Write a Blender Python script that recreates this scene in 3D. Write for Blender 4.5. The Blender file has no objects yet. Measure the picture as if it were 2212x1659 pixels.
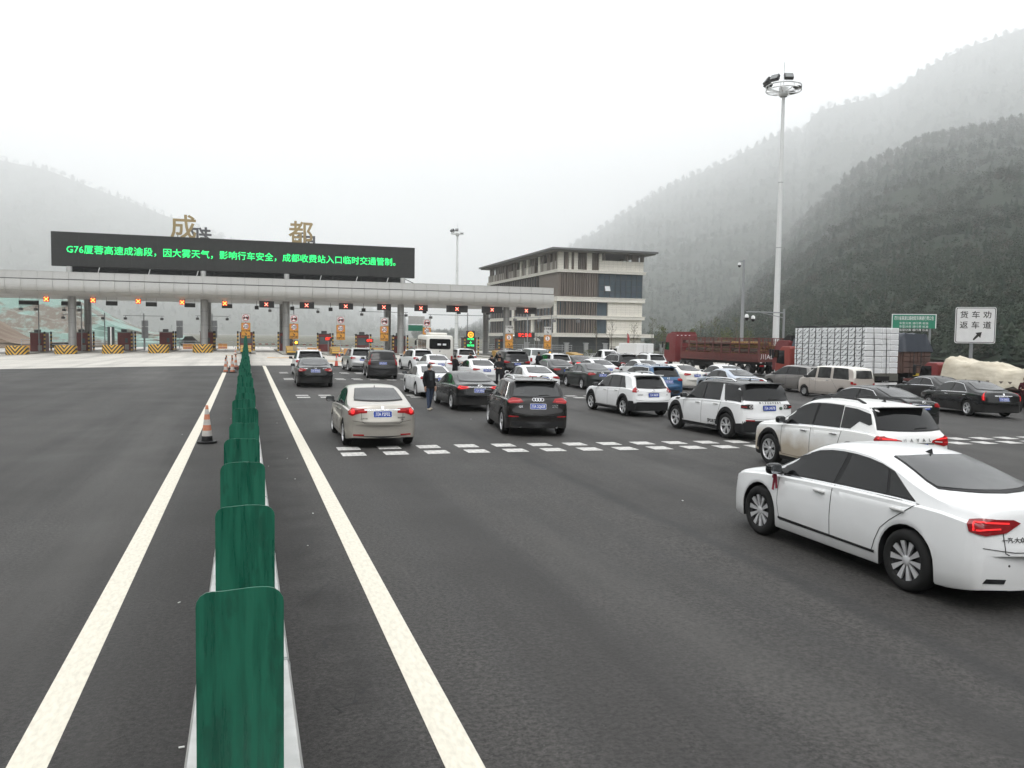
import bpy, bmesh, math, random
from mathutils import Vector, Matrix
from mathutils.bvhtree import BVHTree
random.seed(7)
scn = bpy.context.scene
COL = scn.collection
R = math.radians
# ------------------------------------------------------------------ camera
cam_d = bpy.data.cameras.new('camera'); cam = bpy.data.objects.new('camera', cam_d); COL.objects.link(cam)
cam_d.sensor_width = 36.0; cam_d.lens = 36.0 * 1800 / 2212; cam_d.clip_start = .1; cam_d.clip_end = 12000
cam.matrix_world = Matrix.Translation((0, 0, 2.8)) @ Matrix.Rotation(R(-17.732), 4, 'Z') @ Matrix.Rotation(R(90 - 3.226), 4, 'X') @ Matrix.Rotation(R(.8), 4, 'Z')
scn.camera = cam
scn.render.resolution_x, scn.render.resolution_y = 1024, 768
# ------------------------------------------------------------------ sky, sun, exposure
SUN_EL, SUN_AZ = 52, 205
world = bpy.data.worlds.new('World'); scn.world = world; world.use_nodes = True
wn = world.node_tree; wn.nodes.clear()
sky = wn.nodes.new('ShaderNodeTexSky'); sky.sky_type = 'NISHITA'; sky.sun_disc = False
sky.sun_elevation = R(SUN_EL); sky.sun_rotation = R(SUN_AZ); sky.dust_density = 6; sky.air_density = 1.0
hs = wn.nodes.new('ShaderNodeHueSaturation'); hs.inputs['Saturation'].default_value = .08
mx = wn.nodes.new('ShaderNodeMix'); mx.data_type = 'RGBA'; mx.inputs[0].default_value = .8
mx.inputs[7].default_value = (13.6, 13.9, 14.1, 1)       # the even cloud layer
bg = wn.nodes.new('ShaderNodeBackground'); bg.inputs[1].default_value = .10
wo = wn.nodes.new('ShaderNodeOutputWorld')
wn.links.new(sky.outputs[0], hs.inputs['Color']); wn.links.new(hs.outputs[0], mx.inputs[6])
wn.links.new(mx.outputs[2], bg.inputs[0]); wn.links.new(bg.outputs[0], wo.inputs[0])
sun_d = bpy.data.lights.new('sun', 'SUN'); sun_d.energy = .9; sun_d.angle = R(25); sun_d.color = (1, .97, .93)
sun = bpy.data.objects.new('sun', sun_d); COL.objects.link(sun)
sun.rotation_euler = (R(90 - SUN_EL), 0, R(180 - SUN_AZ))
scn.view_settings.view_transform = 'Standard'; scn.view_settings.look = 'None'
scn.view_settings.gamma = 1; scn.view_settings.use_curve_mapping = False; scn.view_settings.exposure = .72
scn.cycles.volume_bounces = 2; scn.cycles.max_bounces = 6; scn.cycles.diffuse_bounces = 3; scn.cycles.glossy_bounces = 3
scn.cycles.transparent_max_bounces = 6; scn.cycles.caustics_reflective = False; scn.cycles.caustics_refractive = False
# ------------------------------------------------------------------ helpers
def sstep(a, b, t):
    t = min(1, max(0, (t - a) / (b - a))); return t * t * (3 - 2 * t)
def softp(t): return t * .5 + .5 * math.sqrt(t * t + 4)
def gz(x, y):                                   # the plaza: a slight rise to the booths, falling off to both sides
    x = min(62, max(-45, x)); s = sstep(25, 80, y)
    return .32 * s - .013 * softp(x - 5) - .02 * softp(-x - 4) * s
def V(*a): return Vector(a)
def tag(o, label=None, cat=None, group=None, kind=None):
    if label: o['label'] = label
    if cat: o['category'] = cat
    if group: o['group'] = group
    if kind: o['kind'] = kind
    return o
def empty(name, loc=(0, 0, 0), rz=0, **k):
    o = bpy.data.objects.new(name, None); COL.objects.link(o); o.location = loc; o.rotation_euler = (0, 0, rz)
    return tag(o, **k)
MATS = {}
def mat(name, col=(.5, .5, .5), rough=.5, metal=0., spec=.5, coat=0., emit=None, es=1., noise=None, bump=0., bscale=40., tr=0.):
    """noise=(colour2, scale, amount[, detail, stretch])"""
    if name in MATS: return MATS[name]
    m = bpy.data.materials.new(name); m.use_nodes = True; n = m.node_tree; b = n.nodes['Principled BSDF']
    b.inputs['Base Color'].default_value = (*col, 1); b.inputs['Roughness'].default_value = rough; b.inputs['Metallic'].default_value = metal
    b.inputs['Specular IOR Level'].default_value = spec; b.inputs['Coat Weight'].default_value = coat; b.inputs['Coat Roughness'].default_value = .04
    if tr: b.inputs['Transmission Weight'].default_value = tr
    if emit: b.inputs['Emission Color'].default_value = (*emit, 1); b.inputs['Emission Strength'].default_value = es
    if noise or bump:
        tc = n.nodes.new('ShaderNodeTexCoord')
    if noise:
        mp = n.nodes.new('ShaderNodeMapping'); n.links.new(tc.outputs['Object'], mp.inputs[0])
        if len(noise) > 4: mp.inputs['Scale'].default_value = noise[4]
        t = n.nodes.new('ShaderNodeTexNoise'); t.inputs['Scale'].default_value = noise[1]; t.inputs['Detail'].default_value = noise[3] if len(noise) > 3 else 6
        n.links.new(mp.outputs[0], t.inputs['Vector'])
        r = n.nodes.new('ShaderNodeMapRange'); r.inputs[1].default_value = .35; r.inputs[2].default_value = .7; r.inputs[4].default_value = noise[2]
        n.links.new(t.outputs[0], r.inputs[0])
        x = n.nodes.new('ShaderNodeMix'); x.data_type = 'RGBA'; x.inputs[6].default_value = (*col, 1); x.inputs[7].default_value = (*noise[0], 1)
        n.links.new(r.outputs[0], x.inputs[0]); n.links.new(x.outputs[2], b.inputs['Base Color'])
    if bump:
        t = n.nodes.new('ShaderNodeTexNoise'); t.inputs['Scale'].default_value = bscale; t.inputs['Detail'].default_value = 4
        n.links.new(tc.outputs['Object'], t.inputs['Vector'])
        bp = n.nodes.new('ShaderNodeBump'); bp.inputs['Strength'].default_value = bump; bp.inputs['Distance'].default_value = .02
        n.links.new(t.outputs[0], bp.inputs['Height']); n.links.new(bp.outputs[0], b.inputs['Normal'])
    MATS[name] = m; return m
def nodes_of(m): return m.node_tree, m.node_tree.nodes['Principled BSDF']
def mesh_of(name, vs, fs, mi=None, smooth=None):
    me = bpy.data.meshes.new(name); me.from_pydata([tuple(v) for v in vs], [], fs)
    if mi: me.polygons.foreach_set('material_index', mi)
    if smooth is not None:
        me.shade_smooth()
        if smooth < 180: me.set_sharp_from_angle(angle=R(smooth))
    me.update(); return me
def link(name, me, mats=None, parent=None, loc=(0, 0, 0), rot=(0, 0, 0)):
    o = bpy.data.objects.new(name, me); COL.objects.link(o)
    if mats is not None and len(me.materials) == 0:
        for m in (mats if isinstance(mats, (list, tuple)) else [mats]): me.materials.append(m)
    if parent is not None: o.parent = parent
    o.location = loc; o.rotation_euler = rot; return o
class MB:
    """collects simple solids into ONE mesh"""
    def __init__(s): s.v = []; s.f = []; s.m = []; s.k = 0
    def add(s, vs, fs, k=None):
        b = len(s.v); s.v += [Vector(v) for v in vs]; s.f += [tuple(b + i for i in f) for f in fs]; s.m += [s.k if k is None else k] * len(fs); return s
    def box(s, c, d, rz=0, k=None, ch=0, rx=0, ry=0):
        x, y, z = d[0] / 2, d[1] / 2, d[2] / 2; M = Matrix.Translation(c) @ Matrix.Rotation(rz, 4, 'Z') @ Matrix.Rotation(ry, 4, 'Y') @ Matrix.Rotation(rx, 4, 'X')
        if ch <= 0:
            vs = [M @ V(i * x, j * y, l * z) for i in (-1, 1) for j in (-1, 1) for l in (-1, 1)]
            return s.add(vs, [(0, 1, 3, 2), (4, 6, 7, 5), (0, 4, 5, 1), (2, 3, 7, 6), (0, 2, 6, 4), (1, 5, 7, 3)], k)
        bm = bmesh.new(); bmesh.ops.create_cube(bm, size=1)
        for v in bm.verts: v.co = V(v.co.x * 2 * x, v.co.y * 2 * y, v.co.z * 2 * z)
        bmesh.ops.bevel(bm, geom=bm.edges[:], offset=min(ch, x * .9, y * .9, z * .9), segments=2, profile=.5, affect='EDGES')
        bm.verts.index_update(); s.add([M @ v.co for v in bm.verts], [[v.index for v in f.verts] for f in bm.faces], k); bm.free(); return s
    def tube(s, pts, r, n=8, k=None, cap=True, r2=None):
        pts = [Vector(p) for p in pts]; rs = r if isinstance(r, (list, tuple)) else [r + ((r2 - r) * i / (len(pts) - 1) if r2 is not None else 0) for i in range(len(pts))]
        vs = []; fs = []; ref = None
        for i, p in enumerate(pts):
            d = (pts[min(i + 1, len(pts) - 1)] - pts[max(i - 1, 0)]).normalized()
            a = d.cross(V(0, 0, 1) if abs(d.z) < .9 else V(1, 0, 0)).normalized()
            if ref is not None and a.dot(ref) < 0: a = -a
            ref = a; b = d.cross(a)
            vs += [p + (a * math.cos(t) + b * math.sin(t)) * rs[i] for t in (2 * math.pi * j / n for j in range(n))]
        for i in range(len(pts) - 1):
            fs += [(i * n + j, i * n + (j + 1) % n, (i + 1) * n + (j + 1) % n, (i + 1) * n + j) for j in range(n)]
        if cap: fs += [tuple(range(n - 1, -1, -1)), tuple(range((len(pts) - 1) * n, len(pts) * n))]
        return s.add(vs, fs, k)
    def lathe(s, prof, n=24, axis='Z', c=(0, 0, 0), k=None, ks=None, a0=0, a1=2 * math.pi):
        full = abs(a1 - a0 - 2 * math.pi) < 1e-6; m = n if full else n + 1; vs = []
        for r, h in prof:
            for j in range(m):
                t = a0 + (a1 - a0) * j / n; x, y = r * math.cos(t), r * math.sin(t)
                vs.append(V(*c) + (V(x, y, h) if axis == 'Z' else V(h, x, y) if axis == 'X' else V(x, h, y)))
        for i in range(len(prof) - 1):
            s.add([], [], k); b = len(s.v)
        b = len(s.v); s.v += vs
        for i in range(len(prof) - 1):
            for j in range(n):
                j2 = (j + 1) % m
                s.f.append((b + i * m + j, b + i * m + j2, b + (i + 1) * m + j2, b + (i + 1) * m + j)); s.m.append(ks[i] if ks else (s.k if k is None else k))
        return s
    def prism(s, poly, h0, h1, plane='XY', k=None):
        """poly extruded: XY -> z, XZ -> y, YZ -> x"""
        f = {'XY': lambda a, b, h: V(a, b, h), 'XZ': lambda a, b, h: V(a, h, b), 'YZ': lambda a, b, h: V(h, a, b)}[plane]
        n = len(poly); vs = [f(a, b, h0) for a, b in poly] + [f(a, b, h1) for a, b in poly]
        return s.add(vs, [tuple(range(n - 1, -1, -1)), tuple(range(n, 2 * n))] + [(i, (i + 1) % n, n + (i + 1) % n, n + i) for i in range(n)], k)
    def xform(s, M): s.v = [M @ v for v in s.v]; return s
    def mesh(s, name, smooth=None, fix=True):
        me = mesh_of(name, s.v, s.f, s.m)
        if fix:
            bm = bmesh.new(); bm.from_mesh(me); bmesh.ops.recalc_face_normals(bm, faces=bm.faces); bm.to_mesh(me); bm.free()
        if smooth is not None:
            me.shade_smooth(); me.set_sharp_from_angle(angle=R(smooth))
        return me
    def obj(s, name, mats, parent=None, loc=(0, 0, 0), rot=(0, 0, 0), smooth=None):
        if smooth is None and name in ('door', 'side_window', 'rear_window', 'quarter_window', 'windscreen', 'window_trim'): smooth = 50
        return link(name, s.mesh(name, smooth), mats, parent, loc, rot)
TXT = {}
def text_mesh(body, size, bold=.0, ext=0., align='CENTER'):
    key = (body, size, bold, ext, align)
    if key in TXT: return TXT[key].copy()
    c = bpy.data.curves.new('lettering', 'FONT'); c.body = body; c.size = size; c.align_x = align; c.align_y = 'CENTER'
    c.resolution_u = 2; c.offset = bold * size; c.extrude = ext
    o = bpy.data.objects.new('lettering', c); COL.objects.link(o)
    me = bpy.data.meshes.new_from_object(o)
    bpy.data.objects.remove(o); TXT[key] = me; me.materials.clear(); return me.copy()
def facing_text(body, size, m, parent, loc, rz=0, bold=.02, ext=.0, name='lettering', sx=1., rx=R(90), align='CENTER'):
    """text standing upright and facing -Y"""
    o = link(name, text_mesh(body, size, bold, ext, align), m, parent, loc, (rx, 0, rz)); o.scale = (sx, 1, 1); return o
def rrect(w, h, r, n=4, cx=0, cz=0):
    p = []
    for sx, sz, a in ((1, 1, 0), (-1, 1, 90), (-1, -1, 180), (1, -1, 270)):
        for i in range(n + 1):
            t = R(a + 90 * i / n); p.append((cx + sx * (w / 2 - r) + r * math.cos(t), cz + sz * (h / 2 - r) + r * math.sin(t)))
    return p
def copy_tree(o, parent=None):
    c = o.copy(); COL.objects.link(c); c.parent = parent
    for ch in list(o.children): copy_tree(ch, c)
    return c
BLACK = mat('black_plastic', (.012, .012, .013), .55, 0, .3); RUBBER = mat('tyre_rubber', (.014, .014, .014), .8, 0, .25)
CHROME = mat('chrome', (.75, .75, .76), .12, 1); ALLOY = mat('alloy', (.62, .62, .63), .35, .45); DARKALLOY = mat('dark_alloy', (.03, .03, .032), .35, .4)
GLASS = mat('tinted_glass', (.006, .0065, .007), .06, 0, .35); GREYGLASS = mat('rear_glass', (.02, .021, .022), .1, 0, .7)
REDLENS = mat('red_lens', (.30, .007, .010), .14, 0, .4, .1); REDLIT = mat('red_lit', (.6, .02, .02), .15, 0, .5, 0, (1, .03, .035), .6)
CLEARLENS = mat('clear_lens', (.62, .6, .6), .12, .2); ORANGELENS = mat('amber_lens', (.5, .1, .03), .2)
PLATEBLUE = mat('plate_blue', (.012, .05, .32), .4); WHITEPAINT = mat('white_print', (.8, .8, .8), .45)
STEEL = mat('galvanised_steel', (.45, .46, .46), .5, .6, .5, 0, None, 1, ((.3, .31, .31), 9, .6)); DARKSTEEL = mat('dark_steel', (.06, .063, .066), .5, .3)
GREYPOLE = mat('grey_pole', (.30, .31, .32), .5, .3)
def interp(p, y):
    if y <= p[0][0]: return p[0][1]
    for a, b in zip(p, p[1:]):
        if y <= b[0]: return a[1] + (b[1] - a[1]) * (y - a[0]) / max(1e-9, b[0] - a[0])
    return p[-1][1]
def chaikin(p, it=2, q=.25, closed=False):
    for _ in range(it):
        o = []
        n = len(p)
        for i in range(n if closed else n - 1):
            a, b = p[i], p[(i + 1) % n]
            o += [tuple(u + (v - u) * q for u, v in zip(a, b)), tuple(u + (v - u) * (1 - q) for u, v in zip(a, b))]
        p = o if closed else [p[0]] + o + [p[-1]]
    return p
# ------------------------------------------------------------------ ground, road, apron, markings
def sheet(name, xs, ys, dz, m, kind='structure', edge=None, parent=None):
    vs, fs = [], []; n = len(xs)
    for j, y in enumerate(ys):
        for x in xs:
            yy = edge(x, y) if edge else y; vs.append((x, yy, gz(x, yy) + dz))
    for j in range(len(ys) - 1):
        fs += [(j * n + i, j * n + i + 1, (j + 1) * n + i + 1, (j + 1) * n + i) for i in range(n - 1)]
    o = link(name, mesh_of(name, vs, fs, None, 180), m, parent)
    if kind: o['kind'] = kind
    return o
def fr(a, b, s): return [a + (b - a) * i / max(1, round((b - a) / s)) for i in range(max(1, round((b - a) / s)) + 1)]
def NN(n, t, **k):
    x = n.nodes.new(t)
    for a, b in k.items(): setattr(x, a, b)
    return x
def noise(n, co, scale, detail=4, stretch=None, rough=.55):
    if stretch:
        mp = n.nodes.new('ShaderNodeMapping'); mp.inputs['Scale'].default_value = stretch; n.links.new(co, mp.inputs[0]); co = mp.outputs[0]
    t = n.nodes.new('ShaderNodeTexNoise'); t.inputs['Scale'].default_value = scale; t.inputs['Detail'].default_value = detail; t.inputs['Roughness'].default_value = rough
    n.links.new(co, t.inputs['Vector']); return t.outputs[0]
def remap(n, v, a, b, c=0., d=1.):
    r = n.nodes.new('ShaderNodeMapRange')
    for i, q in enumerate((a, b, c, d)): r.inputs[i + 1].default_value = q
    n.links.new(v, r.inputs[0]); return r.outputs[0]
def mixc(n, f, a, b, blend='MIX'):
    x = n.nodes.new('ShaderNodeMix'); x.data_type = 'RGBA'; x.blend_type = blend
    if isinstance(f, (int, float)): x.inputs[0].default_value = f
    else: n.links.new(f, x.inputs[0])
    for i, c in ((6, a), (7, b)):
        if isinstance(c, tuple): x.inputs[i].default_value = (*c, 1)
        else: n.links.new(c, x.inputs[i])
    return x.outputs[2]
def mth(n, op, a, b=None, c=None):
    x = n.nodes.new('ShaderNodeMath'); x.operation = op
    for i, q in enumerate((a, b, c)):
        if q is None: continue
        if isinstance(q, (int, float)): x.inputs[i].default_value = q
        else: n.links.new(q, x.inputs[i])
    return x.outputs[0]
def bumpn(n, h, b, strength, dist=.01):
    x = n.nodes.new('ShaderNodeBump'); x.inputs['Strength'].default_value = strength; x.inputs['Distance'].default_value = dist
    n.links.new(h, x.inputs['Height']); n.links.new(x.outputs[0], b.inputs['Normal'])
ASPH = mat('asphalt', (.05, .05, .05), .75, 0, .38); n, b = nodes_of(ASPH); co = NN(n, 'ShaderNodeTexCoord').outputs['Object']
fine = noise(n, co, 22, 8, None, .8); spk = noise(n, co, 70, 3, None, .7); big = noise(n, co, .35, 5); strk = noise(n, co, 1.0, 4, (1.6, .05, 1)); wet = noise(n, co, .9, 6, (1, .35, 1))
c = mixc(n, remap(n, fine, .40, .62), (.010, .0092, .0086), (.080, .0745, .070)); c = mixc(n, remap(n, big, .40, .66, 0, .55), c, (.058, .056, .054)); c = mixc(n, remap(n, noise(n, co, .12, 5, (1, .5, 1)), .45, .65, 0, .5), c, (.022, .020, .019)); c = mixc(n, remap(n, noise(n, co, 1.7, 7, None, .65), .66, .72, 0, .6), c, (.016, .0155, .015))
c = mixc(n, remap(n, strk, .45, .72, 0, .45), c, (.03, .03, .031)); c = mixc(n, remap(n, wet, .6, .74, 0, .35), c, (.075, .070, .064))
c = mixc(n, remap(n, spk, .64, .72, 0, .9), c, (.17, .165, .155))
sx = NN(n, 'ShaderNodeSeparateXYZ'); n.links.new(co, sx.inputs[0])
c = mixc(n, remap(n, noise(n, co, 1., 5, (.55, .018, 1)), .47, .60, 0, .6), c, (.024, .0225, .0215)); c = mixc(n, remap(n, noise(n, co, 1., 5, (.4, .03, 1)), .54, .66, 0, .45), c, (.085, .081, .077))
medm = mth(n, 'MULTIPLY', remap(n, mth(n, 'ABSOLUTE', mth(n, 'SUBTRACT', sx.outputs[0], .75)), .55, .15), remap(n, noise(n, co, 1.3, 6), .35, .6)); c = mixc(n, mth(n, 'MULTIPLY', medm, .6), c, (.014, .0125, .0118))      # oily strip beside the barrier
wob = noise(n, co, .6, 4); jt = mth(n, 'ABSOLUTE', mth(n, 'SUBTRACT', mth(n, 'ADD', sx.outputs[0], mth(n, 'MULTIPLY', wob, .5)), 6.45))
c = mixc(n, remap(n, jt, .22, .05, 0, .6), c, (.02, .02, .021))                       # rolled-in rubber along the paving joint
n.links.new(c, b.inputs['Base Color']); bumpn(n, fine, b, .9, .012); n.links.new(remap(n, big, .3, .7, .66, .82), b.inputs['Roughness'])
CONC = mat('concrete_paving', (.45, .43, .39), .8); n, b = nodes_of(CONC); co = NN(n, 'ShaderNodeTexCoord').outputs['Object']
sx = NN(n, 'ShaderNodeSeparateXYZ'); n.links.new(co, sx.inputs[0])
c = mixc(n, remap(n, noise(n, co, .25, 6), .35, .7), (.52, .495, .45), (.40, .38, .35)); c = mixc(n, remap(n, noise(n, co, .8, 6, (1.3, .06, 1)), .5, .75, 0, .55), c, (.23, .22, .21))
lane = mth(n, 'ABSOLUTE', mth(n, 'SUBTRACT', mth(n, 'FRACT', mth(n, 'DIVIDE', mth(n, 'ADD', sx.outputs[0], 520 + 2.6), 5.2)), .5))
c = mixc(n, mth(n, 'MULTIPLY', remap(n, lane, .26, .05, 0, .6), remap(n, sx.outputs[1], 88, 108)), c, (.2, .19, .185))   # tyre dirt in the lanes
jx = mth(n, 'ABSOLUTE', mth(n, 'SUBTRACT', mth(n, 'FRACT', mth(n, 'DIVIDE', sx.outputs[1], 5.)), .5)); c = mixc(n, remap(n, jx, .004, .002, 0, .5), c, (.15, .15, .14))
n.links.new(c, b.inputs['Base Color'])
EARTH = mat('roadside_earth', (.12, .11, .085), .9, 0, .3, 0, None, 1, ((.07, .085, .045), .4, .8)); 
g = [(-9000, -2500), (9000, -2500), (9000, 9500), (-9000, 9500)]
o = link('ground', mesh_of('ground', [(x, y, -1.05) for x, y in g], [(0, 1, 2, 3)]), EARTH); o['kind'] = 'structure'
apron_edge = lambda x: 68.4 + .13 * min(8, max(-30, x))
XS = fr(-46, 66, 2.0)
road = sheet('road', XS, fr(-70, -9, 6.) + fr(-7.4, 68, 1.6) + [68.9], 0, ASPH, edge=lambda x, y: y if y < 60 else 60 + (y - 60) * (apron_edge(x) + .35 - 60) / 8.9)
apron = sheet('concrete_apron', XS, [0, .5, 1] + fr(3, 100, 3.), .006, CONC, edge=lambda x, y: apron_edge(x) + y)
YEL = mat('cream_road_paint', (.70, .66, .56), .7, 0, .4, 0, None, 1, ((.46, .43, .37), 26, .55, 9, (1, .35, 1))); WRP = mat('white_road_paint', (.66, .65, .62), .65, 0, .4, 0, None, 1, ((.4, .39, .37), 5, .75))
n, b = nodes_of(WRP); co = NN(n, 'ShaderNodeTexCoord').outputs['Object']
sx = NN(n, 'ShaderNodeSeparateXYZ'); n.links.new(co, sx.inputs[0]); bar = mth(n, 'FRACT', mth(n, 'MULTIPLY', sx.outputs[0], 6.4))
c = mixc(n, remap(n, bar, .55, .62, 0, .4), (.56, .55, .53), (.36, .355, .34)); c = mixc(n, remap(n, noise(n, co, 7, 6), .5, .7, 0, .85), c, (.13, .127, .123)); n.links.new(c, b.inputs['Base Color'])
for cx_ in (-1.35, 1.35): sheet('edge_line', [cx_ - .125, cx_ + .125], fr(-8, 67, 1.5) + [68.2], .004, YEL, None, None, road)
WORN = mat('worn_orange_paint', (.50, .29, .12), .75, 0, .4, 0, None, 1, ((.42, .40, .36), 1.2, .95))
sheet('orange_panel', fr(2.1, 4.4, .6), fr(88, 92, 1.), .011, WORN, None, None, apron)
sheet('orange_panel', fr(-2.2, -.9, .6), fr(96, 99, 1.), .011, WORN, None, None, apron)
sheet('orange_panel', fr(7.2, 9.6, .6), fr(78, 82, 1.), .011, WORN, None, None, apron)
dash = mesh_of('painted_dash', [(-.275, -.29, 0), (.275, -.29, 0), (.275, .29, 0), (-.275, .29, 0)], [(0, 1, 2, 3)]); dash.materials.append(WRP)
for y0, x1 in ((19.66, 30), (20.67, 30), (37.4, 27), (38.5, 27), (50.3, 16), (51.3, 16), (57.2, 14), (58.2, 14)):
    for i in range(int(x1 - 2.4) + 1):
        x = 2.4 + 1.0 * i; o = link('painted_dash', dash, None, road, (x, y0, gz(x, y0) + .005)); o.rotation_euler = (0, math.atan(.013) if x > 5 else 0, 0)
        if y0 > 30: o.scale = (1, .9, 1)
# scraps of litter
rl = random.Random(3); bits = MB()
for i in range(24):
    x = rl.choice([rl.uniform(-1.1, 1.2), rl.uniform(-5, 9)]); y = rl.uniform(4.5, 50) if i % 2 else rl.uniform(5, 25); s = rl.uniform(.010, .024); a = rl.random() * 3
    bits.box((x, y, gz(x, y) + .008), (s * rl.uniform(1, 2.4), s, .006), a)
o = bits.obj('litter', mat('paper_scrap', (.62, .62, .6), .7)); tag(o, 'tiny pale scraps of paper and cigarette ends scattered over the asphalt', 'litter', kind='stuff')
crk = mat('crack_filler', (.012, .012, .012), .7)
for k, (x0, y0, L_, dx) in enumerate(((.42, 8.6, .9, .5), (.5, 7.2, .7, .35), (.55, 10.6, 1.3, .4), (.62, 6.1, .5, .3))):
    rr_ = random.Random(k); P = [(x0 + dx * t + .06 * rr_.uniform(-1, 1), y0 + L_ * t + .05 * rr_.uniform(-1, 1)) for t in [i / 14 for i in range(15)]]; W_ = [.004 + .016 * rr_.random() * math.sin(math.pi * i / 14) for i in range(15)]
    link('crack', mesh_of('crack', [(x + s * w, y, gz(x, y) + .0035) for (x, y), w in zip(P, W_) for s in (-1, 1)], [(2 * i, 2 * i + 1, 2 * i + 3, 2 * i + 2) for i in range(14)]), crk, road)
# ------------------------------------------------------------------ hills and their woods
def fbm(x, y, s=1., o=4):
    v = 0; a = 1
    for i in range(o):
        v += a * (math.sin(x * s * 1.3 + 1.7 * math.sin(y * s * .9 + i) + i * 2.1) * math.cos(y * s * 1.1 + 1.3 * math.sin(x * s * .7 + 2 * i))); s *= 2.03; a *= .5
    return v
def hill(name, az, prof, r0, r1, rfun, zb, m, seed=0, rough=.03, nr=42, back=.35):
    """a mountainside over the compass range az; prof: azimuth -> skyline slope (height over distance), rfun: azimuth -> (foot distance, crest distance)"""
    vs, fs = [], []; nA = len(az)
    for j in range(nr + 8):
        t = j / (nr - 1)
        for a in az:
            rb, rc = rfun(a); hc = max(0, interp(prof, a)) * rc
            if t <= 1:
                r = rb * (rc / rb) ** t; z = interp(prof, a) * t ** .85 * r * (1 if hc else 0); z = max(0, z) * 1; z *= 1 + rough * fbm(r * math.sin(R(a)) * .02 + seed, r * math.cos(R(a)) * .02) * math.sin(math.pi * min(1, t)) * 2
            else:
                u = t - 1; r = rc + (rc - rb) * u * 1.2; z = hc * (1 - back * u * 5)
            vs.append((r * math.sin(R(a)), r * math.cos(R(a)), zb + z))
    for j in range(nr + 7): fs += [(j * nA + i, j * nA + i + 1, (j + 1) * nA + i + 1, (j + 1) * nA + i) for i in range(nA - 1)]
    o = link(name, mesh_of(name, vs, fs, None, 180), m); o['kind'] = 'structure'; return vs, nA, nr
TREETPL = []
rt = random.Random(11)
for q in range(5):                                     # conifers: ragged tiers of needles
    vs, fs = [], []; nt = 6
    for i in range(nt):
        z0 = .12 + .8 * i / nt; z1 = z0 + .30; r = (.30 - .25 * (i / nt) ** 1.3) * rt.uniform(.8, 1.25); k = 7; b0 = len(vs); ph = rt.random() * 6
        vs += [(rt.uniform(.55, 1.25) * r * math.cos(ph + 6.283 * j / k), rt.uniform(.55, 1.25) * r * math.sin(ph + 6.283 * j / k), z0 + rt.uniform(-.05, .04)) for j in range(k)] + [(rt.uniform(-.02, .02), rt.uniform(-.02, .02), min(1.05, z1))]
        fs += [(b0 + j, b0 + (j + 1) % k, b0 + k) for j in range(k)]
    TREETPL.append((vs, fs))
for q in range(4):                                     # broadleaved crowns: heaps of small leafy faces
    vs, fs = [], []
    for i in range(96):
        a, e = rt.random() * 6.283, math.asin(rt.uniform(-.5, 1)); rr = .38 * rt.uniform(.55, 1.05); c = V(rr * math.cos(e) * math.cos(a), rr * math.cos(e) * math.sin(a), .56 + .40 * rr / .38 * math.sin(e)); b0 = len(vs)
        for j in range(3): vs.append(tuple(c + V(rt.uniform(-1, 1), rt.uniform(-1, 1), rt.uniform(-.8, .8)) * .08))
        fs.append((b0, b0 + 1, b0 + 2))
    TREETPL.append((vs, fs))
def woods(name, label, spots, mats, seed):
    """spots: (x, y, z, height, kind)"""
    r = random.Random(seed); vs, fs, mi = [], [], []
    for x, y, z, h, k in spots:
        tv, tf = TREETPL[r.randrange(5) if k else 5 + r.randrange(4)]; a = r.random() * 6.283; c, s = math.cos(a) * h * r.uniform(.85, 1.3), math.sin(a) * h * r.uniform(.85, 1.3); b0 = len(vs)
        vs += [(x + v[0] * c - v[1] * s, y + v[0] * s + v[1] * c, z - .08 * h + v[2] * h) for v in tv]; fs += [tuple(b0 + i for i in f) for f in tf]; mi += [r.choice((0, 0, 1, 2)) if k else r.choice((1, 1, 2, 2, 2, 3))] * len(tf)
    o = link(name, mesh_of(name, vs, fs, mi), mats); tag(o, label, 'woods', kind='stuff'); return o
LEAF = [mat('conifer_needles', (.016, .030, .020), .8, 0, .2), mat('dark_leaves', (.022, .037, .023), .8, 0, .2), mat('dull_leaves', (.029, .042, .027), .8, 0, .2), mat('bare_twigs', (.06, .058, .046), .85, 0, .2)]
HILLM = mat('wooded_slope', (.024, .036, .025), .95, 0, .1, 0, None, 1, ((.034, .040, .028), .05, .8))
def px_az(x): return 17.732 + math.degrees(math.atan((x - 1106) / 1800.)) 
def sky_slope(x, y):                                  # slope of a line of sight, for setting out the skyline
    d = cam.matrix_world.to_3x3() @ V((x - 1106) / 1800., -(y - 829.5) / 1800., -1); return d.z / math.hypot(d.x, d.y), math.degrees(math.atan2(d.x, d.y))
def skyline(pts): return sorted((sky_slope(*p)[1], sky_slope(*p)[0]) for p in pts)
far_p = skyline([(930, 728), (1010, 715), (1130, 640), (1215, 545), (1290, 500), (1380, 440), (1450, 400), (1560, 352), (1620, 322), (1660, 300), (1700, 282), (1735, 285), (1760, 240), (1850, 218), (1900, 210), (1940, 190), (1990, 152), (2080, 105), (2212, 60), (2400, 75), (2700, 160), (3200, 320)])
near_p = skyline([(1480, 735), (1530, 700), (1580, 645), (1640, 575), (1700, 515), (1770, 445), (1800, 415), (1850, 368), (1900, 348), (2000, 298), (2100, 283), (2212, 262), (2400, 260), (2700, 280), (3200, 350)])
left_p = skyline([(-900, 520), (-500, 400), (-200, 330), (0, 345), (100, 365), (200, 405), (300, 442), (400, 482), (500, 520), (600, 560), (700, 610), (850, 690), (950, 726)])
far_r = lambda a: (1000, 6300 - 32 * max(0, a - 30)); near_r = lambda a: (135 + max(0, 48 - a) * 7, 1950 + 15 * max(0, 48 - a))
left_r = lambda a: (2500, 7400)
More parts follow.
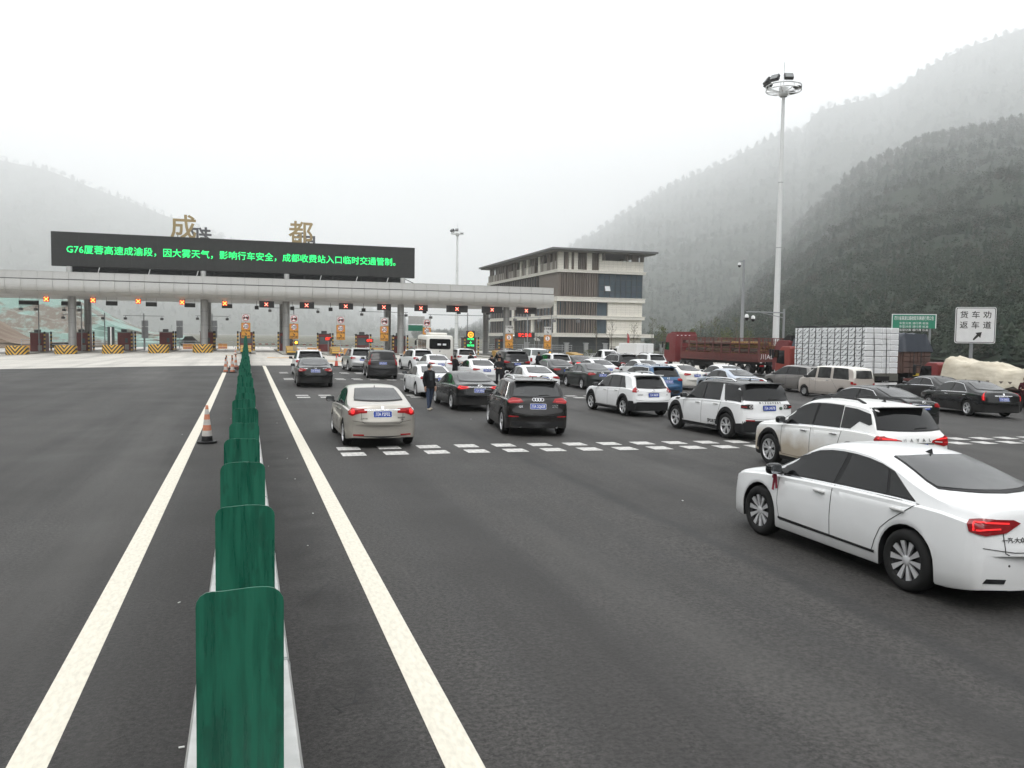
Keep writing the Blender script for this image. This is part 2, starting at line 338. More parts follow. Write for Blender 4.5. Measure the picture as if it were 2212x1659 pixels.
def scatter(hv, nA, nr, count, seed, hrange, con, crest=0, t0=0., t1=1.):
    r = random.Random(seed); S = []; rc_ = max(math.hypot(v[0], v[1]) for v in hv[(nr - 1) * nA:nr * nA])
    for i in range(count):
        j = r.uniform(t0 * (nr - 1), t1 * (nr - 1.02)) if i >= crest else nr - 1 - r.random() * .8; k = r.uniform(0, nA - 1.01); j0, k0 = int(j), int(k); p = V(*hv[j0 * nA + k0]).lerp(V(*hv[j0 * nA + k0 + 1]), k - k0).lerp(V(*hv[min(nr - 1, j0 + 1) * nA + k0]), j - j0)
        pat = fbm(p.x * .03, p.y * .03 + p.z * .04); S.append((p.x, p.y, p.z, r.uniform(*hrange) * (1.15 if pat > .2 else 1) * max(.12, math.hypot(p.x, p.y) / rc_) ** .85, r.random() < con + .25 * pat))
    return S
HMAX = 0
hv = hill('mountain_far', fr(11, 64, .5), far_p, 0, 0, far_r, 0, HILLM, 3); HMAX = max(v[2] for v in hv[0]) + 38; woods('far_forest', 'hazy forest covering the distant mountainside behind the office building', scatter(*hv, 11000, 5, (30, 50), .22, 400), LEAF, 1)
hv = hill('mountain_near', fr(27, 72, .5), near_p, 0, 0, near_r, 0, HILLM, 9, .05, 48); woods('near_forest', 'dark green forest on the near hillside behind the trucks', scatter(*hv, 14500, 6, (15, 26), .22, 800), LEAF, 2)
hv = hill('mountain_left', fr(-30, 13, .5), left_p, 0, 0, left_r, 0, HILLM, 5); woods('left_forest', 'faint forest on the misty mountain behind the dark message board', scatter(*hv, 4000, 7, (34, 56), .22, 200), LEAF, 3)
# cut slope under green netting, beyond the plaza on the left
NET = mat('green_netting', (.25, .5, .42), .8); n, b = nodes_of(NET); co = NN(n, 'ShaderNodeTexCoord').outputs['Object']
sx = NN(n, 'ShaderNodeSeparateXYZ'); n.links.new(co, sx.inputs[0])
c = mixc(n, remap(n, noise(n, co, .12, 6, (1, .6, 2.)), .47, .53), (.20, .30, .265), (.16, .135, .11)); c = mixc(n, remap(n, noise(n, co, .9, 5, (1, 1, .3)), .5, .7, 0, .6), c, (.30, .39, .36)); n.links.new(c, b.inputs['Base Color'])
def cut_slope(name, x0, x1, y0, hfun, steps, m, dy=3.2):
    vs, fs = [], []; xs = fr(x0, x1, 2.2); cols = None
    for x in xs:
        h = hfun(x); row = [V(x, y0, -.6)]; y = y0
        for s in range(steps):
            zt = h * (s + 1) / steps; row += [V(x + .6 * fbm(x * .11, s), y + .5 + .4 * fbm(x * .23, s * 2.), h * s / steps + .25), V(x, y + h / steps * 1.1 + .6 * fbm(x * .17, s), zt + .3 * fbm(x * .3, s))]; y += h / steps * 1.1 + dy * .6; row.append(V(x, y, zt + .1))
        row += [V(x, y + 30, h * 1.05), V(x, y + 80, -1)]; cols = len(row); vs += row
    for i in range(len(xs) - 1): fs += [(i * cols + j, (i + 1) * cols + j, (i + 1) * cols + j + 1, i * cols + j + 1) for j in range(cols - 1)]
    o = link(name, mesh_of(name, vs, fs), m); o['kind'] = 'structure'; return o
back_p = [(70, .30), (95, .36), (125, .42), (150, .30), (175, .22), (200, .30), (240, .40), (285, .34), (318, .24), (332, .18)]
hill('unseen_mountain', fr(70, 331, 3.), back_p, 0, 0, lambda a: (130, 900), 0, HILLM, 7, .05, 18)            # unseen valley side added behind the viewer to darken reflections in car tails
cut_slope('netted_slope', -110, -14, 205, lambda x: max(.4, 2 + 13.5 * sstep(-14, -60, x) + 1.2 * fbm(x * .07, 1)), 4, NET)
cut_slope('earth_slope', -95, -36, 178, lambda x: max(.3, 9.0 * sstep(-41, -62, x) + .5 * fbm(x * .1, 4)), 2, mat('cut_earth', (.16, .115, .085), .95, 0, .2, 0, None, 1, ((.24, .2, .16), .25, .9)))
# ------------------------------------------------------------------ toll canopy
LANE = [-23.4 + 5.2 * i for i in range(13)]
ISL = [-26 + 5.2 * i for i in range(14)]
CLAD = mat('aluminium_cladding', (.56, .56, .55), .42, .2, .5, 0, None, 1, ((.45, .45, .44), .7, .6, 6, (1, 1, .3))); CLADG = mat('cladding_gap', (.16, .16, .16), .7)
canopy = empty('toll_canopy', (0, 114, 0), label='long grey metal-clad canopy with a rounded front edge spanning all the toll lanes', cat='canopy')
def bull(i, n=9):
    P = [(0.05, 9.0), (-.30, 8.97)]
    for q in range(n + 1):
        t = math.pi / 2 * q / n; P.append((-.30 - .12 * math.sin(t * 2) + 1.75 * (1 - math.cos(t)), 8.55 - 1.43 * math.sin(t)))
    return P
BP = bull(0); CX0, CX1 = -46.2, 42.6
core = MB(); core.box(((CX0 + CX1) / 2, 8.2, 8.5), (CX1 - CX0 - .3, 14.6, 2.5), k=1); core.box(((CX0 + CX1) / 2, 8.2, 7.22), (CX1 - CX0 - .6, 13.0, .16), k=0); core.obj('soffit', [CLAD, CLADG], canopy)
npan = 52; pw = (CX1 - CX0) / npan
BPM = []
for seg_ in (BP[:7], BP[6:]):
    seg_ = list(seg_); q_ = .014; seg_[0 if seg_[-1] == BP[-1] else -1] = (seg_[0 if seg_[-1] == BP[-1] else -1][0], seg_[0 if seg_[-1] == BP[-1] else -1][1] + (-q_ if seg_[-1] == BP[-1] else q_)); mb = MB(); mb.prism(seg_ + ([(1.5, 8.0), (1.5, 8.95)] if seg_[-1] != BP[-1] else [(1.5, 7.9)]), -pw / 2 + .014, pw / 2 - .014, 'YZ'); bpan = mb.mesh('bullnose_panel', 35); bpan.materials.append(CLAD); BPM.append(bpan)
ppan = MB().box((0, .06, 9.54), (pw - .024, .16, .86)).mesh('parapet_panel'); ppan.materials.append(CLAD)
for i in range(npan):
    x = CX0 + pw * (i + .5); [link('bullnose_panel', bp_, None, canopy, (x, 0, 0)) for bp_ in BPM]; link('parapet_panel', ppan, None, canopy, (x, -.04, 0))
MB().box(((CX0 + CX1) / 2, .06, 9.985), (CX1 - CX0, .30, .04)).obj('coping', CLAD, canopy)
mb = MB().lathe([(.46, 0), (.46, 7.2)], 28); colm = mb.mesh('column', 60); colm.materials.append(mat('column_metal', (.40, .40, .395), .4, .3, .5, 0, None, 1, ((.27, .27, .27), 3, .7, 5, (1, 1, .15))))
ringm = MB().lathe([(.462, 0), (.475, .0), (.475, .03), (.462, .03)], 24).mesh('joint_ring'); ringm.materials.append(CLADG)
for x in (-36.4, -20.8, -5.2, 5.2, 20.8, 36.4):
    for y in (3, 14):
        c = link('column', colm, None, canopy, (x, y, .1))
        for z in (1.9, 3.7, 5.5): link('joint_ring', ringm, None, c, (0, 0, z))
# ------------------------------------------------------------------ message board
LEDF = mat('led_face', (.022, .023, .023), .55, 0, .35, 0, None, 1, ((.03, .031, .03), 2, .8)); LEDG = mat('led_green', (.02, .5, .12), .5, 0, .3, 0, (.02, 1, .2), 1.15); LEDR = mat('led_red', (.6, .03, .02), .5, 0, .3, 0, (1, .03, .015), 1.2); LEDO = mat('led_orange', (.7, .2, .02), .5, 0, .3, 0, (1, .3, .02), 2.2); LEDY = mat('led_core', (.8, .5, .1), .5, 0, .3, 0, (1, .45, .1), 1.4)
LEDV = mat('led_back_red', (.4, .02, .01), .5, 0, .3, 0, (1, .02, .01), .6)
led = empty('message_board', (-.15, 115.2, 10), label='very wide black electronic message board with green Chinese text on top of the canopy', cat='message board')
MB().box((0, .35, 2.87), (45.1, .7, 4.2), ch=.03).obj('cabinet', mat('led_cabinet', (.03, .031, .031), .5), led)
nm = 15; tile = MB().box((0, 0, 0), (45.0 / nm - .012, .03, 2.08)).mesh('led_module'); tile.materials.append(LEDF)
for i in range(nm):
    for j in range(2): link('led_module', tile, None, led, (-22.5 + 45. / nm * (i + .5), -.014, 1.83 + 2.09 * j))
msg = 'G76厦蓉高速成渝段，因大雾天气，影响行车安全，成都收费站入口临时交通管制。'
t = facing_text(msg, 1.45, LEDG, led, (0, -.035, 2.8), bold=.003); w = t.dimensions.x; t.scale = (40.7 / (max(v.co.x for v in t.data.vertices) - min(v.co.x for v in t.data.vertices)),) * 2 + (1,); t.location.x = -.15
mb = MB()
for x in fr(-19, 19, 3.8): mb.tube([(x, .3, -.05), (x + 1.9, .5, .8)], .05, 5); mb.tube([(x + 1.9, .5, .8), (x + 3.8, .3, -.05)], .05, 5); mb.tube([(x, .3, -.1), (x, .4, .85)], .06, 5)
mb.tube([(-20.5, .4, .05), (20.5, .4, .05)], .07, 5); mb.tube([(-20.5, .4, .7), (20.5, .4, .7)], .06, 5); mb.obj('support_truss', DARKSTEEL, led)
MB().box((0, 1.2, .35), (41.5, .1, .9)).obj('back_panel', mat('dark_panel', (.05, .055, .058), .8), led)  # plain dark grey panel behind the support truss
for x in (-20.6, -5.05, 5.35, 20.9): MB().tube([(x, .1, -.2), (x, .1, .75)], .34, 18).obj('post', CLAD, led, smooth=60)
for x in (-17.4, -11.6, -5.9, 9.6, 14.4, 18.6): MB().tube([(x, -.1, -.15), (x + .25, -.2, .72)], .05, 6).obj('brace', WHITEPAINT, led)
GOLD = mat('gold_letter', (.36, .27, .13), .5, .2); GREYL = mat('grey_letter', (.12, .12, .125), .5, .3)
def big_char(ch, x, y, size, m, label, mirror=False, z=14.9):
    o = empty('roof_letter', (x, y, z), label=label, cat='letter')
    t = link('letter', text_mesh(ch, size, .014, .08), m, o, (0, 0, size * .42), (R(90), R(0), R(180) if mirror else 0))
    mb = MB()
    for dx in (-.7, .7): mb.tube([(dx, .2, -4.7), (dx, .2, size * .2)], .05, 6); mb.tube([(dx, 1.2, -4.7), (dx, .2, size * .3)], .04, 6)
    mb.obj('support_frame', DARKSTEEL, o); return o
big_char('成', -7.7, 117.5, 3.3, GOLD, 'gold Chinese character standing on the canopy above the message board, first of two'); big_char('都', 7.2, 117.5, 3.3, GOLD, 'gold Chinese character standing on the canopy above the message board, second of two')
big_char('都', -6.1, 128.3, 3.1, GREYL, 'grey back of a character half hidden beside the first gold one', True); big_char('成', 8.7, 128.3, 3.1, GREYL, 'grey back of a character half hidden below the second gold one', True)
# ------------------------------------------------------------------ lane signals
ordn = ['first', 'second', 'third', 'fourth', 'fifth', 'sixth', 'seventh', 'eighth', 'ninth', 'tenth', 'eleventh', 'twelfth', 'thirteenth']
for i, x in enumerate(LANE):
    s = empty('lane_signal', (x, 115.6, 6.67), label='glowing red cross lane signal under the canopy, %s from the left' % ordn[i], cat='lane signal', group='lane signals under the canopy')
    wd = (.62, .62) if i < 5 else (1.9, .86) if i < 10 else (3.1, .95)
    ox = 0 if i < 5 else .05
    MB().box((ox, .14, 0), (wd[0], .24, wd[1] if i >= 5 else .62), ch=.02).obj('housing', mat('signal_housing', (.03, .03, .032), .6), s)
    if i < 5: MB().box((0, .0, 0), (.58, .02, .58)).obj('lit_face', LEDV, s)
    mb = MB()
    for a in (45, -45): mb.box((0, -.02 - .004 * (a > 0), 0), (.64, .02, .11), ry=R(a))
    mb.obj('cross', LEDY if i < 5 else LEDR, s)
    if i >= 5:
        mb = MB()
        for a in (45, -45): mb.box((0, -.035 - .004 * (a > 0), 0), (.6, .012, .035), ry=R(a))
        mb.obj('cross_core', mat('led_pink', (.8, .5, .4), .5, 0, .3, 0, (1, .5, .35), 2.2), s)
    mb = MB()
    for dx in (-.25, .25): mb.tube([(dx, .14, .3), (dx, .14, .62)], .02, 5)
    mb.obj('hanger', DARKSTEEL, s)
# dark hung boards on the exit side, cameras on the entry side
for i, (x, w) in enumerate(((-26.7, 2.3), (-21.8, 2.3), (-16.25, 1.35), (-11.6, 1.33), (-6.95, 1.33), (-2.35, 1.31))):
    s = empty('hung_board', (x, 117 + (5 if i < 2 else 0), 6.35), label='unlit dark board hanging under the canopy on the exit side, %s from the left' % ordn[i], cat='board', group='dark boards hung on the exit side')
    MB().box((0, 0, 0), (w, .2, .52), ch=.03).obj('panel', LEDF, s)
    mb = MB(); mb.box((0, 0, .30), (w, .22, .05))
    for sx in (-1, 1): mb.tube([(sx * w * .45, 0, .2), (sx * w * .45, 0, .9)], .025, 5)
    mb.obj('hanger', GREYPOLE, s)
for i, x in enumerate((1.4, 6.0, 11.1, 15.6, 24.2, 29.2, 33.6)):
    s = empty('hung_camera', (x, 117, 6.25), label='dark box camera hanging below the canopy edge on the entry side, %s from the left' % ordn[i], cat='camera', group='box cameras under the canopy')
    MB().box((0, 0, 0), (.52, .4, .5), ch=.04).obj('housing', LEDF, s); MB().tube([(0, 0, .2), (0, 0, 1.0)], .03, 6).obj('rod', DARKSTEEL, s)
# ------------------------------------------------------------------ islands, booths, posts
KERB = mat('island_concrete', (.34, .33, .30), .8, 0, .4, 0, None, 1, ((.22, .21, .2), 1.5, .7))
def stripes(name, a, b, per, mode, wear=.25):
    m = mat(name, a, .6); n, bs = nodes_of(m); co = NN(n, 'ShaderNodeTexCoord').outputs['Object']; sx = NN(n, 'ShaderNodeSeparateXYZ'); n.links.new(co, sx.inputs[0]); X, Y, Z = sx.outputs
    q = {'v': lambda: mth(n, 'ADD', mth(n, 'MULTIPLY', mth(n, 'ABSOLUTE', X), 1.25), mth(n, 'MULTIPLY', Z, -1.)), 'h': lambda: Z, 'd': lambda: mth(n, 'ADD', Y, Z)}[mode]()
    f = mth(n, 'FRACT', mth(n, 'DIVIDE', mth(n, 'ADD', q, 100), per)); c = mixc(n, mth(n, 'GREATER_THAN', f, .5), a, b)
    c = mixc(n, remap(n, noise(n, co, 4, 5), .5, .75, 0, wear), c, (.3, .27, .22)); n.links.new(c, bs.inputs['Base Color']); return m
CHEV = stripes('chevron_paint', (.62, .36, .04), (.02, .02, .02), .5, 'v'); BAND = stripes('band_paint', (.55, .33, .06), (.02, .02, .02), .5, 'h'); DIAG = stripes('diagonal_paint', (.62, .36, .05), (.02, .02, .02), .44, 'd')
MAROON = mat('maroon_panel', (.17, .035, .035), .5, 0, .4, 0, None, 1, ((.12, .03, .03), 2, .5)); BRED = mat('booth_red', (.25, .04, .04), .5); ACW = mat('ac_unit', (.10, .10, .10), .6); BGLASS = mat('booth_glass', (.10, .12, .13), .12, 0, .6)
def booth(x, y, exit_side, label):
    s = empty('toll_booth', (x, y, gz(x, y) + .18), label=label, cat='toll booth', group='toll booths')
    if exit_side:
        MB().box((0, 0, 1.2), (1.7, 2.6, 2.4), ch=.05).obj('cabin', MAROON, s); MB().box((.25, -1.31, 1.0), (.66, .04, 1.9)).obj('door', MAROON, s)
        MB().box((.25, -1.335, 1.35), (.34, .02, .6)).obj('door_window', BGLASS, s); MB().box((.3, -1.335, .45), (.5, .02, .7)).obj('door_plate', KERB, s)
    else:
        mb = MB(); mb.box((0, 0, .5), (1.65, 2.4, 1.0), ch=.04); mb.box((0, 0, 2.22), (1.65, 2.4, .42), ch=.04); mb.obj('cabin', MAROON, s)
        mb = MB(); mb.box((0, 0, 1.5), (1.5, 2.2, 1.04)); mb.obj('window', BGLASS, s)
        for sx in (-1, 1):
            for sy in (-1, 1): MB().box((sx * .77, sy * 1.12, 1.5), (.08, .1, 1.04)).obj('corner_post', MAROON, s)
        MB().box((0, -1.215, 2.22), (1.66, .03, .2)).obj('fascia', BRED, s)
    MB().box((0, 0, 2.46), (1.9, 2.8, .08), ch=.02).obj('roof', ACW, s); MB().box((-.1, -.6, 2.68), (.72, .5, .36), ch=.03).obj('air_conditioner', ACW, s)
    return s
def striped_post(x, y, label, h=2.5):
    s = empty('striped_post', (x, y, gz(x, y) + .18), label=label, cat='post', group='striped posts round the booths'); MB().tube([(0, 0, 0), (0, 0, h)], .11, 10).obj('shaft', BAND, s, smooth=60); MB().lathe([(.12, h), (.12, h + .05), (.02, h + .09)], 10).obj('cap', BLACK, s)
for i, x in enumerate(ISL):
    ex = i <= 4; y0, y1 = (112.3, 136) if ex else (101.5, 134)
    if i == 5: y0 = 104
    s = empty('toll_island', (x, y0, 0), label='raised concrete toll island between the lanes, %s from the left' % (ordn[i] if i < 13 else 'last'), cat='traffic island', group='toll islands')
    g0 = gz(x, y0); P = [(-1.1, .0), (1.1, .0), (1.1, y1 - y0), (-1.1, y1 - y0)]; MB().prism(P, g0 - .3, g0 + .18).obj('kerb_slab', KERB, s)
    mb = MB()
    if ex:      # rounded end wall painted with a downward chevron
        mb.lathe([(1.2, g0 - .1), (1.2, g0 + 1.0), (1.14, g0 + 1.06), (.02, g0 + 1.08)], 24, a0=math.pi, a1=2 * math.pi); mb.box((0, .35, g0 + .45), (2.36, .7, 1.1)); mb.v = [V(v.x, v.y * .7 if v.y < 0 else v.y, v.z) for v in mb.v]
        mb.obj('crash_wall', CHEV, s, (0, .3, 0), smooth=40)
    else:       # low wedge nose
        pts = [(0, .12), (0, .45), (.5, .8), (3.2, 1.05), (3.6, 1.05), (3.6, .1)]; mb.prism(pts, -.62, .62, 'YZ'); o = mb.obj('crash_nose', DIAG, s, (0, -.6, g0))
        mb = MB(); mb.box((0, 0, 0), (1.5, .5, .62), ch=.08)
    # (booth, posts)
    if i < 13:
        by = 124 if ex else 119; booth(x + .05, by, ex, ('maroon booth with a door in its end, on the exit side, %s from the left' if ex else 'maroon booth with a large window, on the entry side, %s from the barrier') % (ordn[i] if ex else ordn[i - 5]))
        for q, (dx, dy) in enumerate(((1.02, -1.9), (-1.02, -1.9), (1.02, 1.9))):
            if ex and q == 1: continue
            striped_post(x + dx, by + dy, 'banded post at the %s corner of the %s %s booth' % (('near right', 'near left', 'far right')[q], ordn[i] if ex else ordn[i - 5], 'exit' if ex else 'entry'))
# ------------------------------------------------------------------ lane signs
SIGNY = mat('sign_amber', (.60, .27, .03), .5, 0, .4, 0, None, 1, ((.5, .24, .04), 2, .5)); SIGNW = mat('sign_white', (.55, .55, .54), .5, 0, .4, 0, None, 1, ((.42, .42, .41), 3, .6)); SIGNR = mat('sign_red', (.42, .03, .04), .5); SIGNK = mat('sign_black', (.025, .022, .02), .6)
def disc(parent, x, z, r, y, ring, name='speed_ring', txt=None, ts=.5):
    o = MB().lathe([(.001, 0), (r * .99, 0), (r, .01)], 28, 'Y').obj(name, WHITEPAINT, parent, (x, y, z)); MB().lathe([(r * .8, -.006), (r * .98, -.006), (r * .98, 0), (r * .8, 0)], 28, 'Y').obj('red_ring', ring, o)
    if txt: facing_text(txt, ts, SIGNK, o, (0, -.01, -.02), bold=.025)
    return o
ARROW = [(-.28, .22), (-.2, .3), (.1, 0), (.2, .12), (.28, -.3), (-.12, -.24), (-.02, -.12), (-.06, -.08)]
def arrow(parent, x, z, y, s=1., flip=1): return MB().prism([(a * s, b * s * flip) for a, b in ARROW], -.004, .004, 'XZ').obj('arrow', SIGNK, parent, (x, y, z))
def truck_icon(parent, y):
    mb = MB(); mb.prism([(-.02, -.1), (.30, -.1), (.30, .14), (-.02, .14)], -.004, .004, 'XZ'); mb.prism([(-.30, -.1), (-.06, -.1), (-.06, .1), (-.2, .1), (-.30, .0)], -.004, .004, 'XZ')
    for x in (-.18, .12, .24): mb.add(*(lambda b: (b.v, b.f))(MB().lathe([(.001, -.004), (.055, -.004)], 10, 'Y', (x, 0, -.12))))
    return mb.obj('truck_symbol', SIGNK, parent, (0, y, 0))
def lane_sign(x, kind, label):
    y = 101; g0 = gz(x, y); s = empty('lane_sign', (x, y, g0), label=label, cat='sign', group='lane entry signs'); zt = 4.38 - .1 if kind == 'car' else 3.78
    MB().tube([(0, .06, 0), (0, .06, zt + .5)], .06, 8).obj('pole', GREYPOLE, s)
    w = MB().prism(rrect(1.02, 1.0, .06, 3), -.02, .02, 'XZ').obj('white_panel', SIGNW, s, (0, -.02, zt))
    a = MB().prism(rrect(1.02, 1.78, .06, 3), -.02, .02, 'XZ').obj('amber_panel', SIGNY, s, (0, -.02, zt - 1.46))
    for p, h in ((w, 1.0), (a, 1.78)):
        mb = MB()
        for sx in (-1, 1): mb.box((sx * .48, -.024, 0), (.02, .008, h - .1))
        for sz in (-1, 1): mb.box((0, -.026, sz * (h / 2 - .03)), (.95, .008, .02))
        mb.obj('border', SIGNK, p)
    if kind == 'car':
        d = disc(w, 0, 0, .38, -.03, SIGNR, 'prohibition_ring'); truck_icon(d, -.014); MB().box((0, -.02, 0), (.62, .008, .06), ry=R(45)).obj('bar', SIGNR, d)
        disc(a, 0, .48, .36, -.03, SIGNR, 'speed_ring', '20', .5); facing_text('ETC专用', .25, SIGNK, a, (0, -.025, -.06), bold=.03); arrow(a, .0, -.36, -.028, .5); facing_text('车距5米', .25, SIGNK, a, (0, -.025, -.68), bold=.03)
    else:
        facing_text('货车检测', .25, SIGNK, w, (0, -.025, .22), bold=.03); arrow(w, 0, -.2, -.028, .55)
        disc(a, 0, .46, .36, -.03, SIGNR, 'speed_ring', '5', .55); facing_text('ETC/人工', .22, SIGNK, a, (0, -.025, -.07), bold=.025); arrow(a, 0, -.38, -.028, .5); facing_text('保持车距', .25, SIGNK, a, (0, -.025, -.7), bold=.03)
for i, x in enumerate((0, 5.37, 10.77, 15.97, 21.2)):
    lane_sign(x, 'car', ['no-trucks sign over an amber speed 20 panel, right behind the end of the green barrier', 'no-trucks sign over an amber speed 20 panel, above the flashing yellow lamp', 'no-trucks sign over an amber speed 20 panel, above the silver SUV', 'no-trucks sign over an amber speed 20 panel, above the dark grey SUV', 'no-trucks sign over an amber speed 20 panel, partly hidden by the white bus'][i])
lane_sign(31.8, 'truck', 'amber speed 5 panel under a white truck inspection sign, nearer the column'); lane_sign(37.0, 'truck', 'amber speed 5 panel under a white truck inspection sign, in front of the office building')
def lamp_box(x, y, z, m, label, txt=None, w=.5):
    s = empty('signal_lamp', (x, y, gz(x, y)), label=label, cat='signal lamp'); MB().tube([(0, .1, 0), (0, .1, z)], .05, 8).obj('pole', GREYPOLE, s)
    MB().box((0, 0, z), (w, .22, .5), ch=.03).obj('housing', LEDF, s)
    if txt: facing_text(txt, .36, m, s, (0, -.12, z), bold=.03)
    else: MB().lathe([(.001, -.16), (.12, -.14), (.17, -.1)], 16, 'Y', (0, 0, z)).obj('lens', m, s, smooth=60)
YLAMP = mat('yellow_lamp', (.8, .4, .02), .4, 0, .3, 0, (1, .42, .03), 3)
lamp_box(5.6, 100.6, 1.5, YLAMP, 'glowing yellow flashing lamp below the second speed 20 sign'); lamp_box(31.9, 100.6, 1.0, YLAMP, 'glowing yellow lamp below the speed 5 sign nearer the column', None, .36); lamp_box(37.2, 100.6, .9, YLAMP, 'glowing yellow lamp below the speed 5 sign before the office building', None, .36)
lamp_box(9.6, 104, 2.0, LEDR, 'small red lit lane display left of the third speed 20 sign', '通行', .95); lamp_box(14.6, 104, 1.9, LEDR, 'small red lit lane display left of the fourth speed 20 sign', '停车', .95)
lamp_box(29.7, 112, 1.9, LEDG, 'small green lit lane display beside the tall green display', '通行', .8); lamp_box(23.8, 106, 1.5, LEDR, 'small red lit lane display to the right of the white bus', '停', .6)
s = empty('lane_display', (26.75, 101, gz(26.75, 101)), label='tall black lane display with a red roundel and green lit characters', cat='sign')
MB().box((0, 0, 1.75), (1.05, .3, 3.4), ch=.03).obj('cabinet', LEDF, s); d = MB().lathe([(.26, -.17), (.36, -.17), (.36, -.14), (.26, -.14)], 26, 'Y', (0, 0, 2.98)).obj('roundel', LEDO, s); facing_text('40', .32, LEDO, s, (0, -.16, 2.98), bold=.03)
facing_text('ETC专用', .27, LEDG, s, (0, -.16, 2.42), bold=.03, sx=.8); facing_text('↓', .42, LEDG, s, (0, -.16, 2.02), bold=.03); facing_text('客货车道', .26, LEDG, s, (0, -.16, 1.62), bold=.03, sx=.85)
# ------------------------------------------------------------------ slender T poles with lamps and cameras
def t_pole(x, y, x0, x1, z, label, r=.045, heads=2):
    g0 = gz(x, y); s = empty('camera_pole', (x, y, g0), label=label, cat='pole', group='slender poles with cameras'); MB().tube([(0, 0, 0), (0, 0, z - g0 + .35)], r * 1.5, 8).obj('mast', GREYPOLE, s, smooth=60)
    MB().tube([(x0 - x, 0, z - g0), (x1 - x, 0, z - g0)], r, 6).obj('arm', GREYPOLE, s)
    for q in range(heads):
        xx = (x0 if q == 0 else x1) - x + (.3 if q == 0 else -.3); c = MB().box((xx, -.1, z - g0 - .42), (.42, .5, .34), ch=.05); c.tube([(xx, 0, z - g0), (xx, 0, z - g0 - .3)], .03, 5); c.obj('camera', mat('camera_grey', (.16, .16, .165), .5), s)
for a in ((6.4, 121, 2.9, 10.0, 6.4, 'pole with a long two-camera arm between the third and fourth canopy columns'), (18.8, 119, 15.3, 22.2, 6.1, 'pole with a long two-camera arm left of the fourth canopy column'), (30.8, 118, 25.0, 34.2, 5.85, 'pole with a long arm right of the white bus'),
          (38.0, 112, 35.8, 40.0, 5.65, 'pole with a short arm in front of the office building base'), (39.0, 105, 39.0, 43.1, 5.45, 'pole with a single-sided arm beside the truck inspection sign'), (-25.6, 122, -27.9, -25.6, 5.95, 'dark pole with an arm to the left at the exit, outermost'), (-20.6, 122, -22.9, -20.6, 5.95, 'dark pole with an arm to the left at the exit, beside the first column'),
          (-19.0, 130, -24.5, -18.9, 5.05, 'pale pole with a left arm in front of the netted slope'), (-13.9, 130, -16.6, -11.2, 5.1, 'pale T pole over the third exit lane'), (-4.7, 130, -7.0, -2.3, 5.25, 'pale T pole behind the second column pair')): t_pole(*a)
for i, x in enumerate((-14.3, -9.5, -4.6)):
    s = empty('sign_back', (x, 135, gz(x, 135)), label='grey back of a lane sign beyond the exit booths, %s from the left' % ordn[i], cat='sign', group='sign backs beyond the booths'); MB().tube([(0, 0, 0), (0, 0, 4.2)], .06, 8).obj('pole', GREYPOLE, s); MB().box((0, .05, 2.6), (.92, .03, 1.7)).obj('lower_panel', GREYPOLE, s); MB().box((0, .05, 3.95), (.92, .03, .85)).obj('upper_panel', GREYPOLE, s)
s = empty('control_cabinet', (-15.85, 113.2, gz(-15.85, 113)), label='tall dark cabinet with a pale stripe behind the third chevron wall', cat='cabinet'); MB().box((0, 0, 1.7), (.75, .5, 3.2), ch=.03).obj('case', mat('cabinet_dark', (.035, .045, .045), .5), s); MB().box((.02, -.26, 1.7), (.12, .02, 3.1)).obj('stripe', WHITEPAINT, s)
# gantry sign beyond
s = empty('gantry_sign', (26.3, 135, gz(26, 135)), label='far green and white road sign beyond the white bus', cat='sign'); MB().tube([(-1.6, 0, 0), (-1.6, 0, 6)], .09, 8).obj('pole', GREYPOLE, s); MB().box((.3, 0, 4.0), (2.7, .06, .95)).obj('green_panel', mat('sign_green', (.02, .22, .13), .5), s); MB().box((.3, 0, 5.3), (2.7, .06, 1.3)).obj('grey_panel', SIGNW, s)
# lifting arms, plastic barriers
REDW = stripes('red_white_band', (.5, .06, .05), (.62, .62, .6), .9, 'd', .1)
for i, (x, y) in enumerate(((2.6, 124), (7.8, 124), (13, 124), (18.2, 124), (23.4, 124), (28.6, 124))):
    s = empty('barrier_arm', (x - 1.5, y, gz(x, y) + .1), label='lowered red and white lifting arm across the entry lane, %s from the barrier' % ordn[i], cat='barrier', group='lifting arms'); MB().box((0, 0, .5), (.3, .35, 1.0), ch=.03).obj('box', SIGNY, s); MB().box((0, 0, 0), (.06, 3.1, .1)).obj('arm', REDW, s, (1.6, -.22, .9), (0, 0, R(-90)))
ORP = mat('orange_plastic', (.55, .24, .06), .5, 0, .4, 0, None, 1, ((.45, .25, .12), 3, .7)); RDW2 = mat('pale_red_plastic', (.5, .2, .16), .5)
def water_barrier(x, y, label, rz=0):
    s = empty('water_barrier', (x, y, gz(x, y)), rz, label=label, cat='barrier', group='orange water-filled barriers')
    for dx in (-.35, .35): MB().prism([(-.22, 0), (.22, 0), (.2, .3), (.12, .45), (.12, .8), (-.12, .8), (-.12, .45), (-.2, .3)], dx - .33, dx + .33, 'YZ').obj('half', ORP, s)
    MB().box((0, -.205, .2), (1.0, .02, .16)).obj('reflective_band', RDW2, s)
for i, (x, y) in enumerate(((6.3, 99), (7.6, 99.3), (11.6, 98.6), (13.0, 98.8), (18.2, 96.5), (19.6, 96.5), (21, 96.5), (24.5, 97), (29.2, 96), (30.6, 96), (33.5, 97), (35, 97.2), (8.2, 110), (12.8, 110))):
    water_barrier(x, y, 'orange plastic water-filled barrier in front of the entry islands, %s from the left' % (ordn[i] if i < 13 else 'fourteenth'))
for i, (x, y) in enumerate(((-31, 140), (-26, 141), (-18.5, 139), (-13.2, 139.5), (-8.6, 139), (-3.5, 140))):
    water_barrier(x, y, 'orange plastic barrier beyond the exit booths, %s from the left' % ordn[i])
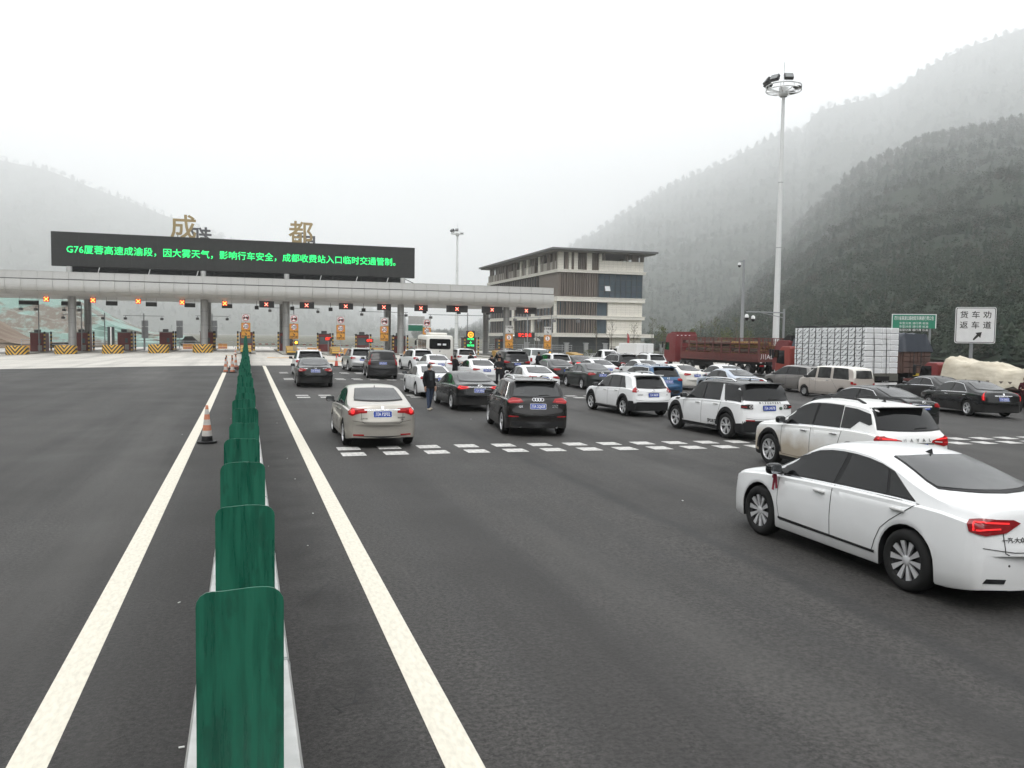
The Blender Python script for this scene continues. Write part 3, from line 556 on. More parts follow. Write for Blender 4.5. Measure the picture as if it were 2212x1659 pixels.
fen = empty('far_railing', (0, 150, .2), label='long grey steel railing across the far end of the plaza', cat='railing')
for i, x in enumerate(fr(-34, 60, 2.0)): MB().box((x, 0, .6), (.08, .08, 1.3)).obj('post', GREYPOLE, fen)
for z in (.4, .75, 1.15): MB().box((13, -.06, z), (94, .05, .09)).obj('rail', GREYPOLE, fen)
# ------------------------------------------------------------------ median barrier with green glare panels
GRN = mat('green_panel', (.010, .10, .062), .42, 0, .4); n, b = nodes_of(GRN); tc = NN(n, 'ShaderNodeTexCoord'); oi = NN(n, 'ShaderNodeObjectInfo')
ad = NN(n, 'ShaderNodeVectorMath'); ad.operation = 'ADD'; n.links.new(tc.outputs['Object'], ad.inputs[0]); cb = NN(n, 'ShaderNodeCombineXYZ'); n.links.new(mth(n, 'MULTIPLY', oi.outputs['Random'], 37.), cb.inputs[0]); n.links.new(mth(n, 'MULTIPLY', oi.outputs['Random'], 11.), cb.inputs[2]); n.links.new(cb.outputs[0], ad.inputs[1]); co = ad.outputs[0]
run = noise(n, co, 16, 6, (2.2, 1, .16), .6); blot = noise(n, co, 9, 5, (1.5, 1, .5)); scr = noise(n, co, 60, 2, (4., 1, .06))
c = mixc(n, remap(n, run, .42, .56), (.008, .084, .052), (.012, .125, .076)); c = mixc(n, remap(n, blot, .56, .62, 0, .6), c, (.006, .062, .039)); c = mixc(n, remap(n, scr, .74, .78, 0, .3), c, (.10, .22, .17))
n.links.new(c, b.inputs['Base Color']); n.links.new(remap(n, run, .4, .6, .25, .5), b.inputs['Roughness']); bumpn(n, run, b, .15, .004)
med = empty('median_barrier', (-.015, 0, 0), label='long steel median barrier carrying a row of upright green glare panels', cat='barrier')
def gp_mesh(seed):
    r = random.Random(seed); out = chaikin([(-.1, 0), (.1, 0), (.1, 1.23), (-.1, 1.23)], 0); w, h, rd = .1, 1.25, .035; rows = []
    prof = [0, .3, .6, .9, 1.1, h - rd] + [h - rd + rd * math.sin(R(a)) for a in (20, 45, 70, 90)]; NX = 8; vs = []; fs = []
    for z in prof:
        hw = w if z <= h - rd else w - rd + math.sqrt(max(0, rd * rd - (z - h + rd) ** 2))
        for side in (-1, 1):
            for i in range(NX + 1):
                x = -hw + 2 * hw * i / NX; bend = .010 * math.cos(x / w * 1.4) + .003 * math.sin(seed * 2.1 + z * 3) * (x / w); vs.append((x, bend + side * .0022, z + (.002 * math.sin(x * 40 + seed) if z > 1.2 else 0)))
    m = NX + 1; st = 2 * m
    for j in range(len(prof) - 1):
        a = j * st; bq = a + st
        fs += [(a + i, a + i + 1, bq + i + 1, bq + i) for i in range(NX)] + [(a + m + i + 1, a + m + i, bq + m + i, bq + m + i + 1) for i in range(NX)]
        fs += [(a, bq, bq + m, a + m), (a + NX, a + m + NX, bq + m + NX, bq + NX)]
    a = (len(prof) - 1) * st; fs += [(a + i, a + i + 1, a + m + i + 1, a + m + i) for i in range(NX)]
    return mesh_of('glare_panel', vs, fs, None, 50)
gms = [gp_mesh(k) for k in range(5)]
for g_ in gms: g_.materials.append(GRN)
BSTEEL = mat('barrier_steel', (.50, .50, .49), .5, .25, .5, 0, None, 1, ((.33, .33, .32), 6, .7)); rr_ = random.Random(5)
for i in range(97):
    y = 2.06 + i; link('glare_panel', gms[i % 5], None, med, (rr_.uniform(-.012, .012) if i else 0, y, gz(0, y) + .94 + rr_.uniform(-.012, .012)), (rr_.uniform(-.012, .012), 0, rr_.uniform(-.035, .035)))
seg = MB(); seg.prism([(-.25, .90), (-.235, .935), (.235, .935), (.25, .90), (.25, .55), (.2, .5), (.2, .1), (-.2, .1), (-.2, .5), (-.25, .55)], .006, 2.494, 'XZ'); segm = seg.mesh('rail_segment'); segm.materials.append(BSTEEL)
flg = MB(); 
for y in (.012, 2.488): flg.prism([(-.253, .6), (-.253, .905), (-.237, .939), (.237, .939), (.253, .905), (.253, .6)], y - .006, y + .006, 'XZ')
flm = flg.mesh('end_flange'); flm.materials.append(STEEL)
bl = MB()
for y in (.09, 2.41):
    for x in (-.19, .19): bl.lathe([(.001, .955), (.014, .953), (.016, .935)], 8, 'Z', (x, y, 0))
blm = bl.mesh('bolts', 40); blm.materials.append(STEEL)
for i in range(40):
    y = -.13 + 2.5 * i; s_ = link('rail_segment', segm, None, med, (0, y, gz(0, y))); s_.rotation_euler.x = math.atan((gz(0, y + 2.5) - gz(0, y)) / 2.5); link('end_flange', flm, None, s_)
    if i < 10: o = link('bolts', blm, None, s_); o['kind'] = 'stuff'
# ------------------------------------------------------------------ traffic cones
CO = mat('cone_orange', (.55, .17, .08), .6, 0, .3, 0, None, 1, ((.5, .27, .2), 9, .7)); CW = mat('cone_white', (.55, .54, .52), .6, 0, .3, 0, None, 1, ((.4, .36, .33), 9, .7)); CR = mat('cone_red', (.55, .07, .04), .5)
def cone(x, y, label, h=.95, style=0, rz=0):
    s = empty('traffic_cone', (x, y, gz(x, y) + .006), rz, label=label, cat='cone', group='traffic cones'); k = h / .95
    MB().lathe([(.001, .0), (.24 * k, 0), (.25 * k, .02), (.24 * k, .045), (.15 * k, .055)], 20).obj('base', BLACK, s, smooth=50)
    rr = lambda z: (.148 - .115 * z / .95) * k; bands = [(.05, .18, BLACK), (.18, .32, CW), (.32, .46, CO), (.46, .60, CW), (.60, .73, CO), (.73, .86, CW), (.86, .95, CO)] if style == 0 else [(.05, .95, CR)] if style == 2 else [(.05, .16, CO), (.16, .36, CW), (.36, .54, CO), (.54, .74, CW), (.74, .83, CO), (.83, .95, BLACK)]
    for a, b_, m in bands: MB().lathe([(rr(a), a * k), (rr(b_), b_ * k)] + ([(.02 * k, b_ * k + .012), (.001, b_ * k + .012)] if b_ > .94 else []), 20).obj('band', m, s, smooth=60)
    if style == 2: MB().lathe([(rr(.45) + .004, .45 * k), (rr(.7) + .004, .7 * k)], 20).obj('band', CW, s)
cone(-.95, 22.45, 'large orange and white cone with a black foot standing alone by the left line')
for i, (x, y, l) in enumerate(((-1.28, 58.2, 'cone nearest the line in the cluster left of the barrier'), (-.85, 58.0, 'cone nearest the panels in the cluster left of the barrier'), (-1.32, 62.5, 'black-topped cone at the back left of the cluster by the barrier'), (-.95, 63.5, 'black-topped cone in the middle of the cluster by the barrier'), (-.72, 65, 'cone at the back of the cluster close to the barrier'))): cone(x, y, 'faded orange and white ' + l, .98, 1)
cone(-1.15, 101.5, 'small cone beside the far end of the green barrier', .85, 1); cone(6.9, 67.8, 'red and white cone between the black sedan and silver SUV', .95, 2); cone(10.2, 97, 'small red cone in front of the third island nose', .7, 2)
s = empty('hose_bundle', (-.62, 60.5, gz(0, 60)), label='tangled dark red hose lying by the cones beside the barrier', cat='hose'); mb = MB(); mb.tube([(.25 * math.cos(t * .9) * (1 - t * .05), .5 * math.sin(t) - .3, .06 + .22 * abs(math.sin(t * 1.7))) for t in [i * .35 for i in range(24)]], .035, 6); mb.obj('coil', mat('hose_red', (.12, .03, .03), .7), s, smooth=60)
# ------------------------------------------------------------------ office building
STONE = mat('pale_stone', (.62, .59, .53), .75, 0, .3, 0, None, 1, ((.55, .52, .46), .5, .8)); n, b = nodes_of(STONE); co = NN(n, 'ShaderNodeTexCoord').outputs['Object']; bt = NN(n, 'ShaderNodeTexBrick'); mp = NN(n, 'ShaderNodeMapping'); mp.inputs['Rotation'].default_value = (R(90), 0, 0); n.links.new(co, mp.inputs[0]); n.links.new(mp.outputs[0], bt.inputs[0])
bt.inputs['Color1'].default_value = (.74, .71, .64, 1); bt.inputs['Color2'].default_value = (.69, .66, .60, 1); bt.inputs['Mortar'].default_value = (.36, .34, .30, 1); bt.inputs['Scale'].default_value = 1; bt.inputs['Brick Width'].default_value = 1.2; bt.inputs['Row Height'].default_value = .62; bt.inputs['Mortar Size'].default_value = .015; bt.offset = 0; n.links.new(bt.outputs[0], b.inputs['Base Color'])
FIN = mat('brown_fin', (.15, .122, .102), .6); OGL = mat('office_glass', (.05, .075, .095), .12, .1, .7, 0, None, 1, ((.09, .12, .145), .4, .8)); DGL = mat('dark_glass', (.03, .037, .04), .15, 0, .6); ROOF = mat('roof_metal', (.13, .133, .135), .6, .1); BAND_ = mat('stone_band', (.76, .73, .67), .7, 0, .3, 0, None, 1, ((.66, .64, .59), 1.2, .6)); MUL = mat('mullion', (.05, .055, .06), .5)
of = empty('office_building', (72.2, 190, 0), label='office building of pale stone bands, brown fins and blue glass under a hip roof', cat='building')
FW, SL = 22.8, 61.
def bx(name, x0, x1, y0, y1, z0, z1, m, par=None): return MB().box(((x0 + x1) / 2, (y0 + y1) / 2, (z0 + z1) / 2), (x1 - x0, y1 - y0, z1 - z0)).obj(name, m, par or of)
bx('core', .7, FW - .3, .7, SL - .5, -1, 19.3, STONE); bx('stair_tower', 6, 16, 12, 22, 19.3, 23.7, STONE); bx('stair_tower', 7, 15, 40, 50, 19.3, 23.7, STONE)
for q_ in range(7): bx('rear_column', FW - 1.2, FW - .5, 2 + q_ * 9, 2.8 + q_ * 9, 19.3, 23.8, FIN)
bx('rear_parapet', FW - .6, FW - .35, .7, SL - .5, 19.3, 21.4, STONE); bx('rear_parapet', .6, FW - .6, SL - .7, SL - .5, 19.3, 21.4, STONE); bx('ground_storey', .4, FW - .2, .45, SL, -1, 3.0, DGL)
bx('stone_wall', 14.0, 22.5, .3, .75, -1, 3.0, STONE)
for z0, z1, p in ((3.05, 3.95, .9), (7.45, 8.3, .35), (11.7, 12.8, .35), (18.75, 19.4, .4)):
    bx('floor_band', -p, FW + p * (3 if z0 < 4 else 1), -p, SL + p, z0, z1, BAND_); bx('drip_edge', -p - .12, FW + p + .12, -p - .12, SL + p + .12, z1 - .16, z1 + .02, BAND_)
for z0, z1, xg, xs in ((3.95, 7.45, 13.0, 22.6), (8.3, 11.7, 13.2, 22.6)):
    bx('stone_wall', xg + .05, xs, .1, .7, z0, z1, STONE)
    for k in range(9): g_ = bx('window_pane', .1 + k * 1.44, .1 + (k + 1) * 1.44 - .08, .42, .48, z0 + .05, z1 - .05, OGL if k in (0, 7, 8) else DGL)
    bx('window_reveal', .05, xg, .5, .68, z0, z1, MUL)
bx('window_reveal', 10.6, 22.6, .42, .68, 12.8, 18.75, MUL); bx('brown_wall', .0, 10.5, .45, .68, 12.8, 18.75, FIN)
rw = random.Random(4)
for k in range(8):
    for j in range(4):
        z0 = 12.9 + j * 1.47; x0 = 10.8 + k * 1.47
        if (k, j) == (1, 1):
            MB().box((x0 + .7, -.1, z0 + .7), (1.35, .05, 1.3), rx=R(-22)).obj('open_pane', mat('sky_pane', (.6, .62, .63), .3), of); continue
        bx('window_pane', x0, x0 + 1.38, .34, .40, z0, z0 + 1.39, OGL if rw.random() < .8 else mat('blue_pane', (.06, .08, .105), .12, 0, .7))
for k in range(9): bx('mullion', 10.72 + k * 1.47, 10.84 + k * 1.47, .2, .36, 12.8, 18.75, MUL)
for j in range(1, 4): bx('transom', 10.75, 22.5, .24, .37, 12.83 + j * 1.47, 12.93 + j * 1.47, MUL)
# fins on the front
x = .2; k = 0
while x < 10.6:
    w = rw.choice((.18, .18, .3)); 
    for z0, z1 in ((3.95, 7.4), (8.35, 11.65), (12.85, 18.7)):
        if not (z0 < 10 and x < 1.2 and False): bx('fin', x, x + w, -.05, .40, z0 - .1, z1 + .05, FIN)
    x += rw.choice((.5, .62, .75)); k += 1
# top storey: columns, fins and openings under the roof
for x0, x1, m in ((-.05, 1.3, STONE), (1.6, 2.4, FIN), (2.6, 3.3, STONE), (4.0, 5.0, STONE), (7.4, 8.7, STONE), (10.6, 11.4, STONE)): bx('column', x0, x1, -.02, .8, 19.4, 24.0, m)
for x0 in (3.4, 3.75, 5.3, 5.75, 6.2, 6.65, 7.1, 8.9, 9.3, 9.7, 10.15): bx('fin', x0, x0 + .2, -.02, .5, 19.4, 24.0, FIN)
bx('parapet', 11.2, 22.7, -.01, .6, 19.4, 21.9, STONE)
for x0, w in ((18.0, .6), (19.6, 1.4), (21.9, .9), (11.8, .5)): bx('column', x0, x0 + w, .05, .62, 21.9, 24.0, FIN)
# left flank
bx('brown_wall', .05, .68, 0, 14, 12.8, 18.75, FIN)
for z0, z1 in ((3.95, 7.45), (8.3, 11.7), (12.8, 18.75)):
    for k in range(22): 
        y0 = 3 + k * 2.6 if z0 < 12 else 14 + k * 2.1; bx('window_pane', .3, .4, y0, y0 + (2.5 if z0 < 12 else 2.0), z0, z1, OGL if k % 3 else DGL); bx('fin', -.06, .3, y0 - .06, y0 + .06, z0, z1, FIN)
for k in range(3): bx('stone_wall', -.05, .6, 1.0 + k * 17, 3.0 + k * 17, 3.95, 11.7, STONE)
yy = .9
while yy < SL - 1:
    w = rw.choice((.9, 1.6, 2.4)); m = FIN if rw.random() < .7 else STONE; bx('column', -.02, .55, yy, yy + w, 19.4, 23.9, m); g_ = rw.choice((.9, 1.6, 2.6))
    if rw.random() < .75: bx('parapet', .0, .5, yy + w, yy + w + g_, 19.4, 21.5, STONE)
    yy += w + g_
ov = 2.6; E_ = [(-ov, -ov), (FW + ov, -ov), (FW + ov, SL + ov), (-ov, SL + ov)]; zE = 23.9; rx0, ry0 = FW / 2, 9
mb = MB(); mb.add([(*p, zE) for p in E_] + [(*p, zE + .45) for p in E_] + [(FW / 2, 10, zE + 1.5), (FW / 2, SL - 10, zE + 1.5)], [(3, 2, 1, 0), (0, 1, 5, 4), (1, 2, 6, 5), (2, 3, 7, 6), (3, 0, 4, 7), (4, 5, 8), (5, 6, 9, 8), (6, 7, 9), (7, 4, 8, 9)]); mb.obj('roof', ROOF, of)
bx('eaves_board', -ov + .5, FW + ov - .5, -ov + .5, SL + ov - .5, 23.6, 23.93, mat('soffit_board', (.16, .15, .14), .7))
s = empty('red_display', (44, 135, gz(44, 135)), label='red lit two-word display in front of the office building base', cat='sign'); MB().box((1.35, .1, 3.3), (3.6, .15, 1.0)).obj('board', LEDF, s); facing_text('微笑服务', .62, LEDR, s, (1.35, -.0, 3.3), bold=.03); MB().tube([(1.35, .15, 0), (1.35, .15, 3)], .08, 8).obj('pole', GREYPOLE, s)
s = empty('shade_canopy', (50, 150, gz(50, 150)), label='small pale curved shade roof near the office gate', cat='canopy'); mb = MB(); mb.add([(3.5 * math.cos(t), y, 2.4 + 1.1 * math.sin(t)) for y in (0, 3) for t in [math.pi * i / 10 for i in range(11)]], [(i, i + 1, 12 + i, 11 + i) for i in range(10)]); mb.obj('roof', WHITEPAINT, s); mb = MB(); [mb.tube([(x, y, 0), (x, y, 2.5)], .06, 6) for x in (-3.3, 3.3) for y in (.2, 2.8)]; mb.obj('frame', GREYPOLE, s)
# fence with stone pillars
GRAN = mat('granite', (.27, .28, .28), .8, 0, .3, 0, None, 1, ((.2, .205, .205), 3, .7)); fe = empty('pillared_fence', (40, 140, gz(60, 140)), label='fence of grey stone pillars and dark railings in front of the office building', cat='fence')
pil = MB(); pil.box((0, 0, 1.0), (.62, .62, 2.4)); pil.box((0, 0, 2.26), (.84, .84, .16), ch=.03); pm = pil.mesh('pillar'); pm.materials.append(GRAN)
rp = MB()
for z in (.5, 1.0, 1.7): rp.box((1.8, 0, z), (2.9, .05, .06))
for k in range(10): rp.box((.5 + k * .29, 0, 1.0), (.035, .035, 1.5))
rm = rp.mesh('railing'); rm.materials.append(DARKSTEEL); wl = MB().box((1.8, 0, .15), (2.95, .3, .7)).mesh('plinth'); wl.materials.append(GRAN)
for k in range(13): link('pillar', pm, None, fe, (k * 3.6, -k * .35, 0)); link('railing', rm, None, fe, (k * 3.6, -k * .35, 0)); link('plinth', wl, None, fe, (k * 3.6, -k * .35, 0))
s = empty('guard_rail', (30, 96, gz(45, 96)), label='grey crash rail behind the queue in front of the pillared fence', cat='guard rail')
for k in range(9): MB().box((k * 4, 0, .35), (.12, .14, .9)).obj('post', GREYPOLE, s)
for z in (.55, .75): MB().box((16, -.1, z), (33, .05, .13)).obj('rail', STEEL, s)
s = empty('red_banner', (62.6, 131, gz(60, 130)), label='narrow red feather banner by the pillared fence', cat='banner'); MB().tube([(0, 0, 0), (0, 0, 4.2)], .03, 6).obj('pole', GREYPOLE, s); MB().prism([(0, .8), (.42, .8), (.46, 3.2), (.25, 4.0), (0, 4.1)], -.01, .01, 'XZ').obj('cloth', mat('banner_red', (.32, .05, .05), .7), s)
# ------------------------------------------------------------------ high masts and camera poles
FL = mat('floodlight', (.03, .03, .032), .45); MASTW = mat('mast_white', (.76, .77, .77), .45, .1, .5, 0, None, 1, ((.66, .67, .67), .8, .5))
def high_mast(x, y, h, r0, label, n=3):
    s = empty('high_mast', (x, y, gz(x, y)), label=label, cat='lamp post', group='high mast lights'); MB().tube([(0, 0, 0), (0, 0, h)], r0, 14, r2=r0 * .42).obj('mast', MASTW, s, smooth=40)
    for q in (.22, .45, .68): rq = r0 * (1 - .58 * q) + .012; MB().lathe([(rq, h * q), (rq + .012, h * q), (rq + .012, h * q + .05), (rq, h * q + .05)], 14).obj('joint', GREYPOLE, s)
    mb = MB()
    for rad, z in ((1.55, h + .05), (1.55, h + .42)): mb.tube([(rad * math.cos(t), rad * math.sin(t), z) for t in [2 * math.pi * i / 28 for i in range(29)]], .05, 6)
    for i in range(8): a = math.pi * i / 4; mb.tube([(.3 * math.cos(a), .3 * math.sin(a), h - .1), (1.55 * math.cos(a), 1.55 * math.sin(a), h + .05)], .045, 5); mb.tube([(1.55 * math.cos(a), 1.55 * math.sin(a), h + .05), (1.55 * math.cos(a), 1.55 * math.sin(a), h + .42)], .035, 5)
    mb.obj('ring_frame', MASTW, s); MB().lathe([(.32, h - .5), (.42, h - .3), (.42, h + .3), (.1, h + .55)], 14).obj('head', MASTW, s); MB().tube([(0, 0, h + .4), (0, 0, h + 2.6)], .02, 5).obj('lightning_rod', GREYPOLE, s)
    for a in (165, 205, 250, 120)[:n + 1]:
        M = Matrix.Rotation(R(a), 4, 'Z') @ Matrix.Translation((1.55, 0, h + .85)) @ Matrix.Rotation(R(55), 4, 'Y'); mb = MB(); mb.box((0, 0, 0), (.62, .8, .32), ch=.06); mb.box((-.1, 0, -.22), (.3, .5, .2)); mb.xform(M); f = mb.obj('floodlight', FL, s)
        MB().box((0, 0, .165), (.5, .66, .02)).xform(M).obj('lens', mat('flood_lens', (.2, .21, .21), .2), f)
    for a in (20, 300, 60): M = Matrix.Rotation(R(a), 4, 'Z') @ Matrix.Translation((1.3, 0, h + .12)); MB().box((0, 0, 0), (.62, .5, .16), ch=.03).xform(M).obj('ballast_box', FL, s)
high_mast(46.6, 66, 25.7, .32, 'tall white high-mast floodlight pole behind the trucks'); high_mast(49.4, 200, 28.0, .5, 'distant high-mast floodlight pole rising behind the canopy')
def ptz(parent, x, y, z): 
    c = MB().lathe([(.06, .2), (.14, .14), (.17, 0), (.17, -.1)], 14, 'Z', (x, y, z)).obj('camera', WHITEPAINT, parent, smooth=50); MB().lathe([(.165, -.1), (.14, -.26), (.06, -.34), (.001, -.36)], 14, 'Z', (x, y, z)).obj('dome', BLACK, c, smooth=60)
s = empty('camera_mast', (52.1, 80, gz(52, 80)), label='slim grey pole with a single dome camera left of the high mast', cat='camera pole'); MB().tube([(0, 0, 0), (0, 0, 11.9)], .22, 12, r2=.13).obj('mast', GREYPOLE, s, smooth=50); MB().tube([(0, 0, 11.7), (-.55, 0, 11.75)], .05, 6).obj('arm', GREYPOLE, s); ptz(s, -.55, 0, 11.4)
s = empty('camera_mast', (47.3, 66 - 3, gz(47, 63)), label='grey pole with two dome cameras on a long arm in front of the high mast', cat='camera pole'); s.location = (45.4, 63.2, gz(45, 63)); MB().tube([(0, 0, 0), (0, 0, 5.9)], .10, 10).obj('mast', GREYPOLE, s, smooth=50)
mb = MB(); mb.tube([(0, 0, 5.55), (-3.85, 0, 5.55)], .05, 8); mb.tube([(0, 0, 5.1), (-2.3, 0, 5.5)], .035, 6); mb.obj('arm', GREYPOLE, s); ptz(s, -3.8, 0, 5.15); ptz(s, -3.15, 0, 5.05)
# ------------------------------------------------------------------ big roadside signs
g0 = gz(42, 39.5); s = empty('truck_lane_sign', (42.0, 39.6, g0), R(-38), label='square white sign with six black characters and a slanting arrow', cat='sign'); zc = 3.9 - g0; W_ = 2.18
MB().tube([(-.15, .1, 0), (-.15, .1, zc)], .10, 12).obj('pole', GREYPOLE, s, smooth=50)
p = MB().prism(rrect(W_, W_, .12, 5), -.03, .03, 'XZ').obj('panel', mat('bright_sign_white', (.74, .74, .74), .5, 0, .4, 0, None, 1, ((.64, .64, .64), 3, .5)), s, (0, -.05, zc)); mb = MB(); a = rrect(W_ - .08, W_ - .08, .1, 5); b_ = rrect(W_ - .15, W_ - .15, .08, 5); q = len(a); mb.add([(x, -.034, z) for x, z in a] + [(x, -.034, z) for x, z in b_], [(i, (i + 1) % q, q + (i + 1) % q, q + i) for i in range(q)]); mb.obj('border', SIGNK, p)
for r_, row in enumerate(('货车劝', '返车道')):
    for c_, ch in enumerate(row): facing_text(ch, .46, SIGNK, p, (-.62 + .62 * c_, -.036, .60 - .62 * r_), bold=.012)
MB().prism([(a * .85, -b * .85) for a, b in ARROW], -.004, .004, 'XZ').obj('arrow', SIGNK, p, (.12, -.036, -.66))
mb = MB()
for z in (-.6, .6): mb.box((0, .05, z), (1.9, .06, .1))
mb.obj('bracket', GREYPOLE, p)
SGREEN = mat('sign_green', (.02, .22, .13), .5); g0 = gz(49, 52); s = empty('notice_board', (49.1, 52, g0), R(-30), label='green notice board with white text rising behind the foam cargo', cat='sign'); MB().box((0, 0, 4.45 - g0), (3.2, .08, 1.1)).obj('panel', SGREEN, s)
mb = MB(); [mb.box((sx * 1.56, -.045, 4.45 - g0), (.06, .01, 1.1)) for sx in (-1, 1)]; mb.box((0, -.045, 4.97 - g0), (3.2, .012, .06)); mb.obj('border', WHITEPAINT, s); facing_text('四川省高速公路收取车辆通行费公告', .34, WHITEPAINT, s, (0, -.05, 4.66 - g0), bold=.01, sx=.52)
for k in range(3): facing_text('车型分类 通行费 标准', .2, WHITEPAINT, s, (0, -.05, 4.28 - k * .26 - g0), bold=0, sx=1.1)
for sx in (-1, 1): MB().tube([(sx * 1.2, .1, 0), (sx * 1.2, .1, 5.0 - g0)], .08, 8).obj('post', GREYPOLE, s)
# ------------------------------------------------------------------ young trees along the plaza edge
BARK = mat('young_bark', (.10, .085, .07), .9); SPR = [mat('spring_leaves', (.10, .12, .03), .8), mat('olive_leaves', (.07, .085, .03), .8)]
def sapling(x, y, h, label, leafy, seed):
    r = random.Random(seed); s = empty('young_tree', (x, y, gz(x, y)), label=label, cat='tree', group='young trees at the plaza edge'); mb = MB(); mb.tube([(0, 0, 0), (r.uniform(-.1, .1), 0, h * .55), (r.uniform(-.2, .2), 0, h)], [.07, .05, .012], 7); tips = []
    for i in range(16):
        z = h * r.uniform(.3, .92); a = r.random() * 6.28; L = (h - z) * r.uniform(.35, .6) + .25; e = V(L * .55 * math.cos(a), L * .55 * math.sin(a), z + L * .8); mb.tube([(0, 0, z), tuple(e)], [.02, .006], 4); tips.append((V(0, 0, z), e))
        for q in range(2): w = e + V(r.uniform(-.4, .4), r.uniform(-.4, .4), r.uniform(.1, .5)); mb.tube([tuple(V(0, 0, z).lerp(e, .6)), tuple(w)], [.01, .004], 3); tips.append((e, w))
    mb.obj('trunk', BARK, s); vs, fs, mi = [], [], []
    for i in range(leafy):
        a_, b_ = r.choice(tips); c_ = a_.lerp(b_, r.random()) + V(r.gauss(0, .14), r.gauss(0, .14), r.gauss(0, .14)); b0 = len(vs); vs += [tuple(c_ + V(r.uniform(-1, 1), r.uniform(-1, 1), r.uniform(-1, 1)) * .12) for _ in range(3)]; fs.append((b0, b0 + 1, b0 + 2)); mi.append(r.randrange(2))
    if leafy: link('crown', mesh_of('crown', vs, fs, mi), SPR, s)
ST = [(59, 136, 5.5, 60), (62.5, 137, 6.5, 40), (66, 135.5, 6, 120), (70, 136, 7, 200), (74, 134, 6, 260), (78, 133, 7, 240), (52, 98, 4.6, 420), (55.5, 97, 4.2, 520), (59, 94, 4.6, 560), (63, 95, 4.4, 420), (67, 110, 6.5, 260), (72, 112, 7, 200), (50, 142, 5, 60), (46.5, 143, 5, 50)]
for i, (x, y, h, lf) in enumerate(ST): sapling(x, y, h, '%s young tree %s, %s from the left' % ('leafy yellow-green' if lf > 400 else 'thinly leafed' if lf > 150 else 'almost bare', 'behind the log truck' if 6 <= i <= 9 else 'beside the fence before the office building', ordn[i % 13] if i < 13 else 'outermost'), lf, i)
HED = MB(); r = random.Random(8); vs, fs, mi = [], [], []
for i in range(5200):
    x = r.uniform(42, 80); y = 101 + r.uniform(-.8, .8) + (x - 42) * .1; hh = .9 + .5 * fbm(x * .5, 2); z = gz(x, y) + r.random() * max(.3, hh); b0 = len(vs); c_ = V(x, y, z); vs += [tuple(c_ + V(r.uniform(-1, 1), r.uniform(-1, 1), r.uniform(-1, 1)) * .13) for _ in range(3)]; fs.append((b0, b0 + 1, b0 + 2)); mi.append(r.randrange(2))
o = link('shrub_strip', mesh_of('shrub_strip', vs, fs, mi), [mat('shrub_dark', (.03, .045, .02), .8), SPR[1]]); tag(o, 'strip of low dark shrubs along the far plaza edge behind the trucks', 'shrubs', kind='stuff')
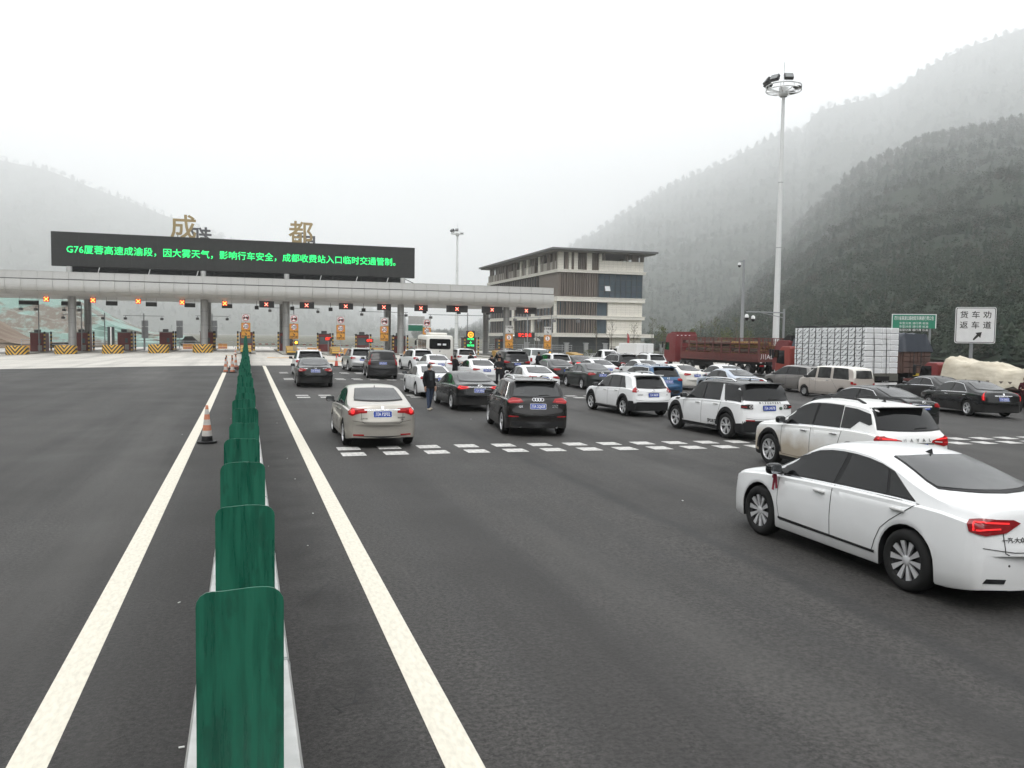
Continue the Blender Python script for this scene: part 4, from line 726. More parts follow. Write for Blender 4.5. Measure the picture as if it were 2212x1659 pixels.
# ------------------------------------------------------------------ cars
TPL = {
 'sedan': dict(L0=4.7, H0=1.46, prof=[(-2.35, .58), (-2.345, .66), (-2.31, .74), (-2.265, 1.0), (-2.20, 1.07), (-1.72, 1.095), (-.85, 1.405), (-.4, 1.46), (.1, 1.46), (.5, 1.39), (1.28, 1.0), (1.9, .90), (2.2, .78), (2.33, .62), (2.35, .5)],
    belt=[(-2.35, .88), (-1.6, .965), (0, .93), (1.2, .87), (2.0, .78), (2.35, .6)], plan=[(-2.35, .80), (-2.25, .895), (-2.0, .965), (-1.4, 1), (1.3, 1), (2.0, .95), (2.25, .82), (2.35, .68)],
    wins=[(.98, -.13, 0, -.06), (-.21, -1.20, -.06, .42)], quarter=None, rg=(1.135, 1.375, .60, .50), doors=(1.0, -.17, -1.35), k=.42),
 'suv': dict(L0=4.65, H0=1.68, prof=[(-2.32, .60), (-2.31, .70), (-2.25, .80), (-2.20, 1.08), (-2.12, 1.15), (-1.80, 1.56), (-1.66, 1.63), (-1.2, 1.668), (-.3, 1.68), (.35, 1.61), (1.15, 1.10), (1.9, 1.0), (2.2, .86), (2.31, .66), (2.32, .5)],
    belt=[(-2.32, 1.0), (-1.7, 1.085), (0, 1.035), (1.1, .97), (2.0, .88), (2.32, .6)], plan=[(-2.32, .82), (-2.2, .91), (-1.95, .97), (-1.4, 1), (1.3, 1), (2.0, .96), (2.22, .84), (2.32, .70)],
    wins=[(.90, -.10, 0, -.04), (-.18, -1.02, -.04, .05)], quarter=(-1.10, -1.62, .05, .16), rg=(1.17, 1.545, .66, .56), doors=(.95, -.14, -1.12), k=.30),
 'boxsuv': dict(L0=4.65, H0=1.74, prof=[(-2.32, .60), (-2.31, .72), (-2.26, .82), (-2.23, 1.10), (-2.18, 1.18), (-2.0, 1.60), (-1.88, 1.685), (-1.4, 1.73), (-.3, 1.74), (.35, 1.68), (1.05, 1.14), (1.9, 1.05), (2.2, .9), (2.31, .66), (2.32, .5)],
    belt=[(-2.32, 1.04), (-1.7, 1.10), (0, 1.07), (1.1, 1.01), (2.0, .92), (2.32, .62)], plan=[(-2.32, .85), (-2.2, .93), (-1.95, .975), (-1.4, 1), (1.3, 1), (2.0, .965), (2.22, .86), (2.32, .72)],
    wins=[(.88, -.10, 0, -.04), (-.18, -1.05, -.04, .03)], quarter=(-1.13, -1.86, .03, .08), rg=(1.20, 1.60, .70, .62), doors=(.95, -.14, -1.15), k=.24),
 'van': dict(L0=4.4, H0=1.75, prof=[(-2.2, .55), (-2.19, .70), (-2.16, .80), (-2.14, 1.15), (-2.06, 1.60), (-1.95, 1.71), (-1.0, 1.75), (.55, 1.735), (.95, 1.63), (1.62, 1.10), (1.95, 1.0), (2.15, .82), (2.2, .5)],
    belt=[(-2.2, 1.0), (-1.7, 1.06), (0, 1.05), (1.3, 1.02), (1.9, .9), (2.2, .6)], plan=[(-2.2, .90), (-2.1, .95), (-1.9, .98), (-1.4, 1), (1.2, 1), (1.8, .96), (2.1, .84), (2.2, .72)],
    wins=[(1.30, .62, 0, -.03), (.40, -.46, -.02, .02)], quarter=(-.70, -1.74, .02, .14), framed=1, rg=(1.17, 1.54, .60, .54), doors=(1.2, .5, -.58), k=.16),
 'mpv': dict(L0=4.5, H0=1.62, prof=[(-2.25, .58), (-2.24, .68), (-2.18, .78), (-2.13, 1.05), (-2.05, 1.12), (-1.75, 1.50), (-1.6, 1.57), (-1.0, 1.61), (0, 1.62), (.45, 1.55), (1.5, 1.04), (1.95, .92), (2.15, .8), (2.24, .62), (2.25, .5)],
    belt=[(-2.25, .97), (-1.7, 1.04), (0, 1.0), (1.3, .92), (2.0, .8), (2.25, .6)], plan=[(-2.25, .84), (-2.15, .92), (-1.9, .97), (-1.4, 1), (1.2, 1), (1.9, .94), (2.15, .82), (2.25, .68)],
    wins=[(1.1, 0, 0, -.04), (-.08, -.98, -.04, .05)], quarter=(-1.08, -1.62, .05, .16), rg=(1.14, 1.49, .62, .54), doors=(1.0, -.04, -1.05), k=.30),
}
class Body:
    def __init__(s, tpl, L, W, H, wb, Rt, ax=-.02, sill=.21, clad=0., n=44, paint=0, roofmat=0, over=None, low=0.):
        t = dict(TPL[tpl]); t.update(over or {}); s.t = t; s.L, s.W, s.H, s.wb, s.R = L, W, H, wb, Rt; s.sill = sill
        fy, fz = L / t['L0'], H / t['H0']; s.fy, s.fz = fy, fz
        s.prof = chaikin([(y * fy, z * fz) for y, z in t['prof']], 2); s.belt = chaikin([(y * fy, z * fz) for y, z in t['belt']], 1)
        s.plan = chaikin([(y * fy, w * W / 2) for y, w in t['plan']], 2); s.k = t['k']; s.yr, s.yf = -L / 2, L / 2
        s.axles = (-wb / 2 + ax, wb / 2 + ax); s.Ra = Rt + .055; s.clad = clad
        st = [s.yr + L * i / n for i in range(n + 1)] + [s.yr + d for d in (.004, .012, .03, .05, .075, .1, .13, .17, .22, .28)] + [s.yf - d for d in (.004, .012, .03, .06, .1, .15, .22)]
        for a in s.axles:
            st += [a + s.Ra * math.cos(math.pi * i / 14) for i in range(15)] + [a - s.Ra - .004, a + s.Ra + .004]
        st = sorted(st); S = [st[0]]
        for y in st[1:]:
            if y - S[-1] > .0025: S.append(y)
        vs, fs, ms = [], [], []; rows = None; self_rows = []
        for y in S:
            r = s.section(y); rows = len(r)
            vs += [V(-x, yy, z) for x, yy, z in r] + [V(x, yy, z) for x, yy, z in r[-2:0:-1]]
        m = 2 * rows - 2
        for i in range(len(S) - 1):
            roofy = s.ztop(.5 * (S[i] + S[i + 1])) > s.zs(.5 * (S[i] + S[i + 1])) + .18
            for j in range(m):
                jj = j if j < rows - 1 else m - 1 - j        # mirrored row number
                fs.append((i * m + j, i * m + (j + 1) % m, (i + 1) * m + (j + 1) % m, (i + 1) * m + j))
                zc_ = sum(vs[q].z for q in fs[-1]) / 4; yc_ = .5 * (S[i] + S[i + 1]); ms.append(1 if jj < 3 or (low and zc_ < low and (yc_ < s.axles[0] - s.Ra or yc_ > s.axles[1] + s.Ra)) else (1 if jj == 3 and clad else (roofmat if (roofy and jj >= rows - 9) else paint)))
        fs.append(tuple(range(m - 1, -1, -1))); ms.append(1 if low else 0); b = (len(S) - 1) * m; fs.append(tuple(range(b, b + m))); ms.append(0)
        s.v, s.f, s.m = vs, fs, ms; s.bvh = BVHTree.FromPolygons(vs, fs)
    def ztop(s, y): return interp(s.prof, y)
    def zs(s, y): return min(interp(s.belt, y), s.ztop(y) - .025)
    def zl(s, y):
        for a in s.axles:
            d = abs(y - a)
            if d <= s.Ra + 1e-6: return max(s.sill, s.R + math.sqrt(max(0, s.Ra ** 2 - d * d)))
        e = min(y - s.yr, s.yf - y); return s.sill + .06 * max(0, 1 - e / .5)
    def upper(s, y):
        w, zs, zt = interp(s.plan, y), s.zs(y), s.ztop(y)
        ax, az = w - .03 - .045, zs + .02; hg = max(.004, zt - az); cz = min(.12, hg * .8)
        bx = ax - s.k * (hg - cz) * (.75 + .25 * min(1, hg / .4)); return w, zs, zt, ax, az, bx, zt - cz, cz
    def section(s, y):
        w, zs, zt, ax, az, bx, bz, cz = s.upper(y); zl = min(s.zl(y), zs - .05); zu = min(s.sill + .06 * max(0, 1 - min(y - s.yr, s.yf - y) / .5) - .004, zl); zm = .62 * zs
        def sw(z): return w - (.05 * ((zm - z) / zm) ** 2 if z < zm else .03 * ((z - zm) / max(.01, zs - zm)) ** 2)
        p = [(0, zu), (max(.05, w - .27), zu), (max(.05, w - .27), zl), (sw(zl) - .012, zl)]
        z1 = zl + (s.clad or .025); z1 = min(z1, zs - .03)
        for i in range(6):
            z = z1 + (zs - z1) * i / 5; p.append((sw(z), z))
        p.append((w - .03 - .012, zs + .012)); p.append((ax, az))
        for i in range(1, 5): p.append((ax + (bx - ax) * i / 4, az + (bz - az) * i / 4))
        for i in range(1, 9):
            t = math.pi / 2 * i / 8; e = 2 / 2.7
            p.append((bx * max(0, math.cos(t)) ** e if i < 8 else 0, bz + cz * math.sin(t) ** e))
        er, ef = y - s.yr, s.yf - y; bl = .13 * max(0, 1 - er / .5) ** 2 - .26 * max(0, 1 - ef / .7) ** 2
        bu = .10 * (1 - sstep(-1.2, -.2, y)) * sstep(0, .25, er) - .17 * sstep(.1, .9, y) * (1 - sstep(0, .7, 1 - ef / .9) if ef < .9 else 1)
        o = []
        for x, z in p:
            q = (x / max(.05, w)) ** 2; u = min(1, max(0, (z - zs) / .12)); o.append((x, y + q * (bl + (bu if u > 0 else 0) * u), z))
        return o
    def obj(s, mats, parent):
        return link('body', mesh_of('body', s.v, s.f, s.m, 32), mats, parent)
    def hit(s, ax, a, b):
        if ax in 'ci':                                  # round the rear corner: a < 0 on the tail, 0..0.4 round the corner, beyond that along the flank
            sg = -1 if ax == 'c' else 1; x0, y0 = s.W / 2 - .25, s.yr + .30
            if a < 0: o, d = V(sg * (x0 + a), -6, b), V(0, 1, 0)
            elif a <= .4:
                q = math.pi / 2 * a / .4; dr = V(sg * math.sin(q), -math.cos(q), 0); o, d = V(sg * x0, y0, b) + dr * 2, -dr
            else: o, d = V(sg * 4, y0 + a - .4, b), V(-sg, 0, 0)
            l, n, i, _ = s.bvh.ray_cast(o, d)
            if l is None: l, n, i, _ = s.bvh.find_nearest(V(sg * x0, y0, b))
            if n.dot(d) > 0: n = -n
            return l, n
        o, d = {'L': (V(-4, a, b), V(1, 0, 0)), 'R': (V(4, a, b), V(-1, 0, 0)), 'B': (V(a, -6, b), V(0, 1, 0)), 'F': (V(a, 6, b), V(0, -1, 0)), 'T': (V(a, b, 5), V(0, 0, -1))}[ax]
        l, n, i, _ = s.bvh.ray_cast(o, d)
        if l is None: l, n, i, _ = s.bvh.find_nearest(o + d * (3.2 if ax in 'LR' else 3.6 if ax in 'BF' else 3.5))
        if n.dot(d) > 0: n = -n
        return l, n
    def patch(s, poly, ax, off=.005, rings=3, ds=.09, mb=None, k=0, th=.012, rnd=0.):
        if rnd: poly = chaikin(poly, 2, rnd, True)
        bd = []
        for a, b in zip(poly, poly[1:] + poly[:1]):
            n = max(1, int(math.hypot(b[0] - a[0], b[1] - a[1]) / ds + .5)); bd += [(a[0] + (b[0] - a[0]) * i / n, a[1] + (b[1] - a[1]) * i / n) for i in range(n)]
        cx = sum(p[0] for p in bd) / len(bd); cy = sum(p[1] for p in bd) / len(bd); n = len(bd); vs = []; nr = []
        for r in range(rings):
            q = 1 - r / rings
            for a, b in bd:
                l, m = s.hit(ax, cx + (a - cx) * q, cy + (b - cy) * q); vs.append(l + m * off); nr.append(m)
        l, m = s.hit(ax, cx, cy); vs.append(l + m * off); c = len(vs) - 1
        fs = []
        for r in range(rings - 1): fs += [(r * n + i, r * n + (i + 1) % n, (r + 1) * n + (i + 1) % n, (r + 1) * n + i) for i in range(n)]
        r = rings - 1; fs += [(r * n + i, r * n + (i + 1) % n, c) for i in range(n)]
        b = len(vs); vs += [vs[i] - nr[i] * th for i in range(n)]; fs += [(i, b + i, b + (i + 1) % n, (i + 1) % n) for i in range(n)]
        a2 = (vs[1] - vs[0]).cross(vs[c] - vs[0])
        if a2.dot(nr[0]) < 0: fs = [tuple(reversed(f)) for f in fs]
        mb = mb or MB(); mb.add(vs, fs, k); return mb
    def strip(s, pts, ax, w=.01, off=.004, mb=None, k=0, ds=.06, closed=False, th=.0):
        P = []
        for a, b in zip(pts, pts[1:] + (pts[:1] if closed else [])):
            n = max(1, int(math.hypot(b[0] - a[0], b[1] - a[1]) / ds + .5)); P += [(a[0] + (b[0] - a[0]) * i / n, a[1] + (b[1] - a[1]) * i / n) for i in range(n)]
        if not closed: P.append(pts[-1])
        H = [s.hit(ax, *p) for p in P]; n = len(H); vs = []
        for i, (l, m) in enumerate(H):
            a = H[(i + 1) % n if closed else min(i + 1, n - 1)][0] - H[i - 1 if (closed or i) else 0][0]
            sd = a.cross(m).normalized() * w / 2; vs += [l + m * (off * .2) - sd * 1.2, l + m * (off + th) - sd, l + m * (off + th) + sd, l + m * (off * .2) + sd * 1.2]
        fs = []
        for i in range(n if closed else n - 1):
            j = (i + 1) % n; fs += [(i * 4 + q, j * 4 + q, j * 4 + q + 1, i * 4 + q + 1) for q in range(3)]
        mb = mb or MB(); mb.add(vs, fs, k); return mb
    def frame(s, ax, a, b, up=V(0, 0, 1)):
        l, n = s.hit(ax, a, b); x = up.cross(n).normalized(); u = n.cross(x); M = Matrix((x, u, n)).transposed().to_4x4(); M.translation = l; return M
WHEELS = {}
def wheel_meshes(Rt, tw, style):
    """local axis X, outer face at -X; hub dish, tyre, alloy"""
    key = (Rt, tw, style)
    if key in WHEELS: return WHEELS[key]
    rr = Rt * (.66 if style != 'steel' else .58); h = tw / 2
    ty = MB().lathe([(rr - .01, -h + .03), (rr, -h + .012), (rr + .012, -h + .004), ((rr + Rt) / 2, -h - .004), (Rt - .03, -h + .006), (Rt - .008, -h + .03), (Rt, -h + .06), (Rt, h - .06), (Rt - .01, h - .02), (rr, h - .01), (rr - .02, h - .04)], 30, 'X').mesh('tyre', 40)
    ds = MB().lathe([(0.001, -h + .075), (rr * .3, -h + .075), (rr * .92, -h + .06), (rr, -h + .02), (rr, h - .03)], 26, 'X').mesh('wheel', 50)
    m = MB()
    if style != 'ten': m.lathe([(rr - .022, -h + .03), (rr - .012, -h + .006), (rr + .004, -h + .004), (rr + .004, -h + .03)], 30, 'X')
    ns, tw2, wi, woo = {'ten': (10, 0, .024, .068), 'five': (5, 1, .05, .10), 'ten2': (5, 2, .032, .05), 'seven': (7, 0, .045, .075), 'twin': (6, 2, .03, .05), 'multi': (12, 0, .022, .04), 'steel': (8, 0, .05, .06)}[style]
    for i in range(ns):
        for q in ((0,) if tw2 < 2 else (-1, 1)):
            a = 2 * math.pi * i / ns; t = .22 * q; r0, r1 = .05, rr - .008
            def pt(r, ang, x): return V(x, r * math.cos(ang), r * math.sin(ang))
            a1 = a + t * .3; a2 = a + t; vs = []
            for r, an, w, x in ((r0, a1, wi, -h + .035), (r0 + (r1 - r0) * .5, a1 * .5 + a2 * .5, (wi + woo) / 2, -h + .024), (r1, a2, woo, -h + .018)):
                da = w / 2 / r; vs += [pt(r, an - da, x), pt(r, an + da, x), pt(r, an - da * .8, x + .03), pt(r, an + da * .8, x + .03)]
            m.add(vs, [(0, 1, 5, 4), (4, 5, 9, 8), (0, 4, 6, 2), (4, 8, 10, 6), (1, 3, 7, 5), (5, 7, 11, 9), (0, 2, 3, 1), (8, 9, 11, 10)])
    m.lathe([(.001, -h + .016), (.03, -h + .016), (.055, -h + .026), (.06, -h + .05)], 14, 'X')
    al = m.mesh('rim', 30); WHEELS[key] = (ds, ty, al); return WHEELS[key]
def add_wheels(root, axles, xw, Rt, tw, style, dirty=False, dual=False):
    ds, ty, al = wheel_meshes(Rt, tw, style)
    for a in axles:
        for sgn in (-1, 1):
            w = link('wheel', ds, DARKALLOY, root, (sgn * xw, a, Rt), (random.random() * 6 if not dirty else .4, 0, math.pi if sgn > 0 else 0))
            link('tyre', ty, RUBBER, w)
            link('rim', al, ALLOY if style != 'steel' else mat('steel_rim', (.35, .35, .35), .5, .5), w)
def slope_place(o, x, y, ang):
    e = .6; nx = -(gz(x + e, y) - gz(x - e, y)) / (2 * e); ny = -(gz(x, y + e) - gz(x, y - e)) / (2 * e)
    up = V(nx, ny, 1).normalized(); f = V(-math.sin(R(ang)), math.cos(R(ang)), 0); r = f.cross(up).normalized(); f = up.cross(r)
    M = Matrix((r, f, up)).transposed().to_4x4(); M.translation = (x, y, gz(x, y)); o.matrix_world = M
def paint_mat(name, col, rough=.28, metal=0., coat=.8, dust=.12):
    if 'paint_' + name in MATS: return MATS['paint_' + name]
    m = mat('paint_' + name, col, rough, metal, .5 if col[1] > .1 else .3, coat); n, b = nodes_of(m); co = NN(n, 'ShaderNodeTexCoord').outputs['Object']; sx = NN(n, 'ShaderNodeSeparateXYZ'); n.links.new(co, sx.inputs[0])
    nz = noise(n, co, 2.2, 6); c = mixc(n, remap(n, nz, .4, .75, 0, dust), col, tuple(v * .8 + .03 for v in col)); f = remap(n, mth(n, 'ADD', sx.outputs[2], mth(n, 'MULTIPLY', nz, .35)), .80, .36, 0, .38)   # road dust along the sills
    n.links.new(mixc(n, f, c, (.17, .155, .135) if col[1] > .1 else (.05, .046, .042)), b.inputs['Base Color']); n.links.new(remap(n, f, 0, .4, rough, .7), b.inputs['Roughness']); return m
PW = paint_mat('white', (.74, .745, .75), .35, 0, .5); PB = paint_mat('black', (.004, .0045, .005), .22, 0, .35, .2); PDG = paint_mat('graphite', (.024, .024, .025), .3, .3, .4)
PBR = paint_mat('brown_black', (.011, .0095, .009), .22, .3, .45, .2); PSIL = paint_mat('champagne', (.46, .43, .385), .3, .6, .7); PSG = paint_mat('silver', (.45, .45, .45), .3, .5)
PGRN = paint_mat('dark_green_grey', (.018, .023, .022), .28, .25, .5); PBLUE = paint_mat('blue', (.02, .085, .19), .25, .3); PLB = paint_mat('pale_blue_silver', (.40, .45, .53), .28, .5); PVAN = paint_mat('beige_pink', (.50, .45, .41), .35, .25)
PGM = paint_mat('grey_beige', (.20, .19, .18), .3, .5); PCR = paint_mat('cream_white', (.72, .70, .65), .4, 0, .4)
def win_poly(B, yf, yr, sf, sr, m=0.):
    zb = lambda y: B.zs(y) + .05 - m
    ztp = lambda y: B.upper(y)[6] - .004 + m
    yr -= m; yf += m; n = 9; bot = [(yr + (yf - yr) * i / n, zb(yr + (yf - yr) * i / n)) for i in range(n + 1)]
    yt1 = yf + sf
    while ztp(yt1) < zb(yt1) + .035 and yt1 > yr: yt1 -= .02
    yt0 = yr + sr; top = [(yt1 + (yt0 - yt1) * i / n, ztp(yt1 + (yt0 - yt1) * i / n)) for i in range(n + 1)]
    return bot + top
def prism_badge(M, mesh, m, root, name='badge'):
    o = link(name, mesh, m, root); o.matrix_local = M; return o
def ring_mesh(r, t, sx=1.):
    mb = MB(); mb.lathe([(r - t, .0), (r - t, .006), (r, .009), (r + t, .006), (r + t, 0)], 20); mb.v = [V(v.x * sx, v.y, v.z) for v in mb.v]; return mb
def logo_mesh(kind):
    if kind == 'rings':
        mb = MB()
        for i in range(4): b = ring_mesh(.05, .007).xform(Matrix.Translation((-.117 + .078 * i, 0, .001 * (i % 2)))); mb.add(b.v, b.f)
        return mb.mesh('badge', 40)
    mb = ring_mesh(.055, .006, 1.35 if kind == 'oval' else 1.)
    if kind == 'oval': b = ring_mesh(.03, .006, .8); mb.add(b.v, b.f); b = ring_mesh(.03, .005, 1.7).xform(Matrix.Translation((0, .02, 0))); mb.add(b.v, b.f)
    elif kind == 'vw': mb.tube([(-.04, .035, .004), (-.018, -.045, .004), (0, 0, .004), (.018, -.045, .004), (.04, .035, .004)], .006, 5)
    elif kind == 'h': mb = MB(); mb.tube([(-.045, .05, 0), (-.03, -.05, 0)], .01, 5); mb.tube([(.045, .05, 0), (.03, -.05, 0)], .01, 5); mb.tube([(-.035, 0, 0), (.035, 0, 0)], .01, 5)
    elif kind == 'shield': mb = MB().prism([(-.035, .05), (.035, .05), (.035, -.01), (0, -.06), (-.035, -.01)], 0, .012)
    elif kind == 'bar': mb.tube([(-.055, 0, .004), (.055, 0, .004)], .007, 5)
    elif kind == 'disc': mb.lathe([(0.001, .005), (.05, .004)], 18)
    elif kind == 'greenoval': mb = MB(); mb.lathe([(.001, .01), (.04, .009), (.045, 0)], 18); mb.v = [V(v.x * 1.5, v.y, v.z) for v in mb.v]
    return mb.mesh('badge', 40)
TL_SEDAN = dict(o=[[(-.20, .83), (.0, .77), (.22, .785), (.36, .87), (.33, .95), (.0, .955), (-.20, .93)]], **{'in': [([(-.16, .86), (.1, .85), (.1, .875), (-.16, .885)], CLEARLENS)]})
TL_SUV = dict(o=[[(-.17, .95), (.0, .90), (.22, .91), (.36, 1.0), (.33, 1.07), (.0, 1.06), (-.17, 1.03)]], **{'in': [([(-.13, .965), (.1, .95), (.1, .975), (-.13, .985)], CLEARLENS)]})
def car(label, name, tpl, x, y, ang, L, W, H, wb, Rt, paint, style='five', lod=1, tl=None, tlmat=None, plate='', pz=.83, logo=None, lz=None, texts=(), rails=None, spoiler=0, clad=0., chrome=False,
        roofpaint=None, mirror=None, valance=None, reflect=None, glass=None, over=None, handle=None, sill=.21, extra=None, group='cars queuing for the toll lanes', cat='car', exhaust=False, garnish=None, seam=None, glassb=None, low=0.):
    root = empty(name, label=label, cat=cat, group=group); slope_place(root, x, y, ang)
    B = Body(tpl, L, W, H, wb, Rt, sill=sill, clad=clad, n=44 if lod > 1 else 30, roofmat=2 if roofpaint else 0, over=over, low=low)
    B.obj([paint, BLACK] + ([roofpaint] if roofpaint else []), root); fx = W / 1.8; fy, fz = B.fy, B.fz; t = B.t
    add_wheels(root, B.axles, W / 2 - .125, Rt, .215, style)
    gm = glass or GLASS; wins = [tuple(a * fy for a in w) for w in t['wins']]; q = t['quarter']
    allw = wins + ([tuple(a * fy for a in q)] if q else [])
    for sd in 'LR':
        sx = -1 if sd == 'L' else 1
        if t.get('framed'):
            for w in allw: B.patch(win_poly(B, *w, .03), sd, .004, 3, .10).obj('window_trim', BLACK, root)
        elif t.get('split'): B.patch(win_poly(B, allw[0][0], allw[-2][1], allw[0][2], allw[-2][3], .016), sd, .004, 3, .10).obj('window_trim', BLACK, root)
        else: B.patch(win_poly(B, allw[0][0], allw[-1][1], allw[0][2], allw[-1][3], .016), sd, .004, 3, .10).obj('window_trim', BLACK, root)
        dp = [d * fy for d in t['doors']]; dp[0] = min(dp[0], B.axles[1] - B.Ra - .05); ya = B.axles[0]; s0 = sill + .13; doors = []
        if lod > 1:
            zt = lambda yy: B.zs(yy) + .028
            fd = [(dp[0], zt(dp[0])), (dp[0] - .0, s0 + .22), (dp[0] - .06, s0), (dp[1] - .01, s0), (dp[1], .62), (dp[1], zt(dp[1]))]
            yc = ya + B.Ra + .06; rd = [(dp[1] - .004, zt(dp[1])), (dp[1] - .004, .62), (dp[1] - .014, s0), (yc + .05, s0), (yc + .02, s0 + .06)] + [(ya + (B.Ra + .07) * math.cos(R(a_)), B.R + (B.Ra + .07) * math.sin(R(a_))) for a_ in ((15, 38, 60) if dp[2] < ya + .25 else (15, 38))] + [(dp[2], zt(dp[2]))]
            for pts in (fd, rd):
                d = B.patch(pts, sd, .0035, 4, .08).obj('door', paint, root); doors.append(d)
                B.strip(pts[:] if True else pts, sd, .007, .0055, ds=.05, closed=True).obj('seam', mat('seam_dark', (.03, .03, .03), .8), d)
                yh = pts[-1][0] - .03 if pts is rd else pts[-1][0] + .0
                hy = (dp[1] + .22) if pts is fd else (dp[2] + .24); hz = B.zs(hy) - .085
                l, n = B.hit(sd, hy, hz); MB().box((0, 0, 0), (.035, .21, .032), ch=.012).obj('handle', handle or paint, d, l + n * .022)
        for i, w in enumerate(wins):
            B.patch(win_poly(B, *w), sd, .008, 3, .08).obj('side_window', gm, doors[i] if doors else root)
        if q and t.get('qpoly'):                    # swept-up quarter light, black through to the tailgate glass
            qp = [(yq * fy, B.zs(yq * fy) + .05 + rq * (B.upper(yq * fy)[6] - .004 - B.zs(yq * fy) - .05)) for yq, rq in t['qpoly']]
            B.patch(qp, sd, .009, 3, .06).obj('quarter_window', gm, root)
        elif q: B.patch(win_poly(B, *allw[-1]), sd, .008, 3, .08).obj('quarter_window', gm, root)
        if chrome:
            pl = win_poly(B, allw[0][0], allw[-1][1], allw[0][2], allw[-1][3], .022)
            B.strip(pl[:10] if chrome == 1 else pl, sd, .02, .007, closed=(chrome == 2)).obj('window_chrome', CHROME, root)
        # mirror
        my = wins[0][0] - .13; mz = B.zs(my) + .12; mxx = sx * (W / 2 + .085)
        mb = MB().box((mxx, my, mz), (.23, .13, .155), ch=.05, rz=sx * -.15); mb.tube([(sx * (W / 2 - .06), my, mz - .07), (sx * (W / 2 + .03), my, mz - .05)], .03, 6)
        mr = mb.obj('mirror', mirror or paint, root, smooth=60)
        MB().prism(rrect(.19, .12, .04), 0, .006, 'XZ').obj('mirror_glass', mat('mirror_glass', (.25, .26, .27), .15, .8), mr, (mxx, my - .071, mz), (0, 0, sx * -.15))
        # tail light: outlines in (distance round the corner, height)
        tt = tl or (TL_SUV if tpl in ('suv', 'boxsuv', 'mpv') else TL_SEDAN); cc = 'c' if sd == 'L' else 'i'; mb = MB()
        for pb in tt['o']: B.patch(pb, cc, .014, 4, .05, mb, th=.03)
        tlo = mb.obj('tail_light', tlmat or REDLENS, root, smooth=35)
        for pb, m2 in tt.get('in', ()): B.patch(pb, cc, .020, 2, .05, th=.008).obj('lamp_segment', m2, tlo)
        if reflect: B.patch([(sx * (reflect[0] + a) * fx, reflect[1] + b) for a, b in ((-.13, -.018), (.13, -.012), (.13, .022), (-.13, .018))], 'B', .008, 2, .08).obj('reflector', REDLENS, root)
        # head light
        zf = .66 * fz; B.patch([(sx * .50 * fx, zf), (sx * .80 * fx, zf + .03), (sx * .80 * fx, zf + .13), (sx * .52 * fx, zf + .09)], 'F', .008, 2, .08).obj('head_light', CLEARLENS, root)
        if exhaust: MB().lathe([(.03, -.1), (.035, 0), (.028, .0), (.026, .06)], 12, 'Y').obj('exhaust', CHROME, root, (sx * .5 * fx, B.yr + .05, .3))
        if clad:
            for a in B.axles:
                mb = MB(); B.strip([(a + (B.Ra + .03) * math.cos(tt_), B.R + (B.Ra + .03) * math.sin(tt_)) for tt_ in [math.pi * i / 14 for i in range(15)]], sd, .065, .010, mb, ds=.5)
                mb.obj('arch_trim', BLACK, root)
    # rear and front glass
    z1, z2, w1, w2 = t['rg']; z1 *= fz; z2 *= fz
    rp = [(-w1 * fx, z1), (-w1 * .5 * fx, z1 - .012), (0, z1 - .016), (w1 * .5 * fx, z1 - .012), (w1 * fx, z1), (w1 * fx * .98, z1 + .05), (w2 * fx, z2), (w2 * .5 * fx, z2 + .012), (0, z2 + .016), (-w2 * .5 * fx, z2 + .012), (-w2 * fx, z2), (-w1 * fx * .98, z1 + .05)]
    B.patch([(a * 1.03, (b - z1) * 1.05 + z1 - .015) for a, b in rp], 'B', .010, 4, .08).obj('window_trim', BLACK, root)
    B.patch(rp, 'B', .015, 4, .08).obj('rear_window', glassb or gm, root)
    zc = interp(B.prof, wins[0][0] + .16) + .05; B.patch([(-.64 * fx, zc), (.64 * fx, zc), (.54 * fx, H - .09), (-.54 * fx, H - .09)], 'F', .006, 4, .12).obj('windscreen', GLASS, root)
    B.patch([(-.42 * fx, .56 * fz), (.42 * fx, .56 * fz), (.46 * fx, .72 * fz), (-.46 * fx, .72 * fz)], 'F', .008, 2, .1).obj('grille', BLACK, root)
    if valance:
        zv0, zv1, wv = valance; B.patch([(-wv * .9 * fx, zv0), (wv * .9 * fx, zv0), (wv * fx, zv1), (-wv * fx, zv1)], 'B', .008, 3, .08).obj('bumper_insert', BLACK, root)
    if lod > 1:                                    # joint between bumper and body
        B.strip([(-.72 * fx, .675 * fz), (-.4 * fx, .635 * fz), (.4 * fx, .635 * fz), (.72 * fx, .675 * fz)], 'B', .007, .005, ds=.05).obj('bumper_joint', mat('seam_dark', (.03, .03, .03), .8), root)
    if seam:                                       # boot lid outline
        B.strip([(a * fx, b) for a, b in seam], 'B', .008, .005, ds=.05).obj('boot_seam', mat('seam_dark', (.03, .03, .03), .8), root)
    if garnish:
        gzz, gw, gh, gm2 = garnish; B.patch([(-gw, gzz - gh), (gw, gzz - gh), (gw, gzz + gh), (-gw, gzz + gh)], 'B', .018, 2, .08, th=.02).obj('chrome_strip', gm2, root)
    if plate:
        M = B.frame('B', 0, pz); M2 = M @ Matrix.Translation((0, 0, .016))
        p = link('licence_plate', MB().prism(rrect(.45, .145, .02, 3), -.006, .006).mesh('licence_plate'), PLATEBLUE, root); p.matrix_local = M2
        link('lettering', text_mesh(plate, .118, .012), WHITEPAINT, p, (0, -.004, .0075)).scale = (min(1, .40 / (.118 * .55 * (len(plate) + .9))), 1, 1)
        if lod > 1: link('frame', MB().prism(rrect(.465, .16, .022, 3), -.008, -.002).mesh('frame'), CHROME if lod > 1 else BLACK, p)
    if logo: prism_badge(B.frame('B', 0, lz or pz + .15) @ Matrix.Translation((0, 0, .008)), logo_mesh(logo), CHROME, root)
